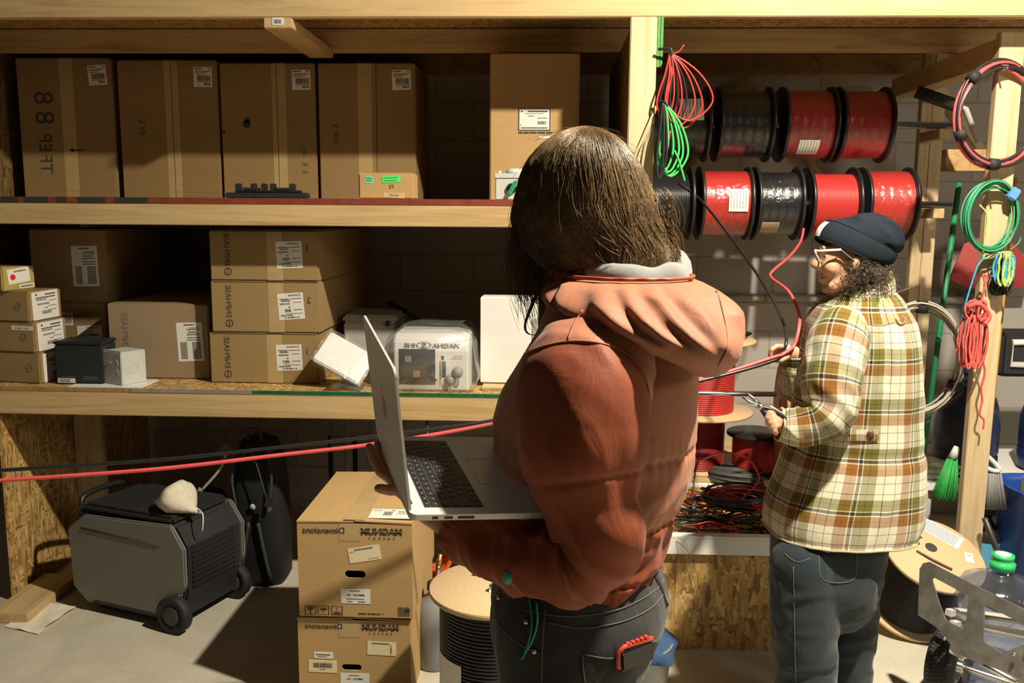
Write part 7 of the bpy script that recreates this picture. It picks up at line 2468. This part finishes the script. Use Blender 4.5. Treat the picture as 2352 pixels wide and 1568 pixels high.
for r_ in rings[3:19:3]:
    c_ = sum(r_, V((0, 0, 0))) / 72
    tab.append([r_[j] + (r_[j] - c_).normalized() * 0.0022 for j in range(14, 22)])
obj('patch', MB().loft(tab, closed=False, cap=(False, False)), OFFW, hat, True, label='cream patch on the cuff')
# curls at the nape
CUR = hairmat('dark_curls', (0.018, 0.012, 0.008), (0.1, 0.065, 0.035))
RC = random.Random(5)
mb = MB()
for k in range(1300):
    x0, y0, d_ = RC.uniform(1948, 2042), RC.uniform(598, 662), RC.uniform(-0.11, 0.04)
    if y0 < 598 + (x0 - 1950) * 0.1:
        continue
    c = B2(x0, y0, d_)
    r_ = RC.uniform(0.004, 0.010)
    t_ = V((RC.uniform(-1, 1), RC.uniform(-0.6, 0.6), RC.uniform(-1, 0.1))).normalized()
    a_, b_ = t_.orthogonal().normalized(), None
    b_ = t_.cross(a_)
    p0 = RC.uniform(0, 6.28)
    L_ = RC.uniform(0.02, 0.045)
    pts = [c + t_ * L_ * u + (a_ * math.cos(p0 + 8 * u) + b_ * math.sin(p0 + 8 * u)) * r_ for u in [i / 10 for i in range(11)]]
    mb.tube(pts, RC.uniform(0.0004, 0.0008), 3, 0, False)
hm = MB()
hm.ball(B2(1992, 632), (0.056, 0.098, 0.046), 0, 28, 16)
hb2 = fused(hm, 0.006, 2, 0.5, lambda p, n_: 0.009 * nse(p, 45) - 0.004)
h2 = obj('hair', hb2, plain('hair_mass', (0.02, 0.014, 0.01), 0.7, var=0.4, vs=60, bmp=0.8, bs=90, dist=0.004), two, True, label='dark curly hair at the nape')
obj('curls', mb, CUR, h2, True)

# flannel jacket
PLAID = plaid('plaid_flannel')


def d_shirt(ph, t, p):
    f = 0.004 * nse(p, 7, 5) + 0.006 * (ridge(p, UP * 0.9 + CX * 0.3, 1.8, 13, 4) - 0.5) * min(1, t * 2)
    if 0.12 < t < 0.5:
        f -= 0.010 * math.exp(-((ph - 4.75) / 0.05) ** 2) * (1 if t < 0.42 else 0.4)
    return f + (-0.006 * math.exp(-((t - 0.635) / 0.02) ** 2)) + (0.004 if t > 0.98 else 0)


fk = [(1925, 2036, 655, 2.76, 0.065), (1908, 2062, 678, 2.76, 0.1), (1880, 2072, 705, 2.76, 0.15), (1862, 2088, 740, 2.76, 0.182), (1848, 2098, 800, 2.76, 0.195), (1838, 2101, 860, 2.76, 0.195), (1830, 2103, 920, 2.76, 0.19), (1822, 2106, 980, 2.76, 0.185), (1806, 2109, 1040, 2.76, 0.188), (1784, 2111, 1100, 2.76, 0.195), (1765, 2110, 1150, 2.76, 0.2), (1758, 2104, 1190, 2.76, 0.2), (1762, 2092, 1212, 2.76, 0.196)]
fmb, frings = garment(fk, 100, 132, 2.35, d_shirt, (False, False))
fl = obj('flannel_jacket', fmb, PLAID, two, True, label='cream, olive and brown plaid flannel jacket')
obj('hem_fold', MB().tube(frings[-1], 0.003, 8, closed=True), plain('flannel_edge', (0.36, 0.31, 0.2), 0.9), fl, True)


def d_fs(ph, t, p):
    return 0.004 * nse(p, 9, 8) + 0.009 * (ridge(p, CX * 0.7 - UP * 0.5, 2.5, 20, 9) - 0.5) * min(1, 0.3 + max(0, t - 0.2) * 2)


nk = [(1948, 742, 2.66, 0.05), (1932, 762, 2.62, 0.082), (1918, 815, 2.585, 0.088), (1908, 880, 2.56, 0.084), (1905, 935, 2.55, 0.077), (1878, 968, 2.55, 0.068), (1835, 976, 2.56, 0.06), (1803, 976, 2.57, 0.05), (1790, 974, 2.57, 0.045)]
nmb, nr, _ = sleeve(nk, 80, 60, d_fs, (False, False), 1.43)
ns = obj('near_sleeve', nmb, PLAID, fl, True)
obj('cuff', MB().tube(nr[-1], 0.0035, 8, closed=True), bpy.data.materials['flannel_edge'], ns, True)
fmk = [(1930, 745, 2.85, 0.06), (1905, 770, 2.9, 0.085), (1868, 830, 2.9, 0.08), (1843, 880, 2.88, 0.07), (1834, 865, 2.85, 0.055), (1833, 830, 2.83, 0.045), (1830, 812, 2.82, 0.04)]
fm2, fr2, _ = sleeve(fmk, 60, 48, d_fs, (False, False), 1.43)
fs = obj('far_sleeve', fm2, PLAID, fl, True)
obj('cuff', MB().tube(fr2[-1], 0.0035, 8, closed=True), bpy.data.materials['flannel_edge'], fs, True)
# collar
rings, uvs = [], []
for i, (k, dz) in enumerate(((1.0, 0.0), (1.0, 0.02), (0.97, 0.042), (1.06, 0.046), (1.2, 0.02), (1.26, -0.004))):
    ring = []
    for j in range(60):
        ph = math.pi / 2 + 2 * math.pi * j / 60
        c = B2(1980, 668, 0)
        front_ = max(0, -math.cos(ph))
        ring.append(c + CX * 0.078 * k * math.cos(ph) + CY * 0.074 * k * math.sin(ph) + UP * (dz - 0.028 * front_ + 0.022 * max(0, math.cos(ph)) - 0.02 * max(0, -math.sin(ph))))
    rings.append(ring)
    uvs.append([(0.5 * j / 60, 1.6 + 0.02 * i) for j in range(61)])
obj('collar', MB().loft(rings, 0, True, (False, False), True, uvs), PLAID, fl, True)
bf = bvh_of(fmb, nmb)
EDGE = plain('flannel_seam', (0.2, 0.16, 0.09), 0.9)
for pts in ([(1985, 742), (2020, 748), (2060, 738), (2100, 722)],):
    obj('seam', drawn(bf, pts, 0.0009), EDGE, fl, True)
obj('back_loop', drawn(bf, [(2058, 732), (2066, 744), (2076, 742), (2080, 730)], 0.0025, 5, 0.004), EDGE, fl, True)
tabp = [[on(bf, x_, y_, 0.006) for x_ in range(1948, 2020, 5)] for y_ in (986, 1012)]
if all(all(r_) for r_ in tabp):
    mb = MB().loft([tabp[0], tabp[1]], 0, True, (False, False), False, [[(0.3 + 0.011 * i, 1.0) for i in range(16)], [(0.3 + 0.011 * i, 1.035) for i in range(16)]])
    tb = obj('waist_tab', mb, PLAID, fl, True)
    b_ = on(bf, 2000, 996, 0.009)
    obj('button', MB().ball(b_, (0.011, 0.006, 0.011)), plain('button_brown', (0.1, 0.06, 0.03), 0.35), tb, True)
# trousers
mb = MB()
pm, _ = garment([(1790, 2062, 1120, 2.75, 0.13), (1778, 2046, 1180, 2.75, 0.15), (1776, 2034, 1230, 2.75, 0.155), (1774, 2024, 1280, 2.75, 0.155), (1772, 2014, 1330, 2.75, 0.15), (1778, 2002, 1385, 2.75, 0.125), (1800, 1980, 1430, 2.75, 0.07)], 24, 60, 2.3, None, (True, True))
mb.add(pm.v, pm.f)
for (hip, knee, ank), c in zip(legs2, (B2(1846, 1290, -0.075), B2(1948, 1290, 0.065))):
    a2 = V((ank.x + 0.01, ank.y, 0.07))
    limb(mb, [c, c.lerp(a2, 0.35), c.lerp(a2, 0.6), a2], [0.1, 0.1, 0.094, 0.084], 28)
trs = fused(mb, 0.008, 5, 0.5, lambda p, n_: 0.004 * nse(p, 10, 1) + 0.007 * (ridge(p, CX * 0.9 + UP * 0.35, 3, 16, 8) - 0.5) * (1 if p.z < 0.55 else 0.4))
JEAN = fabric('dark_blue_denim', (0.018, 0.027, 0.034), 24, 0.5, 0.85, 0.15)
tj = obj('jeans', trs, JEAN, two, True, label='dark blue work jeans')
bt = bvh_of(trs)
for pts in ([(1800, 1270), (1830, 1290), (1862, 1282)], [(1822, 1300), (1824, 1400), (1826, 1500), (1828, 1566)], [(1880, 1262), (1890, 1330), (1960, 1330), (1968, 1262)]):
    obj('stitching', drawn(bt, pts, 0.0013, 6, 0.0006, 5), plain('stitch_blue', (0.1, 0.12, 0.13), 0.8) if 'stitch_blue' not in bpy.data.materials else bpy.data.materials['stitch_blue'], tj, True)
for hip, knee, ank in legs2:
    mb = MB()
    c = V((ank.x, ank.y, 0))
    limb(mb, [c + V((0.05, 0.01, 0.05)), c + V((-0.05, 0, 0.05)), c + V((-0.14, 0.0, 0.035))], [0.048, 0.048, 0.035])
    mb2 = fused(mb, 0.008, 4)
    mb2.v = [V((p.x, p.y, max(p.z, 0.012))) for p in mb2.v]
    s_ = obj('boot', mb2, bpy.data.materials['boot_brown'], two, True)
    obj('sole', MB().box2((c.x - 0.16, c.y - 0.045, 0), (c.x + 0.09, c.y + 0.045, 0.013)), BLACKM, s_, True, bevel=0.004)

# pliers
pa, pb = B2(1709, 906, -0.20), B2(1797, 972, -0.21)
t = thing('pliers', 'black-handled pliers held in the near hand of the person in plaid', 'pliers', pb)
piv = pa.lerp(pb, 0.42)
dv = (pb - pa).normalized()
sd = CY.cross(dv).normalized()
for s in (-1, 1):
    h = obj('handle', MB().tube(smooth_path([piv, piv + dv * 0.03 + sd * s * 0.012, piv + dv * 0.065 + sd * s * 0.017, pb + sd * s * 0.012], 5), [0.006] * 15 + [0.005], 8), BLACK, t, True)
    obj('jaw', MB().tube([piv, pa.lerp(piv, 0.5) + sd * s * 0.007, pa + sd * s * 0.009], [0.008, 0.006, 0.002], 8), STEEL, h, True)
obj('pivot', MB().tube([piv - CY * 0.009, piv + CY * 0.009], 0.008, 12), STEEL, t, True)

# ---------------------------------------------------------------- the two long cables
hand = B2(1771, 822, 0.01)


def cable(name, label, mat, pts, r):
    return tag(obj(name, MB().tube(smooth_path(pts, 14), r, 8), mat), label, 'cable')


CD = lambda x_, y_: AD(x_, y_, 2.40 + (x_ - 0) / 1770 * 0.33)
cable('red_cable', 'long red cable pulled across the room past the laptop to the hand in plaid', PINK, [CD(-420, 1118), CD(-120, 1109), CD(0, 1103), CD(360, 1077), CD(640, 1045), CD(840, 1022), CD(1000, 997), CD(1130, 972), CD(1400, 915), CD(1640, 862), hand + UP * 0.003 + CY * -0.012, B2(1800, 812, 0.012), B2(1824, 792, 0.02), B2(1836, 745, 0.05), AD(1833, 712, 2.92), AD(1810, 668, 3.1), AD(1772, 638, 3.35), AD(1775, 622, 3.48), AD(1812, 590, 3.7), AD(1838, 556, 3.88), AD(1846, 525, 3.93)], 0.0058)
cable('black_cable', 'long black cable running just above the red one to the hand in plaid', BWIRE, [CD(-420, 1100), CD(-120, 1086), CD(0, 1080), CD(360, 1056), CD(640, 1027), CD(840, 1004), CD(1000, 984), CD(1130, 966), CD(1400, 918), CD(1640, 867), hand + UP * -0.008 + CY * -0.012, B2(1795, 812, 0.02), B2(1806, 785, 0.03), AD(1800, 745, 2.86), AD(1765, 670, 3.05), AD(1690, 560, 3.5), AD(1610, 460, 3.86), AD(1560, 420, 3.93)], 0.0055)
